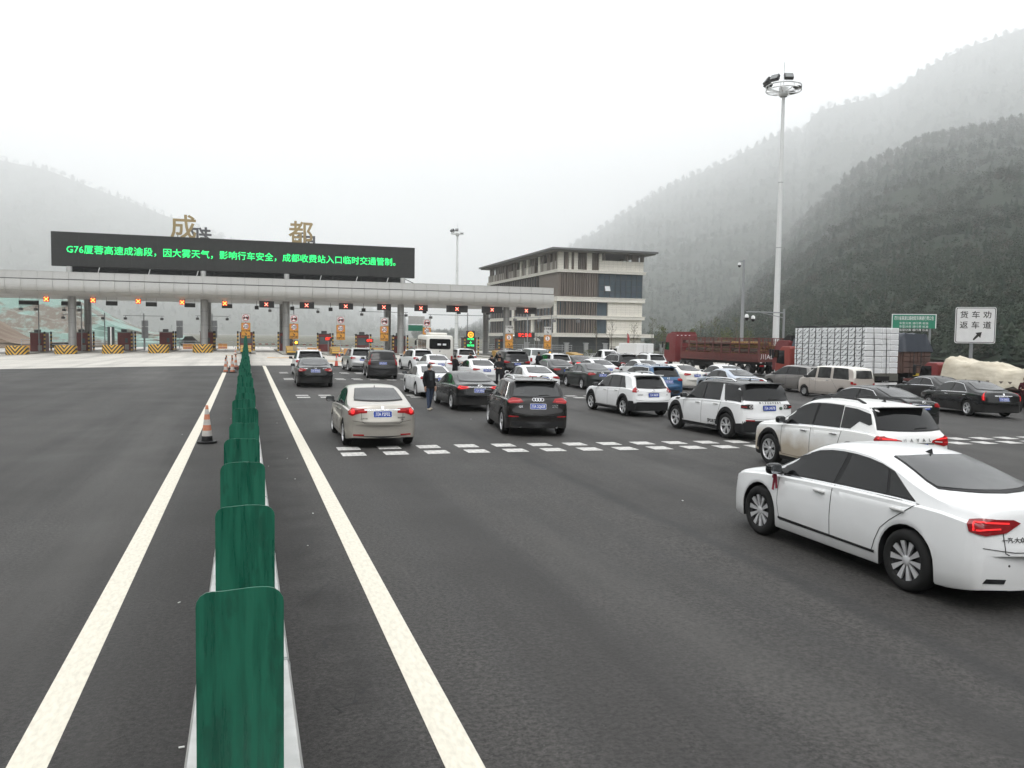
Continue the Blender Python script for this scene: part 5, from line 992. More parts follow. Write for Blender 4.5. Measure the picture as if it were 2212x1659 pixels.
    for body, tx, tz, size, tm, sc in texts:
        o = link('lettering', text_mesh(body, size, .012, .002), tm, root); o.matrix_local = B.frame('B', tx * fx, tz) @ Matrix.Translation((0, 0, .008)) @ Matrix.Diagonal((sc, 1, 1, 1))
    if rails:
        r0, r1, rm = rails
        for sx in (-1, 1):
            P = []
            for i in range(9):
                yy = r0 + (r1 - r0) * i / 8; l, n = B.hit('T', sx * .52 * fx, yy); P.append(l + V(0, 0, .06 if 0 < i < 8 else .0))
            MB().tube(P, .026, 6).obj('roof_rail', rm, root, smooth=60)
    if spoiler:
        ys = next(yy for yy in [B.yr + .01 * i for i in range(200)] if B.ztop(yy) > H * .945); zz = B.ztop(ys)
        MB().box((0, ys - .04, zz + .005), (1.16 * fx, .30, .035), ch=.015, rx=R(-8)).obj('spoiler', roofpaint or paint if spoiler == 1 else PB, root, smooth=40)
    # aerial
    ya = -.75 * fy if tpl in ('sedan',) else -1.25 * fy; l, n = B.hit('T', 0, ya)
    MB().add([(-.012, -.06, 0), (.012, -.06, 0), (0, .09, 0), (0, -.05, .065)], [(0, 1, 3), (1, 2, 3), (2, 0, 3), (0, 2, 1)]).obj('aerial', BLACK, root, l + V(0, 0, -.004))
    if lod > 1 and tpl != 'sedan': # wiper
        MB().tube([tuple(B.hit('B', .02, z1 + .03)[0] + V(0, -.03, 0)), tuple(B.hit('B', .34, z1 + .045)[0] + V(0, -.03, 0))], .012, 5).obj('rear_wiper', BLACK, root)
    if extra: extra(B, root)
    return B, root
# ------------------------------------------------------------------ the cars
TPL['pickup'] = dict(L0=5.2, H0=1.75, prof=[(-2.6, .62), (-2.59, .78), (-2.55, 1.05), (-2.45, 1.08), (-.85, 1.08), (-.76, 1.15), (-.66, 1.62), (-.5, 1.73), (.3, 1.75), (.6, 1.66), (1.25, 1.10), (2.2, .98), (2.5, .82), (2.59, .62), (2.6, .5)], belt=[(-2.6, 1.0), (0, 1.05), (1.1, 1.0), (2.2, .9), (2.6, .6)], plan=[(-2.6, .92), (-2.5, .96), (-2.2, 1), (1.5, 1), (2.2, .95), (2.5, .84), (2.6, .7)],
    wins=[(1.0, .25, 0, -.02), (.17, -.45, -.02, .03)], quarter=None, rg=(1.2, 1.58, .60, .54), doors=(1.0, .2, -.55), k=.2)
MUD = mat('muddy_white_paint', (.8, .8, .8), .4, 0, .5, .4); n, b = nodes_of(MUD); co = NN(n, 'ShaderNodeTexCoord').outputs['Object']; sx = NN(n, 'ShaderNodeSeparateXYZ'); n.links.new(co, sx.inputs[0])
sp = noise(n, co, 2.2, 6); hgt = mth(n, 'ADD', sx.outputs[2], mth(n, 'MULTIPLY', sp, .5)); f = mth(n, 'MULTIPLY', remap(n, hgt, 1.12, .78, 0, .85), remap(n, mth(n, 'ADD', sx.outputs[1], mth(n, 'MULTIPLY', sp, .6)), -1.3, .5)); n.links.new(mixc(n, f, (.79, .79, .78), (.36, .29, .20)), b.inputs['Base Color']); n.links.new(remap(n, f, 0, 1, .35, .85), b.inputs['Roughness']); n.links.new(remap(n, f, 0, .5, .4, 0), b.inputs['Coat Weight'])
DT = mat('dark_text', (.06, .06, .06), .5)
SEAM_S = [(-.52, .99), (-.50, .66), (-.42, .62), (.42, .62), (.50, .66), (.52, .99)]
def jetta_x(B, root):
    for sd in 'LR': B.strip([(1.02, .365), (-.98, .345)], sd, .028, .010, ds=.12).obj('side_moulding', BLACK, root)
    B.patch([(-.74, .34), (-.50, .33), (-.48, .375), (-.70, .385)], 'B', .008, 2, .06).obj('fog_slot', BLACK, root); B.patch([(.74, .34), (.50, .33), (.48, .375), (.70, .385)], 'B', .008, 2, .06).obj('fog_slot', BLACK, root)
    m = mat('ribbon_red', (.22, .02, .04), .8); x = -B.W / 2 - .02; y = .98; z = B.zs(.9)
    mb = MB(); mb.box((x, y, z + .0), (.06, .05, .06), ch=.015); mb.box((x - .02, y - .01, z - .10), (.03, .012, .18), ry=.12); mb.box((x + .015, y - .02, z - .09), (.03, .012, .16), ry=-.1); mb.obj('red_ribbon', m, root)
    MB().lathe([(.001, .008), (.012, .006), (.014, 0)], 10).obj('parking_sensor', DT, root).matrix_local = B.frame('B', -.45, .52)
    o = link('lettering', text_mesh('一汽-大众', .062, .01, .002), DT, root); o.matrix_local = B.frame('B', -.42, .79) @ Matrix.Translation((0, 0, .006))
TLJ = dict(o=[[(-.36, .965), (-.18, .865), (.06, .835), (.30, .87), (.36, .985), (.1, 1.01), (-.28, 1.0)]], **{'in': [([(-.22, .955), (.1, .965), (.25, .955), (.25, .97), (.1, .982), (-.22, .972)], REDLIT), ([(.22, .885), (.25, .885), (.26, .955), (.23, .955)], REDLIT), ([(-.12, .90), (.2, .885), (.2, .90), (-.12, .915)], REDLIT)]})
car('white sedan in the foreground with multi-spoke wheels and a red ribbon on its mirror', 'white_sedan', 'sedan', 8.03, 8.98, 0, 4.93, 1.87, 1.53, 2.84, .358, PW, 'ten', 2, TLJ, mat('dark_red_lens', (.22, .008, .012), .08, 0, .6, .6), '川A 8K261', .86, 'vw', 1.0, mirror=PB, seam=SEAM_S, extra=jetta_x, group=None, chrome=1, glassb=GREYGLASS,
    over=dict(prof=[(-2.35, .60), (-2.345, .68), (-2.315, .76), (-2.275, 1.02), (-2.215, 1.10), (-1.74, 1.125), (-.85, 1.41), (-.4, 1.46), (.1, 1.46), (.5, 1.385), (1.28, .985), (1.9, .87), (2.2, .74), (2.33, .6), (2.35, .5)], rg=(1.16, 1.385, .62, .51), wins=[(1.0, -.12, 0, -.06), (-.20, -1.0, -.06, .10)], quarter=(-1.05, -1.42, .10, .44), doors=(1.02, -.16, -1.48)))
TLH = dict(o=[[(-.34, .93), (-.20, .90), (.0, .86), (.25, .88), (.42, .98), (.38, 1.05), (.1, 1.06), (-.30, .985)]], **{'in': [([(-.26, .945), (-.05, .93), (-.05, .95), (-.26, .965)], CLEARLENS), ([(.0, .91), (.2, .92), (.2, .945), (.0, .94)], mat('bright_red_lens', (.55, .03, .03), .15)), ([(-.2, .99), (.3, 1.01), (.3, 1.03), (-.2, 1.01)], REDLIT)]})
def haval_x(B, root):
    for i, ch in enumerate('HAVAL'): o = link('lettering', text_mesh(ch, .085, .03, .004), CHROME, root); o.matrix_local = B.frame('B', -.30 + .15 * i, .985) @ Matrix.Translation((0, 0, .008))
car('white SUV with mud-splashed doors and black roof rails behind the foreground sedan', 'white_suv', 'suv', 12.52, 15.25, 0, 4.62, 1.87, 1.69, 2.72, .365, MUD, 'twin', 2, TLH, REDLENS, '川A 6M20', .84, None, None, mirror=PB, rails=(-1.35, .45, BLACK), spoiler=1, clad=.09, handle=CHROME, garnish=(.92, .40, .014, CHROME), valance=(.28, .5, .7), extra=haval_x, group=None, chrome=1, reflect=(.62, .52),
    over=dict(wins=[(.92, -.10, 0, -.04), (-.18, -.98, -.04, .05)], quarter=(-1.04, -1.80, .05, .02), split=1, qpoly=[(-1.02, .0), (-1.30, .0), (-1.50, .42), (-1.78, .36), (-1.84, .55), (-1.74, .96), (-1.35, .98), (-.98, .98)], rg=(1.17, 1.56, .72, .62)))
TLD = dict(o=[[(-.16, .93), (.0, .93), (.3, .95), (.30, 1.05), (.0, 1.065), (-.16, 1.06)]], **{'in': [([(-.10 + .055 * math.cos(a), .995 + .05 * math.sin(a)) for a in [i * .63 for i in range(10)]], CLEARLENS), ([(-.10 + .035 * math.cos(a), .995 + .032 * math.sin(a)) for a in [i * .63 for i in range(10)]], BLACK), ([(.05, .97), (.26, .985), (.26, 1.01), (.05, 1.0)], REDLENS)]})
def disco_x(B, root):
    for i, ch in enumerate('DISCOVERY'): o = link('lettering', text_mesh(ch, .075, .03, .003), DT, root); o.matrix_local = B.frame('B', -.30 + .088 * i, 1.105) @ Matrix.Translation((0, 0, .008))
    o = link('lettering', text_mesh('SPORT', .15, .03, .001), DT, root); o.matrix_local = B.frame('L', -.72, .46) @ Matrix.Translation((0, 0, .008)); o = link('lettering', text_mesh('OFF ROAD SERIES', .055, .01, .001), DT, root); o.matrix_local = B.frame('L', -.72, .36) @ Matrix.Translation((0, 0, .008))
    MB().lathe([(.001, .008), (.03, .008), (.035, 0)], 12).obj('roundel', DT, root).matrix_local = B.frame('L', -1.32, 1.13); B.patch([(1.18, .98), (1.45, .975), (1.43, 1.03), (1.22, 1.03)], 'L', .012, 2, .06).obj('side_vent', BLACK, root)
    prism_badge(B.frame('B', .42, .955) @ Matrix.Translation((0, 0, .008)), logo_mesh('greenoval'), mat('badge_green', (.05, .09, .06), .4), root)
    for sd in 'LR': B.strip([(.95, .235), (-.95, .235)], sd, .02, .02, ds=.2).obj('side_step', CHROME, root)
car('white SUV with a black roof and lettering across its tailgate', 'white_suv', 'boxsuv', 14.38, 22.95, 2.7, 4.6, 1.9, 1.73, 2.80, .38, PW, 'ten2', 2, TLD, mat('smoked_lens', (.03, .02, .02), .1, 0, .6, .5), '川A U457B', .96, None, None, mirror=PB, roofpaint=PB, rails=(-1.35, .4, CHROME), spoiler=2, clad=.13, low=.56, reflect=(.60, .60), extra=disco_x,
    over=dict(wins=[(.9, -.10, 0, -.05), (-.18, -1.02, -.05, .02)], quarter=(-1.26, -2.02, .16, .1), split=1, rg=(1.19, 1.61, .74, .66)))
TLQ = dict(o=[[(-.06, .98), (.08, .92), (.30, .93), (.38, 1.02), (.34, 1.12), (.16, 1.15), (.02, 1.06)]], **{'in': [([(.03 + .045 * math.cos(a), .985 + .04 * math.sin(a)) for a in [i * .79 for i in range(8)]], CLEARLENS)]})
car('white rounded crossover with a black lower bumper beside the black SUV', 'white_crossover', 'suv', 14.32, 30.0, 4, 4.35, 1.80, 1.62, 2.63, .345, PW, 'five', 2, TLQ, REDLENS, '川A 50639', .83, 'bar', .98, rails=(-1.2, .35, STEEL), clad=.11, low=.56, spoiler=1, mirror=PB, texts=(('QASHQAI', -.55, .84, .05, DT, 1), ('2.0', .6, .84, .05, DT, 1)), garnish=(.945, .28, .012, PW),
    over=dict(wins=[(.9, -.10, 0, -.04), (-.18, -1.0, -.04, .1)], quarter=(-1.06, -1.5, .1, .32), rg=(1.13, 1.52, .62, .52)))
TLA = dict(o=[[(-.28, .99), (-.12, .96), (.2, .95), (.36, 1.02), (.33, 1.10), (.0, 1.105), (-.2, 1.085)]], **{'in': [([(-.18, 1.0), (.22, .985), (.22, 1.01), (-.18, 1.03)], mat('bright_red_lens', (.55, .03, .03), .15))]})
car('dark brown SUV with four rings on the tailgate, rear square to the viewer', 'black_suv', 'suv', 8.24, 24.55, -8, 4.63, 1.90, 1.65, 2.80, .375, PBR, 'five', 2, TLA, REDLENS, '川A 2Q628', .87, 'rings', 1.06, rails=(-1.35, .42, CHROME), spoiler=1, chrome=2, valance=(.25, .44, .72), reflect=(.66, .58), exhaust=True, texts=(('Q5', -.47, .86, .075, CHROME, 1.2), ('40TFSI', .47, .85, .055, CHROME, 1.1), ('一汽奥迪', .47, .90, .045, CHROME, 1.)), glassb=GREYGLASS)
TLR = dict(o=[[(-.28, .88), (-.10, .87), (.10, .81), (.28, .84), (.36, .96), (.28, 1.0), (-.0, 1.0), (-.28, .985)]], **{'in': [([(.10 + .07 * math.cos(a), .915 + .06 * math.sin(a)) for a in [i * .63 for i in range(10)]], REDLIT), ([(-.24, .915), (-.06, .91), (-.06, .94), (-.24, .945)], mat('bright_red_lens', (.55, .03, .03), .15)), ([(.19, .88), (.24, .89), (.25, .96), (.2, .965)], ORANGELENS)]})
car('champagne silver sedan with lit red tail lamps by the dashed markings', 'champagne_sedan', 'sedan', 3.22, 22.78, 0, 4.55, 1.81, 1.49, 2.72, .325, PSIL, 'seven', 2, TLR, REDLENS, '川A P2F02', .85, 'shield', 1.0, garnish=(.955, .44, .014, CHROME), valance=(.22, .31, .62), reflect=(.58, .335), seam=SEAM_S, mirror=PB, chrome=1, texts=(('上海汽车', -.45, .74, .045, DT, 1), ('ROEWE', .47, .76, .05, DT, 1.1), ('350', .49, .71, .045, DT, 1)), glassb=GREYGLASS)
TLC = dict(o=[[(-.30, .90), (-.05, .84), (.18, .83), (.40, .90), (.42, .98), (.1, .975), (-.28, .945)]], **{'in': [([(-.22, .895), (.05, .865), (.3, .90), (.3, .915), (.05, .885), (-.22, .91)], REDLIT), ([(-.22, .93), (.2, .945), (.3, .935), (.3, .95), (.2, .96), (-.22, .942)], REDLIT)]})
car('black sedan with bright lit tail lamps beside the standing man', 'black_sedan', 'sedan', 8.42, 32.68, 0, 4.88, 1.84, 1.45, 2.82, .34, PB, 'five', 2, TLC, REDLENS, '川A 542G1', .80, 'oval', .98, garnish=(.93, .50, .012, CHROME), chrome=1, seam=SEAM_S, glassb=GREYGLASS)
TLHN = dict(o=[[(-.22, .88), (.0, .83), (.2, .82), (.36, .90), (.34, .98), (.0, .975), (-.22, .955)]], **{'in': [([(-.02, .85), (.22, .86), (.22, .91), (-.02, .90)], mat('pink_lens', (.6, .35, .33), .2))]})
car('black sedan waiting close behind a white SUV in the lane next to the barrier', 'black_sedan', 'sedan', 3.42, 45.85, -1, 4.95, 1.85, 1.48, 2.8, .335, PB, 'five', 2, TLHN, REDLENS, '川A W499Z', .86, 'h', .985, texts=(('HONDA', -.45, .97, .05, CHROME, 1), ('ACCORD', .45, .97, .05, CHROME, 1)), seam=SEAM_S, chrome=1, glassb=GREYGLASS)
car('white SUV ahead of the black sedan in the lane next to the barrier', 'white_suv', 'suv', 3.75, 54.6, 0, 4.6, 1.85, 1.68, 2.7, .36, PW, 'five', 1, plate='川A 3T81', rails=(-1.3, .4, CHROME), spoiler=1, mirror=PB)
TLV = dict(o=[[(.10, .88), (.30, .88), (.36, 1.0), (.32, 1.2), (.22, 1.5), (.12, 1.5), (.10, 1.2)]])
car('dark grey boxy SUV with tall upright red tail lamps', 'grey_suv', 'boxsuv', 8.15, 53.3, -4, 4.8, 1.90, 1.78, 2.86, .365, PDG, 'five', 2, TLV, REDLENS, '川A 22U19', .98, None, None, rails=(-1.5, .3, BLACK), valance=(.3, .6, .8), clad=.08)
car('silver SUV with low red tail lamps left of the dark grey SUV', 'silver_suv', 'suv', 7.8, 61.6, 2, 4.69, 1.88, 1.69, 2.7, .37, PSG, 'five', 1, None, REDLENS, '川A K7', .88, 'oval', 1.0, rails=(-1.3, .4, CHROME), spoiler=1, valance=(.25, .45, .75), clad=.06)
car('white SUV left of the bus', 'white_suv', 'suv', 12.45, 63.2, 6, 4.4, 1.83, 1.66, 2.67, .35, PW, 'five', 1, rails=(-1.3, .4, BLACK), spoiler=1, clad=.08)[1]['label'] = 'white SUV squeezed in left of the white bus'
TLK = dict(o=[[(-.24, .90), (-.02, .85), (.2, .84), (.38, .92), (.33, .97), (.0, .965), (-.22, .94)]])
car('white sedan behind the standing man with a red tail lamp at his shoulder', 'white_sedan', 'sedan', 8.3, 39.2, 0, 4.7, 1.80, 1.45, 2.7, .33, PW, 'five', 2, TLK, REDLENS, '川A 9D', .84, 'oval', .98, mirror=PB, glassb=GREYGLASS, chrome=1)
car('white sedan in front of the bus, just past the dark figure', 'white_sedan', 'sedan', 12.3, 56.2, 0, 4.7, 1.80, 1.46, 2.7, .33, PW, 'five', 1, TLK, REDLENS, '川A 7F', .84, mirror=PB)
def open_door(B, root):
    M = Matrix.Translation((-B.W / 2 + .02, .98, 0)) @ Matrix.Rotation(R(-62), 4, 'Z'); d = MB().box((-.03, -.52, .62), (.05, 1.04, .62), ch=.02).xform(M).obj('open_door', PW, root); mb = MB(); mb.tube([(-.03, -.02, .93), (-.03, -.45, 1.36), (-.03, -1.0, 1.38), (-.03, -1.03, .93)], .02, 6); mb.xform(M).obj('window_frame', BLACK, d)
car('white sedan with its front door held open by a dark figure', 'white_sedan', 'sedan', 13.25, 48.5, 0, 4.7, 1.80, 1.46, 2.7, .33, PW, 'five', 1, TLK, REDLENS, '川A 2L', .86, 'vw', .98, extra=open_door)
car('big black SUV with a chrome tailgate strip behind the police officer', 'black_suv', 'boxsuv', 17.5, 55.6, -3, 5.0, 1.98, 1.90, 2.85, .40, PB, 'five', 1, dict(o=[[(-.22, 1.08), (.0, 1.04), (.3, 1.08), (.36, 1.2), (.1, 1.2), (-.2, 1.14)]]), REDLENS, '川A 211', .98, 'disc', 1.24, garnish=(1.09, .42, .02, CHROME), rails=(-1.4, .4, CHROME), spoiler=2)
car('white station wagon behind the big black SUV near the speed 5 sign', 'white_wagon', 'boxsuv', 23.4, 67.8, 0, 4.9, 1.88, 1.86, 2.9, .36, PW, 'steel', 1, dict(o=[[(.05, .75), (.3, .75), (.33, 1.05), (.08, 1.05)]]), REDLENS, '川A 8', .78, glass=mat('clear_side_glass', (.09, .10, .10), .1, 0, .7))
TLA4 = dict(o=[[(-.26, .88), (-.02, .84), (.22, .84), (.38, .93), (.3, .97), (.0, .96), (-.24, .95)]])
car('white sedan with its roof showing just behind the dark brown SUV', 'white_sedan', 'sedan', 14.05, 40.9, 0, 4.75, 1.84, 1.43, 2.82, .335, PW, 'five', 2, TLA4, REDLENS, '川A 5C', .84, mirror=PW, chrome=1, glassb=GREYGLASS)
car('dark grey sedan with a chrome window line and a pale blue plate', 'grey_sedan', 'sedan', 18.75, 50.2, 2, 4.95, 1.86, 1.48, 2.97, .34, PDG, 'five', 1, TLA4, REDLENS, '川A 9T·E', .84, 'disc', .98, chrome=2, seam=SEAM_S)
TLW = dict(o=[[(-.24, .90), (-.04, .86), (.2, .85), (.36, .92), (.34, 1.0), (.0, .99), (-.22, .97)]])
car('dark green-grey sedan seen from its left rear in the middle of the queue', 'green_sedan', 'sedan', 18.85, 44.6, -2, 4.75, 1.80, 1.47, 2.61, .33, PGRN, 'seven', 2, TLW, REDLENS, '川A 1P', .86, 'vw', .99, chrome=1, glassb=GREYGLASS, texts=(('PASSAT', -.42, .985, .05, CHROME, 1),))
car('white SUV beyond the hooded man, right of the speed 5 lamp', 'white_suv', 'suv', 22.3, 59.8, 2, 4.4, 1.83, 1.64, 2.65, .35, PW, 'five', 1, None, REDLENS, '', rails=(-1.3, .4, BLACK), spoiler=1, mirror=PB)
car('black sedan with one glowing tail lamp far back in the queue', 'black_sedan', 'sedan', 25.0, 61.6, 0, 4.85, 1.86, 1.46, 2.9, .34, PB, 'five', 1, TLA4, REDLIT, '川A 3', .84, 'rings', .98)
car('white sedan between the dark green sedan and the far black SUV', 'white_sedan', 'sedan', 22.9, 53.0, 2, 4.7, 1.81, 1.46, 2.7, .33, PW, 'five', 1, TLK, REDLENS, '川A 77', .82)
car('black SUV in the back row in front of the white pickup', 'black_suv', 'suv', 27.9, 60.0, 3, 4.7, 1.9, 1.73, 2.8, .37, PB, 'five', 1, None, REDLENS, '川A 6', .86, rails=(-1.3, .4, CHROME), spoiler=1, chrome=2)
car('small white pickup truck at the back of the queue by the fence', 'white_pickup', 'pickup', 31.2, 69.5, 4, 5.0, 1.78, 1.85, 3.0, .35, PW, 'steel', 1, dict(o=[[(.08, .72), (.25, .72), (.25, 1.0), (.08, 1.0)]]), REDLENS, '', cat='pickup')
car('white SUV in the back row left of the red cab', 'white_suv', 'suv', 32.3, 63.8, 2, 4.6, 1.86, 1.70, 2.7, .36, PW, 'five', 1, None, REDLENS, '', spoiler=1, rails=(-1.3, .4, BLACK))
car('white sedan showing only its roof behind the blue SUV', 'white_sedan', 'sedan', 26.8, 53.8, 0, 4.7, 1.80, 1.47, 2.7, .33, PW, 'five', 1, TLK, REDLENS, '')
car('blue SUV with chrome window line and roof rails', 'blue_suv', 'suv', 19.35, 38.2, 2, 4.7, 1.84, 1.67, 2.79, .365, PBLUE, 'five', 2, dict(o=[[(-.16, .97), (.0, .95), (.25, .95), (.36, 1.03), (.3, 1.08), (-.14, 1.06)]]), REDLENS, '川A 8H33F', .90, 'vw', 1.06, rails=(-1.4, .45, CHROME), spoiler=1, chrome=2, clad=.1, valance=(.25, .5, .8))
car('white sedan with a dusty bumper and blue plate in front of the log truck', 'white_sedan', 'sedan', 25.2, 45.7, 3, 4.75, 1.80, 1.47, 2.7, .33, PCR, 'five', 1, TLW, REDLENS, '川A 8C6', .86, 'vw', .98, chrome=1)
car('white sedan partly hidden behind the pale blue sedan before the log trailer', 'white_sedan', 'sedan', 28.6, 46.0, -3, 4.75, 1.80, 1.47, 2.7, .33, PW, 'five', 1, TLK, REDLENS, '', chrome=1)
car('pale silver-blue sedan right behind the black-roofed SUV', 'silver_sedan', 'sedan', 25.4, 40.2, 0, 4.75, 1.82, 1.46, 2.75, .33, PLB, 'five', 2, TLK, REDLENS, '', chrome=2, glassb=GREYGLASS)
car('grey-beige minivan nosing out behind the beige van', 'grey_minivan', 'mpv', 31.9, 43.0, 8, 4.5, 1.80, 1.64, 2.75, .335, PGM, 'multi', 2, dict(o=[[(.05, .9), (.3, .92), (.33, 1.2), (.12, 1.2)]]), REDLENS, '', glass=GLASS)
TLVN = dict(o=[[(.18, .85), (.34, .86), (.36, 1.0), (.2, 1.0)], [(-.02, .84), (.16, .84), (.16, .93), (-.02, .93)]])
car('beige pink minibus with a white roof and large side windows', 'beige_minibus', 'van', 30.7, 38.1, 6, 4.45, 1.70, 1.79, 2.75, .30, PVAN, 'steel', 2, TLVN, REDLENS, '', .75, glass=mat('van_glass', (.055, .055, .055), .12, 0, .6, 0, None, 1, ((.015, .015, .016), 2.5, .9)), roofpaint=PCR, mirror=BLACK, handle=CHROME, cat='van')
car('black sedan whose boot shows behind the muddy white SUV', 'black_sedan', 'sedan', 21.55, 24.75, 3, 4.95, 1.84, 1.47, 2.85, .34, PB, 'five', 2, dict(o=[[(-.18, .86), (.0, .84), (.25, .84), (.38, .92), (.34, .99), (.0, .985), (-.16, .965)]]), REDLENS, '川A 2LV6', .84, 'oval', 1.0, garnish=(.955, .48, .01, CHROME), chrome=2, glassb=GREYGLASS, texts=(('CROWN', .42, .99, .045, CHROME, 1),))
TLCA = dict(o=[[(.12, .72), (.3, .74), (.36, .95), (.30, 1.09), (.20, 1.09), (.12, .9)]], **{'in': [([(.17, .76), (.24, .77), (.27, 1.05), (.22, 1.05)], REDLIT)]})
car('long black sedan with chrome window frames and upright red tail lamps at the right edge', 'black_sedan', 'sedan', 30.75, 29.3, -13, 5.13, 1.88, 1.51, 2.84, .35, PB, 'ten2', 2, TLCA, REDLENS, '川A 538U5', .80, 'shield', 1.0, garnish=(.94, .38, .014, CHROME), chrome=2, handle=CHROME, glassb=GREYGLASS)
car('dark grey sedan mostly hidden behind the long black sedan', 'grey_sedan', 'sedan', 34.3, 34.9, -8, 4.8, 1.84, 1.46, 2.8, .335, PDG, 'five', 1, TLK, REDLENS, '', chrome=2)
car('white SUV right of the bus', 'white_suv', 'suv', 17.6, 69.5, 0, 4.4, 1.83, 1.66, 2.67, .35, PW, 'five', 1, None, REDLENS, '', spoiler=1)[1]['label'] = 'white SUV peeping out right of the white bus'
# ------------------------------------------------------------------ bus
def rbox(L, W, H, z0, r, n=4):
    """long rounded box: section rounded at the roof, ends rounded in plan"""
    sec = [(-W / 2 + .02, z0), (-W / 2, z0 + .1), (-W / 2, H * .55), (-W / 2 + .04, H - r)] + [(-W / 2 + .04 + r - r * math.cos(R(a)), H - r + r * math.sin(R(a))) for a in (22, 45, 68, 90)]; sec = sec + [(-x, z) for x, z in reversed(sec)]; ends = [(-L / 2, .94), (-L / 2 + .03, .975), (-L / 2 + .12, 1), (L / 2 - .15, 1), (L / 2 - .04, .97), (L / 2, .92)]; vs, fs = [], []; m = len(sec)
    for y, k in ends: vs += [(x * k, y, z0 + (z - z0) * (1 - (1 - k) * .6)) for x, z in sec]
    for i in range(len(ends) - 1): fs += [(i * m + j, i * m + j + 1, (i + 1) * m + j + 1, (i + 1) * m + j) for j in range(m - 1)] + [(i * m + m - 1, i * m, (i + 1) * m, (i + 1) * m + m - 1)]
    fs += [tuple(range(m)), tuple(range((len(ends) - 1) * m, len(ends) * m))[::-1]]; mb = MB(); mb.add(vs, fs); return mb
bus = empty('white_bus', label='white minibus coach with a roof air conditioner waiting before the booths', cat='bus'); slope_place(bus, 15.25, 69.6, -5)
BW, BH, BL = 2.2, 2.72, 7.0; rbox(BL, BW, BH, .38, .22).obj('body', PCR, bus, smooth=40); MB().box((0, -1.2, BH + .1), (1.5, 2.2, .22), ch=.09).obj('air_conditioner', PCR, bus, smooth=50)
MB().prism(rrect(1.72, .82, .12, 4), -.02, .02, 'XZ').obj('rear_window', GLASS, bus, (0, -BL / 2 - .004, 2.02)); MB().lathe([(.001, -.01), (.05, -.01), (.06, 0)], 14, 'Y').obj('badge', CHROME, bus, (0, -BL / 2 - .01, 1.42))
for dx in (-.06, .36): MB().box((dx, -BL / 2 - .03, 1.98), (.28, .01, .14)).obj('window_notice', WHITEPAINT, bus)
facing_text('川K·0787', .26, mat('faint_grey_text', (.35, .35, .35), .6), bus, (0, -BL / 2 - .012, 1.08), bold=.0)
for sx in (-1, 1):
    mb = MB(); mb.box((sx * (BW / 2 - .12), -BL / 2 - .005, .86), (.16, .05, .42), ch=.02); mb.obj('tail_light', REDLENS, bus)
    mb = MB(); mb.box((sx * (BW / 2 + .16), BL / 2 - .35, 2.0), (.16, .14, .42), ch=.04); mb.tube([(sx * (BW / 2 - .05), BL / 2 - .3, 2.35), (sx * (BW / 2 + .16), BL / 2 - .35, 2.2)], .025, 5); mb.obj('mirror', BLACK, bus)
    for k in range(5): MB().box((sx * (BW / 2 - .012), -BL / 2 + .95 + k * 1.17, 1.95), (.03, 1.1, .78), ch=.012).obj('side_window', GLASS, bus)
facing_text('旅游客车', .34, mat('faint_grey_text', (.35, .35, .35), .6), bus, (-BW / 2 - .006, -2.0, 1.2), R(-90), bold=.0)
MB().box((0, -BL / 2 - .02, .5), (2.0, .12, .24), ch=.04).obj('bumper', PCR, bus); MB().box((0, 0, .34), (1.9, 6.4, .2)).obj('chassis', BLACK, bus); add_wheels(bus, (-1.9, 2.3), BW / 2 - .16, .40, .24, 'steel')
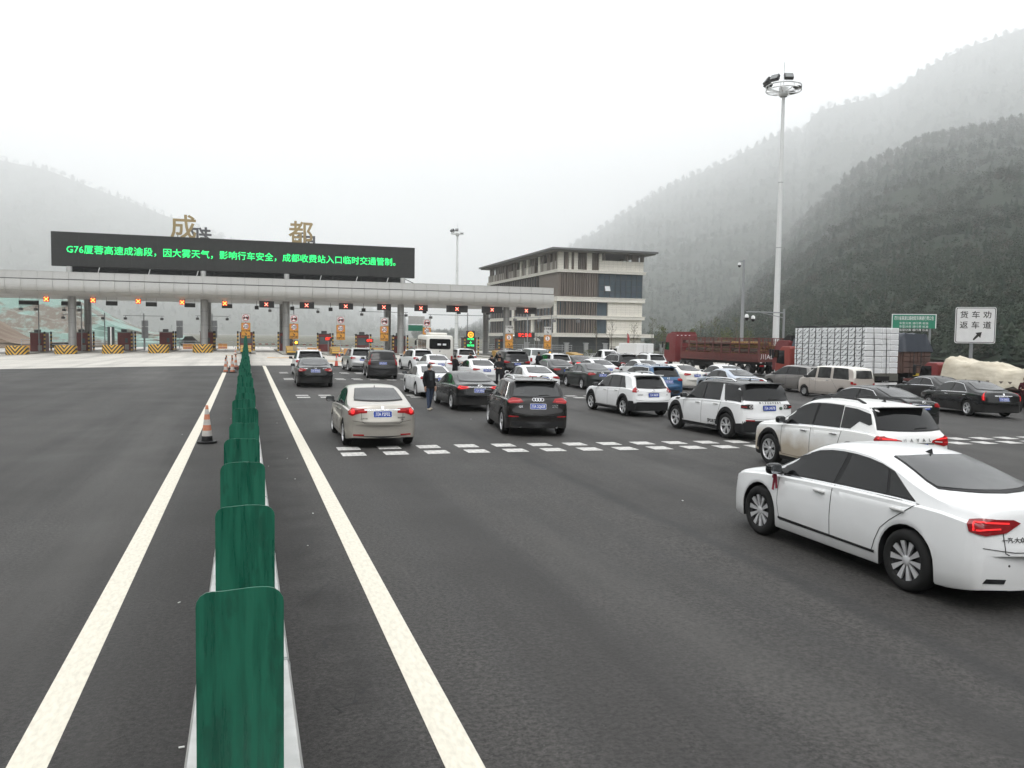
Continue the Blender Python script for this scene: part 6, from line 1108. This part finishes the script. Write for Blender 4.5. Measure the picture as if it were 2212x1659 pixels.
# ------------------------------------------------------------------ trucks
TRED = paint_mat('truck_red', (.15, .020, .022), .55, 0, .1, .6); TORG = paint_mat('truck_orange_red', (.25, .042, .03), .5, 0, .2, .5); TBR = mat('rusty_red_steel', (.17, .05, .045), .75, 0, .3, 0, None, 1, ((.10, .055, .05), 1.5, .8)); TBRN = mat('brown_corrugated', (.13, .075, .06), .75, 0, .3, 0, None, 1, ((.08, .055, .05), 1.2, .8))
def cab(root, y0, y1, W, z0, z1, paint, high=True, visor=True):
    """forward-control cab between y0 (back) and y1 (front)"""
    prof = [(y0, z0), (y0, z1 - .15), (y0 + .12, z1), (y1 - .75, z1), (y1 - .42, z1 - .28), (y1 - .08, z0 + (z1 - z0) * .46), (y1, z0 + (z1 - z0) * .40), (y1, z0)]
    mb = MB(); mb.prism(prof, -W / 2, W / 2, 'YZ'); me = mb.mesh('cab'); bm = bmesh.new(); bm.from_mesh(me); bmesh.ops.bevel(bm, geom=[e for e in bm.edges], offset=.06, segments=2, profile=.6, affect='EDGES'); bm.to_mesh(me); bm.free(); me.shade_smooth(); me.set_sharp_from_angle(angle=R(40)); c = link('cab', me, paint, root); zb = z0 + (z1 - z0) * .42; zt = z0 + (z1 - z0) * (.68 if high else .86)
    for sx in (-1, 1):
        MB().prism([(y1 - .18, zb + .02), (y1 - .36, zt), (y1 - 1.05, zt), (y1 - 1.08, zb - .04)], sx * W / 2 - .012, sx * W / 2 + .012, 'YZ').obj('side_window', GLASS, c); d = MB().prism([(y1 - .12, zb - .06), (y1 - .12, z0 + .35), (y1 - 1.12, z0 + .35), (y1 - 1.12, zb - .10)], sx * W / 2 - .006, sx * W / 2 + .008, 'YZ').obj('door', paint, c); MB().box((sx * (W / 2 + .02), y1 - 1.0, zb - .2), (.03, .16, .04)).obj('handle', BLACK, d)
        mb = MB(); mb.box((sx * (W / 2 + .2), y1 - .02, zt - .25), (.14, .16, .62), ch=.05); mb.tube([(sx * (W / 2 - .05), y1 - .25, zt), (sx * (W / 2 + .2), y1 - .02, zt + .02)], .025, 5); mb.obj('mirror', BLACK, c)
        MB().box((sx * (W / 2 - .2), y1 + .02, z0 + .3), (.36, .06, .2), ch=.03).obj('head_light', CLEARLENS, c)
    MB().box((0, y1 - .245, (zb + zt) / 2 + .06), (W * .86, .03, (zt - zb) * .98), rx=math.atan2(.34, z1 - .28 - (z0 + (z1 - z0) * .46)) * -1 * -1).obj('windscreen', GLASS, c)
    if high: MB().box((0, y0 - .01, zt + .1), (W * .3, .02, .3)).obj('rear_window', GLASS, c)
    return c
def truck_wheels(root, ys, W, Rt=.5): add_wheels(root, ys, W / 2 - .17, Rt, .30, 'steel')
# log truck
lt = empty('log_truck', label='dark red articulated truck with a stake-sided trailer loaded with logs', cat='truck', group='trucks waiting at the side'); TX = 42.65; TY = 61.0; lt.location = (TX, TY, gz(TX, 67)); lt.rotation_euler = (0, 0, R(1.))
cab(lt, 14.0, 16.3, 2.45, .75, 3.62, TRED); MB().prism([(14.05, 3.5), (14.05, 3.78), (14.9, 3.78), (15.6, 3.6)], -1.1, 1.1, 'YZ').obj('roof_fairing', TRED, lt)
for k in range(4): MB().box((-1.0 + .45 * k, 14.0, 3.42), (.16, .04, .06)).obj('marker_light', WHITEPAINT, lt)
MB().box((0, 7.5, 1.05), (1.1, 15.5, .3)).obj('chassis', BLACK, lt); MB().box((0, 6.45, 1.24), (2.44, 12.9, .14)).obj('deck', TBR, lt); MB().box((0, 12, .75), (2.2, 2.6, .5)).obj('fuel_tanks', DARKSTEEL, lt)
for sx in (-1, 1):
    sb = MB().box((sx * 1.2, 6.45, 1.58), (.05, 12.9, .56)).obj('side_board', TBR, lt); rib = MB().box((0, 0, 0), (.04, .09, .52)).mesh('rib'); rib.materials.append(TBR)
    for k in range(62): link('rib', rib, None, sb, (sx * 1.238, .15 + k * .207, 1.58))
    for k in range(10): MB().box((sx * 1.2, .06 + k * 1.42, 2.25), (.09, .16 if k in (0, 4, 9) else .1, 2.0)).obj('stake', TBR, lt)
    for z in (1.98, 2.35, 2.72, 3.2): MB().box((sx * 1.215, 6.45, z), (.045, 12.9, .05)).obj('rail', TBR, lt)
    bar = MB().box((0, 0, 2.96), (.02, .025, .48)).mesh('bar'); bar.materials.append(TBR)
    for k in range(50): link('bar', bar, None, lt, (sx * 1.215, .2 + k * .257, 0))
MB().box((0, .02, 1.55), (2.44, .06, .78)).obj('tail_board', TBR, lt); facing_text('川AB83', .52, WHITEPAINT, lt, (-.1, -.02, 1.6), bold=.0, sx=1.15)
for z in (2.1, 2.5, 2.9, 3.2): MB().box((0, .02, z), (2.4, .05, .06)).obj('rail', TBR, lt)
for k in range(9): MB().box((-1.1 + k * .275, .02, 2.6), (.035, .04, 1.2)).obj('bar', TBR, lt)
for k in range(5): MB().box((-1 + k * .5, -.03, 1.12), (.2, .02, .06)).obj('reflector', WHITEPAINT, lt)
truck_wheels(lt, (1.6, 2.9, 4.2, 11.2, 12.5), 2.44); add_wheels(lt, (15.5,), 1.05, .5, .3, 'steel')
for sx in (-1, 1): MB().box((sx * .9, .0, .85), (.4, .06, .14)).obj('tail_light', REDLENS, lt)
LOGM = [mat('log_bark_%d' % i, c, .9, 0, .2, 0, None, 1, ((c[0] * .5, c[1] * .5, c[2] * .5), 5, .8)) for i, c in enumerate(((.26, .16, .07), (.33, .21, .08), (.19, .13, .09), (.14, .11, .09)))]; LEND = mat('log_end', (.45, .34, .2), .8); rl = random.Random(2); q = 0
for layer in range(5):
    for k in range(6 - layer // 2):
        for seg_ in range(3):
            r_ = rl.uniform(.15, .20); x = TX - 1.0 + k * .38 + (layer % 2) * .19; z = gz(TX, 67) + 1.5 + layer * .31; y = TY + .4 + seg_ * 4.2; L = rl.uniform(3.6, 4.1)
            if k > 1 and layer < 3 and seg_ != 0: continue
            mb = MB(); mb.tube([(0, 0, 0), (0, L * .5, rl.uniform(-.03, .03)), (0, L, 0)], [r_, r_ * .97, r_ * .92], 9); o = mb.obj('log', rl.choice(LOGM), None, (x, y, z), (rl.uniform(-.015, .015), 0, rl.uniform(-.03, .03)), smooth=60); q += 1
            tag(o, 'bark-covered log stacked on the stake-sided trailer', 'log', 'logs on the trailer')
# foam truck
ft = empty('foam_truck', label='orange-red light truck carrying a tall load of white foam boxes', cat='truck', group='trucks waiting at the side'); FX, FY = 36.42, 41.0; fz0 = gz(FX, 44); ft.location = (FX, FY, fz0)
cab(ft, 7.3, 9.0, 2.25, .7, 2.75, TORG, False); MB().box((0, 3.6, .95), (.9, 7.6, .25)).obj('chassis', BLACK, ft); MB().box((0, 3.45, 1.15), (2.45, 6.95, .14)).obj('deck', TBRN, ft)
for sx in (-1, 1): MB().box((sx * 1.22, 3.45, 1.0), (.05, 6.95, .42)).obj('side_board', mat('grey_green_board', (.10, .10, .085), .8), ft)
MB().box((0, -.03, 1.0), (2.45, .05, .42)).obj('tail_board', mat('grey_green_board', (.1, .1, .085), .8), ft); MB().box((0, -.05, .62), (2.3, .06, .14)).obj('rear_bar', WHITEPAINT, ft); truck_wheels(ft, (1.6, 2.7, 7.9), 2.3, .44)
fc = empty('foam_cargo', (FX, FY, fz0 + 1.22), label='tall stack of printed white foam boxes strapped on the orange-red truck', cat='cargo'); FOAM = mat('white_foam', (.86, .87, .88), .7, 0, .3, 0, None, 1, ((.78, .79, .80), 3, .5)); FOAMG = mat('grey_foam', (.66, .67, .68), .75); INK = mat('grey_print', (.15, .155, .16), .7)
CH = 2.78; nb, nrw = 9, 8; bl_, bh_ = 6.7 / nb, CH / nrw
sb = MB(); sb.box((0, 0, 0), (.5, bl_ - .035, bh_ - .035), ch=.02, k=0)
for u, w_ in ((-.2, -.04), (.1, .06)):
    for dq in (0, .03): sb.add([(-.2535, u + .02 + dq * 2.2, w_ - .09), (-.2535, u + .07 + dq * 2.2, w_ - .09), (-.2535, u - .12 + dq * 2.2, w_ + .07 - dq), (-.2535, u - .17 + dq * 2.2, w_ + .07 - dq)], [(0, 1, 2, 3)], 1)
sbm = sb.mesh('foam_box', fix=False); sbm.materials.append(FOAM); sbm.materials.append(INK)
rb = MB(); rb.box((0, 0, 0), (.58, .5, bh_ - .035), ch=.02, k=0); rb.add([(x, -.2535, z) for x, z in rrect(.50, bh_ - .13, .07, 4)], [tuple(range(20))], 1); rbm = rb.mesh('foam_box', fix=False); rbm.materials.append(FOAM); rbm.materials.append(FOAMG)
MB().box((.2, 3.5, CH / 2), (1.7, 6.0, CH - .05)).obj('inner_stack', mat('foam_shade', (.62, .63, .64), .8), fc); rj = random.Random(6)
for j in range(nrw):
    for i in range(nb): link('foam_box', sbm, None, fc, (-.98 + rj.uniform(-.012, .012), bl_ * (i + .5), bh_ * (j + .5))); 
    for i in range(4): link('foam_box', rbm, None, fc, (-.92 + .615 * i, .25 + rj.uniform(-.02, .015), bh_ * (j + .5)))
STR = mat('black_strap', (.015, .015, .015), .7)
for i in range(11): y = .25 + i * .62; MB().tube([(-1.25, y + rj.uniform(-.12, .12), -.5), (-1.26, y, CH * .5), (-1.24, y + rj.uniform(-.05, .05), CH + .03), (0, y, CH + .06)], .022, 5).obj('strap', STR, fc)
for x in (-.55, .35): MB().tube([(x, -.04, -.6), (x - .03, -.03, CH * .6), (x - .1, .0, CH + .03), (x - .1, 1.5, CH + .06)], .022, 5).obj('strap', STR, fc)
for a, b_ in ((.2, 3.4), (3.9, 6.6)): MB().tube([(-1.2, a, CH + .05), (-1.2, (a + b_) / 2, CH + .09), (-1.2, b_, CH + .04)], .05, 6).obj('strap_roll', STR, fc)
# container truck with blue tarpaulin
ct = empty('tarpaulin_truck', label='brown corrugated truck with a dark blue tarpaulin behind the foam load', cat='truck', group='trucks waiting at the side'); CX, CY = 42.85, 45.0; ct.location = (CX, CY, gz(CX, 50))
cab(ct, 12.2, 14.4, 2.4, .75, 3.2, TRED); MB().prism([(12.2, 3.15), (12.2, 3.6), (12.7, 3.6), (13.4, 3.25)], -1.0, 1.0, 'YZ').obj('roof_deflector', BLACK, ct); MB().box((0, 6, 1.85), (2.3, 11.9, 1.5)).obj('box_core', TBRN, ct); MB().box((0, 6.2, .95), (1, 12, .3)).obj('chassis', BLACK, ct)
rib = MB().box((0, 0, 1.85), (.06, .14, 1.5)).mesh('rib'); rib.materials.append(TBRN)
for k in range(26): link('rib', rib, None, ct, (-1.17, .3 + k * .45, 0))
for k in range(4):
    for j in range(4): MB().box((-.86 + k * .573, -.02, 1.3 + j * .37), (.52, .05, .32), ch=.015).obj('door_panel', TBRN, ct)
for x in (-.3, .3): MB().tube([(x, -.08, 1.1), (x, -.08, 2.6)], .02, 6).obj('lock_bar', DARKSTEEL, ct)
TARP = mat('dark_blue_tarp', (.022, .028, .04), .5, 0, .4, 0, None, 1, ((.035, .042, .055), 2, .7), .6, 3.)
def tarp(x0, x1, y0, y1, z0, hf, m, parent, name='tarpaulin', seed=0, skirt=.5):
    r = random.Random(seed); vs, fs = [], []; nx, ny = 15, int((y1 - y0) / .28) + 2
    for j in range(ny):
        for i in range(nx):
            u, v = i / (nx - 1), j / (ny - 1); x = x0 + (x1 - x0) * u; y = y0 + (y1 - y0) * v; e = min(u, 1 - u) * 2; q = min(1, e * 3.2) ** .55; h = hf(v) * q; z = z0 - skirt * (1 - min(1, e * 6)) + h + .05 * fbm(x * 2 + seed, y * 1.7) + .03 * fbm(x * 5 + y * 3, y * 7. + seed) + .09 * math.sin(y * 7 + 3 * math.sin(x * 4)) * (1 - q * .7); ee = min(v, 1 - v)
            vs.append((x - (.05 * math.sin(y * 9 + seed) * (1 - e) if u < .5 else 0), y, z if ee > .001 else z0 - skirt))
    for j in range(ny - 1): fs += [(j * nx + i, j * nx + i + 1, (j + 1) * nx + i + 1, (j + 1) * nx + i) for i in range(nx - 1)]
    return link(name, mesh_of(name, vs, fs, None, 60), m, parent)
tarp(-1.28, 1.28, -.12, 12.0, 2.9, lambda v: .85 if v < .9 else .6, TARP, ct, seed=3, skirt=.35)
truck_wheels(ct, (1.5, 2.8, 8.2, 13.4), 2.4); MB().box((0, -.1, .7), (2.2, .06, .16)).obj('rear_bar', TBR, ct); MB().box((-.1, -.1, 1.02), (.5, .02, .16)).obj('licence_plate', mat('plate_yellow', (.5, .36, .05), .5), ct)
# beige tarp truck
bt_ = empty('covered_truck', label='small red-cabbed truck with its load under a cream canvas sheet', cat='truck', group='trucks waiting at the side'); BX, BY = 37.6, 30.4; bt_.location = (BX, BY, gz(BX, 34))
cab(bt_, 6.5, 8.0, 1.95, .55, 2.12, paint_mat('cab_dark_red', (.20, .03, .03), .4, 0, .3, .4), False); MB().box((0, 3.2, .8), (.8, 7, .2)).obj('chassis', BLACK, bt_); MB().box((0, 3.1, .95), (2.05, 6.3, .12)).obj('deck', TBRN, bt_)
for sx in (-1, 1): MB().box((sx * 1.02, 3.1, 1.12), (.05, 6.3, .36)).obj('side_board', mat('weathered_board', (.14, .11, .095), .8, 0, .3, 0, None, 1, ((.3, .27, .24), 3, .7)), bt_)
MB().box((0, 3.1, 1.25), (1.9, 6.1, .5)).obj('load', TBRN, bt_)
CREAM = mat('cream_canvas', (.62, .57, .47), .85, 0, .3, 0, None, 1, ((.36, .31, .23), 2.5, .75, 6, (1, .5, 1.6)), 1., 3.); tarp(-1.12, 1.12, -.1, 6.4, 1.45, lambda v: .50 + .42 * sstep(.35, .9, v) + .10 * math.sin(v * 14), CREAM, bt_, seed=8, skirt=.42)
truck_wheels(bt_, (1.4, 7.0), 2.0, .38)
# white box truck far back
wb_ = empty('box_truck', label='white box truck at the back of the queue by the red cab', cat='truck', group='trucks waiting at the side'); wb_.location = (37.3, 74, gz(37, 74)); MB().box((0, 2, 1.6), (1.9, 4, 1.7), ch=.03).obj('cargo_box', PW, wb_); cab(wb_, 4.2, 5.6, 1.8, .5, 2.1, PW, False); MB().box((0, 2.4, .6), (.8, 5, .2)).obj('chassis', BLACK, wb_); truck_wheels(wb_, (1.0, 4.9), 1.85, .36)
for sx in (-1, 1): d = MB().box((sx * .46, -.02, 1.6), (.9, .04, 1.6)).obj('rear_door', PW, wb_); MB().tube([(sx * .2, -.06, .85), (sx * .2, -.06, 2.35)], .015, 5).obj('lock_bar', STEEL, d)
# ------------------------------------------------------------------ people
SKIN = mat('skin', (.42, .25, .18), .5, 0, .4); HAIR = mat('black_hair', (.012, .011, .011), .5)
def person(label, x, y, face, h=1.72, jacket=(.014, .014, .016), trousers=(.02, .022, .03), shoes=(.2, .19, .17), shirt=None, pose='down', hood=None, cap=None, mask=None, glasses=False, turn=0., stride=.1):
    """one skinned body standing at (x, y), facing `face` degrees from +Y (left positive)"""
    root = empty('person', (x, y, gz(x, y)), R(face), label=label, cat='person', group='people standing among the cars'); k = h / 1.72
    P = {'pel': ((0, 0, .93), .13), 'wai': ((0, .0, 1.08), .135), 'che': ((0, .0, 1.27), .155), 'nec': ((0, .0, 1.44), .075), 'hea0': ((0, .015, 1.51), .058), 'hea1': ((0, .02, 1.58), .088), 'hea2': ((0, .012, 1.655), .082)}
    E = [('pel', 'wai'), ('wai', 'che'), ('che', 'nec'), ('nec', 'hea0'), ('hea0', 'hea1'), ('hea1', 'hea2')]
    for s, sx in (('l', -1), ('r', 1)):
        st = stride * sx; P.update({'hip' + s: ((sx * .095, 0, .86), .105), 'kne' + s: ((sx * .11, .02 + st * .4, .48), .068), 'ank' + s: ((sx * .125, -.01 + st, .10), .05), 'hee' + s: ((sx * .128, -.04 + st, .05), .043), 'toe' + s: ((sx * .15, .13 + st, .038), .042), 'sho' + s: ((sx * .185, 0, 1.38), .085)})
        E += [('pel', 'hip' + s), ('hip' + s, 'kne' + s), ('kne' + s, 'ank' + s), ('ank' + s, 'hee' + s), ('hee' + s, 'toe' + s), ('che', 'sho' + s)]
        if pose == 'down': el, wr, dr = (sx * .25, -.03, 1.10), (sx * .255, .05, .87), V(.0, .1, -1)
        elif pose == 'pocket': el, wr, dr = (sx * .29, -.08, 1.11), (sx * .19, .06, .93), V(-sx * .4, .3, -1)
        elif pose == 'front': el, wr, dr = (sx * .26, .02, 1.12), (sx * .12, .24, 1.10), V(-sx * .8, .5, .1)
        else: el, wr, dr = (sx * .27, .06, 1.14), (sx * .2, .28, 1.22), V(-sx * .2, .8, .4)
        P['elb' + s] = (el, .055); P['wri' + s] = (wr, .036); E += [('sho' + s, 'elb' + s), ('elb' + s, 'wri' + s)]; dr = dr.normalized(); w = V(*wr); side = V(0, 1, 0) if abs(dr.y) < .7 else V(0, 0, 1); pm = w + dr * .075; P['pal' + s] = (tuple(pm), .036); E.append(('wri' + s, 'pal' + s))
        for f, (o_, L) in enumerate(((-.032, .062), (-.011, .075), (.011, .07), (.032, .055))):
            a = pm + side * o_ + dr * .03; b1 = a + dr * L * .6 + V(-sx * .008, 0, 0); b2 = b1 + dr * L * .5 + V(-sx * .02, 0, 0)
            for nm, pt, rr in (('a', a, .0105), ('b', b1, .0095), ('c', b2, .008)): P['f%s%d%s' % (nm, f, s)] = (tuple(pt), rr)
            E += [('pal' + s, 'fa%d%s' % (f, s)), ('fa%d%s' % (f, s), 'fb%d%s' % (f, s)), ('fb%d%s' % (f, s), 'fc%d%s' % (f, s))]
        t1 = w + dr * .04 + side * .045; t2 = t1 + dr * .05 + side * .01; P['ta' + s] = (tuple(t1), .012); P['tb' + s] = (tuple(t2), .010); E += [('wri' + s, 'ta' + s), ('ta' + s, 'tb' + s)]
    names = list(P); idx = {n_: i for i, n_ in enumerate(names)}; me = bpy.data.meshes.new('body'); me.from_pydata([tuple(c * k for c in P[n_][0]) for n_ in names], [(idx[a], idx[b]) for a, b in E], [])
    o = bpy.data.objects.new('body', me); COL.objects.link(o); md = o.modifiers.new('skin', 'SKIN'); md.use_smooth_shade = True
    for i, n_ in enumerate(names): r_ = P[n_][1] * k; me.skin_vertices[0].data[i].radius = (r_ * (1.25 if n_ in ('che', 'wai', 'pel') else 1), r_ * (.85 if n_ in ('che', 'wai', 'pel') else 1)); me.skin_vertices[0].data[i].use_root = n_ == 'pel'
    sb_ = o.modifiers.new('sub', 'SUBSURF'); sb_.levels = 2; sb_.render_levels = 2
    me2 = bpy.data.meshes.new_from_object(o.evaluated_get(bpy.context.evaluated_depsgraph_get())); bpy.data.objects.remove(o)
    c = lambda t: mat('cloth_%d_%d_%d' % tuple(int(v * 1000) for v in t), t, .85, 0, .2, 0, None, 1, (tuple(v * .6 for v in t), 9, .6)); MS = [c(jacket), c(trousers), c(shoes), SKIN, c(shirt or jacket)]
    for m in MS: me2.materials.append(m)
    hd = V(0, .015, 1.5) * k
    for v in me2.vertices:                       # shape the face: nose, brow, chin
        p = v.co / k
        if p.z > 1.5 and p.y > .05: v.co.y += k * (.022 * math.exp(-((p.x / .016) ** 2 + ((p.z - 1.585) / .022) ** 2)) - .006 * math.exp(-(((abs(p.x) - .032) / .014) ** 2 + ((p.z - 1.605) / .012) ** 2)))
        if p.z > 1.47: q = Matrix.Rotation(R(turn), 3, 'Z') @ V(v.co.x, v.co.y, 0); v.co.x, v.co.y = q.x, q.y
    for pl in me2.polygons:
        q = pl.center / k; hand = (abs(q.x) > .215 or pose != 'down') and any((q - V(*P[n_][0])).length < .065 for n_ in P if n_[:2] in ('pa', 'fa', 'fb', 'fc', 'ta', 'tb'))
        pl.material_index = 3 if (q.z > 1.475 or hand) else 2 if q.z < .085 else 1 if q.z < .84 else (4 if shirt and q.y > .05 and abs(q.x) < .075 and q.z > .9 else 0)
    me2.shade_smooth(); body = link('body', me2, None, root)
    RT = Matrix.Rotation(R(turn), 4, 'Z'); mb = MB(); hc = V(0, .014, 1.615) * k      # hair, as a cap of the skull
    vs, fs = [], []; nu, nv = 14, 7
    for j in range(nv):
        for i in range(nu): a, e = 2 * math.pi * i / nu, R(-38 + 128 * j / (nv - 1)); f_ = 1; e = max(e, R(34)) if math.sin(a) > .2 else e; vs.append(RT @ (hc + V(.094 * math.cos(e) * math.cos(a), .106 * math.cos(e) * math.sin(a) * f_, .108 * math.sin(e) * (1 if e > 0 else .9)) * k))
    for j in range(nv - 1): fs += [(j * nu + i, j * nu + (i + 1) % nu, (j + 1) * nu + (i + 1) % nu, (j + 1) * nu + i) for i in range(nu)]
    mb.add(vs, fs); mb.obj('hair' if not hood else 'hood', c(hood) if hood else HAIR, root, smooth=80)
    if cap: mb = MB(); mb.lathe([(.098 * k, 1.64 * k), (.115 * k, 1.70 * k), (.10 * k, 1.72 * k), (.001, 1.725 * k)], 16, 'Z', (0, .012 * k, 0)); mb.box((0, .115 * k, 1.645 * k), (.13 * k, .07 * k, .012), ch=.005); mb.xform(RT); mb.obj('cap', c(cap), root, smooth=60)
    mb = MB()
    for sx in (-1, 1): mb.lathe([(.001, 0), (.009 * k, -.001)], 8, 'Y', tuple(V(sx * .031, .098, 1.603) * k))
    mb.xform(RT); mb.obj('eyes', BLACK, root)
    if glasses:
        mb = MB()
        for sx in (-1, 1): mb.tube([tuple(V(sx * .033 + .024 * math.cos(t), .112, 1.603 + .016 * math.sin(t)) * k) for t in [i * .7 for i in range(10)]], .003, 4)
        mb.tube([tuple(V(-.01, .115, 1.605) * k), tuple(V(.01, .115, 1.605) * k)], .003, 4); mb.xform(RT); mb.obj('glasses', BLACK, root)
    if mask:
        zc_ = 1.525 if mask == 'chin' else 1.56; mb = MB(); mb.add([tuple(V(.062 * math.sin(a), .018 + (.092 if mask != 'chin' else .082) * math.cos(a), zc_ + dz) * k) for dz in (-.035, 0, .035) for a in [R(-75 + 15 * i) for i in range(11)]], [(j * 11 + i, j * 11 + i + 1, (j + 1) * 11 + i + 1, (j + 1) * 11 + i) for j in range(2) for i in range(10)]); mb.xform(RT); mb.obj('face_mask', mat('mask_white', (.62, .63, .64), .8), root, smooth=70)
    # coat skirt and collar
    mb = MB(); mb.lathe([(.165 * k, .80 * k), (.178 * k, .86 * k), (.165 * k, 1.0 * k), (.16 * k, 1.1 * k)], 16, 'Z'); mb.v = [V(v.x * 1.12, v.y * .82, v.z) for v in mb.v]; mb.obj('coat_hem', MS[0], root, smooth=70)
    MB().lathe([(.10 * k, 1.40 * k), (.088 * k, 1.47 * k), (.078 * k, 1.475 * k)], 14, 'Z').obj('collar', MS[0], root, smooth=70)
    return root
person('man in open black coat and blue jeans, white mask under his chin', 6.62, 31.0, -150, 1.78, (.012, .012, .014), (.045, .06, .10), (.42, .37, .30), (.05, .055, .06), 'down', glasses=True, mask='chin', turn=48, stride=.12)
person('police officer in dark uniform and cap standing between the white sedans', 13.1, 43.3, 165, 1.76, (.016, .018, .02), (.015, .016, .02), (.02, .02, .02), None, 'front', cap=(.015, .016, .02))
person('figure in a black hooded jacket beside the big black SUV', 19.75, 55.6, 20, 1.80, (.010, .011, .015), (.02, .02, .025), (.03, .03, .03), None, 'pocket', hood=(.012, .012, .016))
person('figure in black leaning into the open door of a white sedan', 11.35, 46.2, -70, 1.74, (.010, .010, .012), (.015, .015, .018), (.02, .02, .02), None, 'reach')
person('dark-haired person in black, leftmost of the three by the striped island nose', 14.5, 54.6, 30, 1.72, (.012, .011, .012), (.015, .015, .018), (.03, .03, .03), None, 'pocket')
person('short dark-haired person showing only a head, middle of the three by the striped island nose', 15.1, 51.6, -20, 1.62, (.012, .011, .012), (.015, .015, .018), (.03, .03, .03), None, 'pocket')
person('person in a long black coat left of the big black SUV', 15.75, 51.9, 40, 1.74, (.012, .011, .012), (.015, .015, .018), (.03, .03, .03), None, 'pocket')
person('woman in a dark red hooded coat and white mask behind the long black sedan', 35.1, 30.1, 130, 1.62, (.06, .012, .016), (.02, .02, .02), (.03, .03, .03), None, 'front', hood=(.07, .014, .018), mask='full')
# ------------------------------------------------------------------ the misty air
HZ = bpy.data.materials.new('mist'); HZ.use_nodes = True; n = HZ.node_tree; n.nodes.clear()
pv = n.nodes.new('ShaderNodeVolumePrincipled'); pv.inputs['Color'].default_value = (.985, .993, 1, 1); pv.inputs['Density'].default_value = .0003; pv.inputs['Anisotropy'].default_value = .25
om = n.nodes.new('ShaderNodeOutputMaterial'); n.links.new(pv.outputs[0], om.inputs['Volume'])
o = MB().box((0, 3500, (HMAX - 2.1) / 2), (18200, 12200, HMAX + 2.1)).obj('haze', HZ); tag(o, 'pale mist filling the valley over the whole plaza', 'haze', kind='stuff')
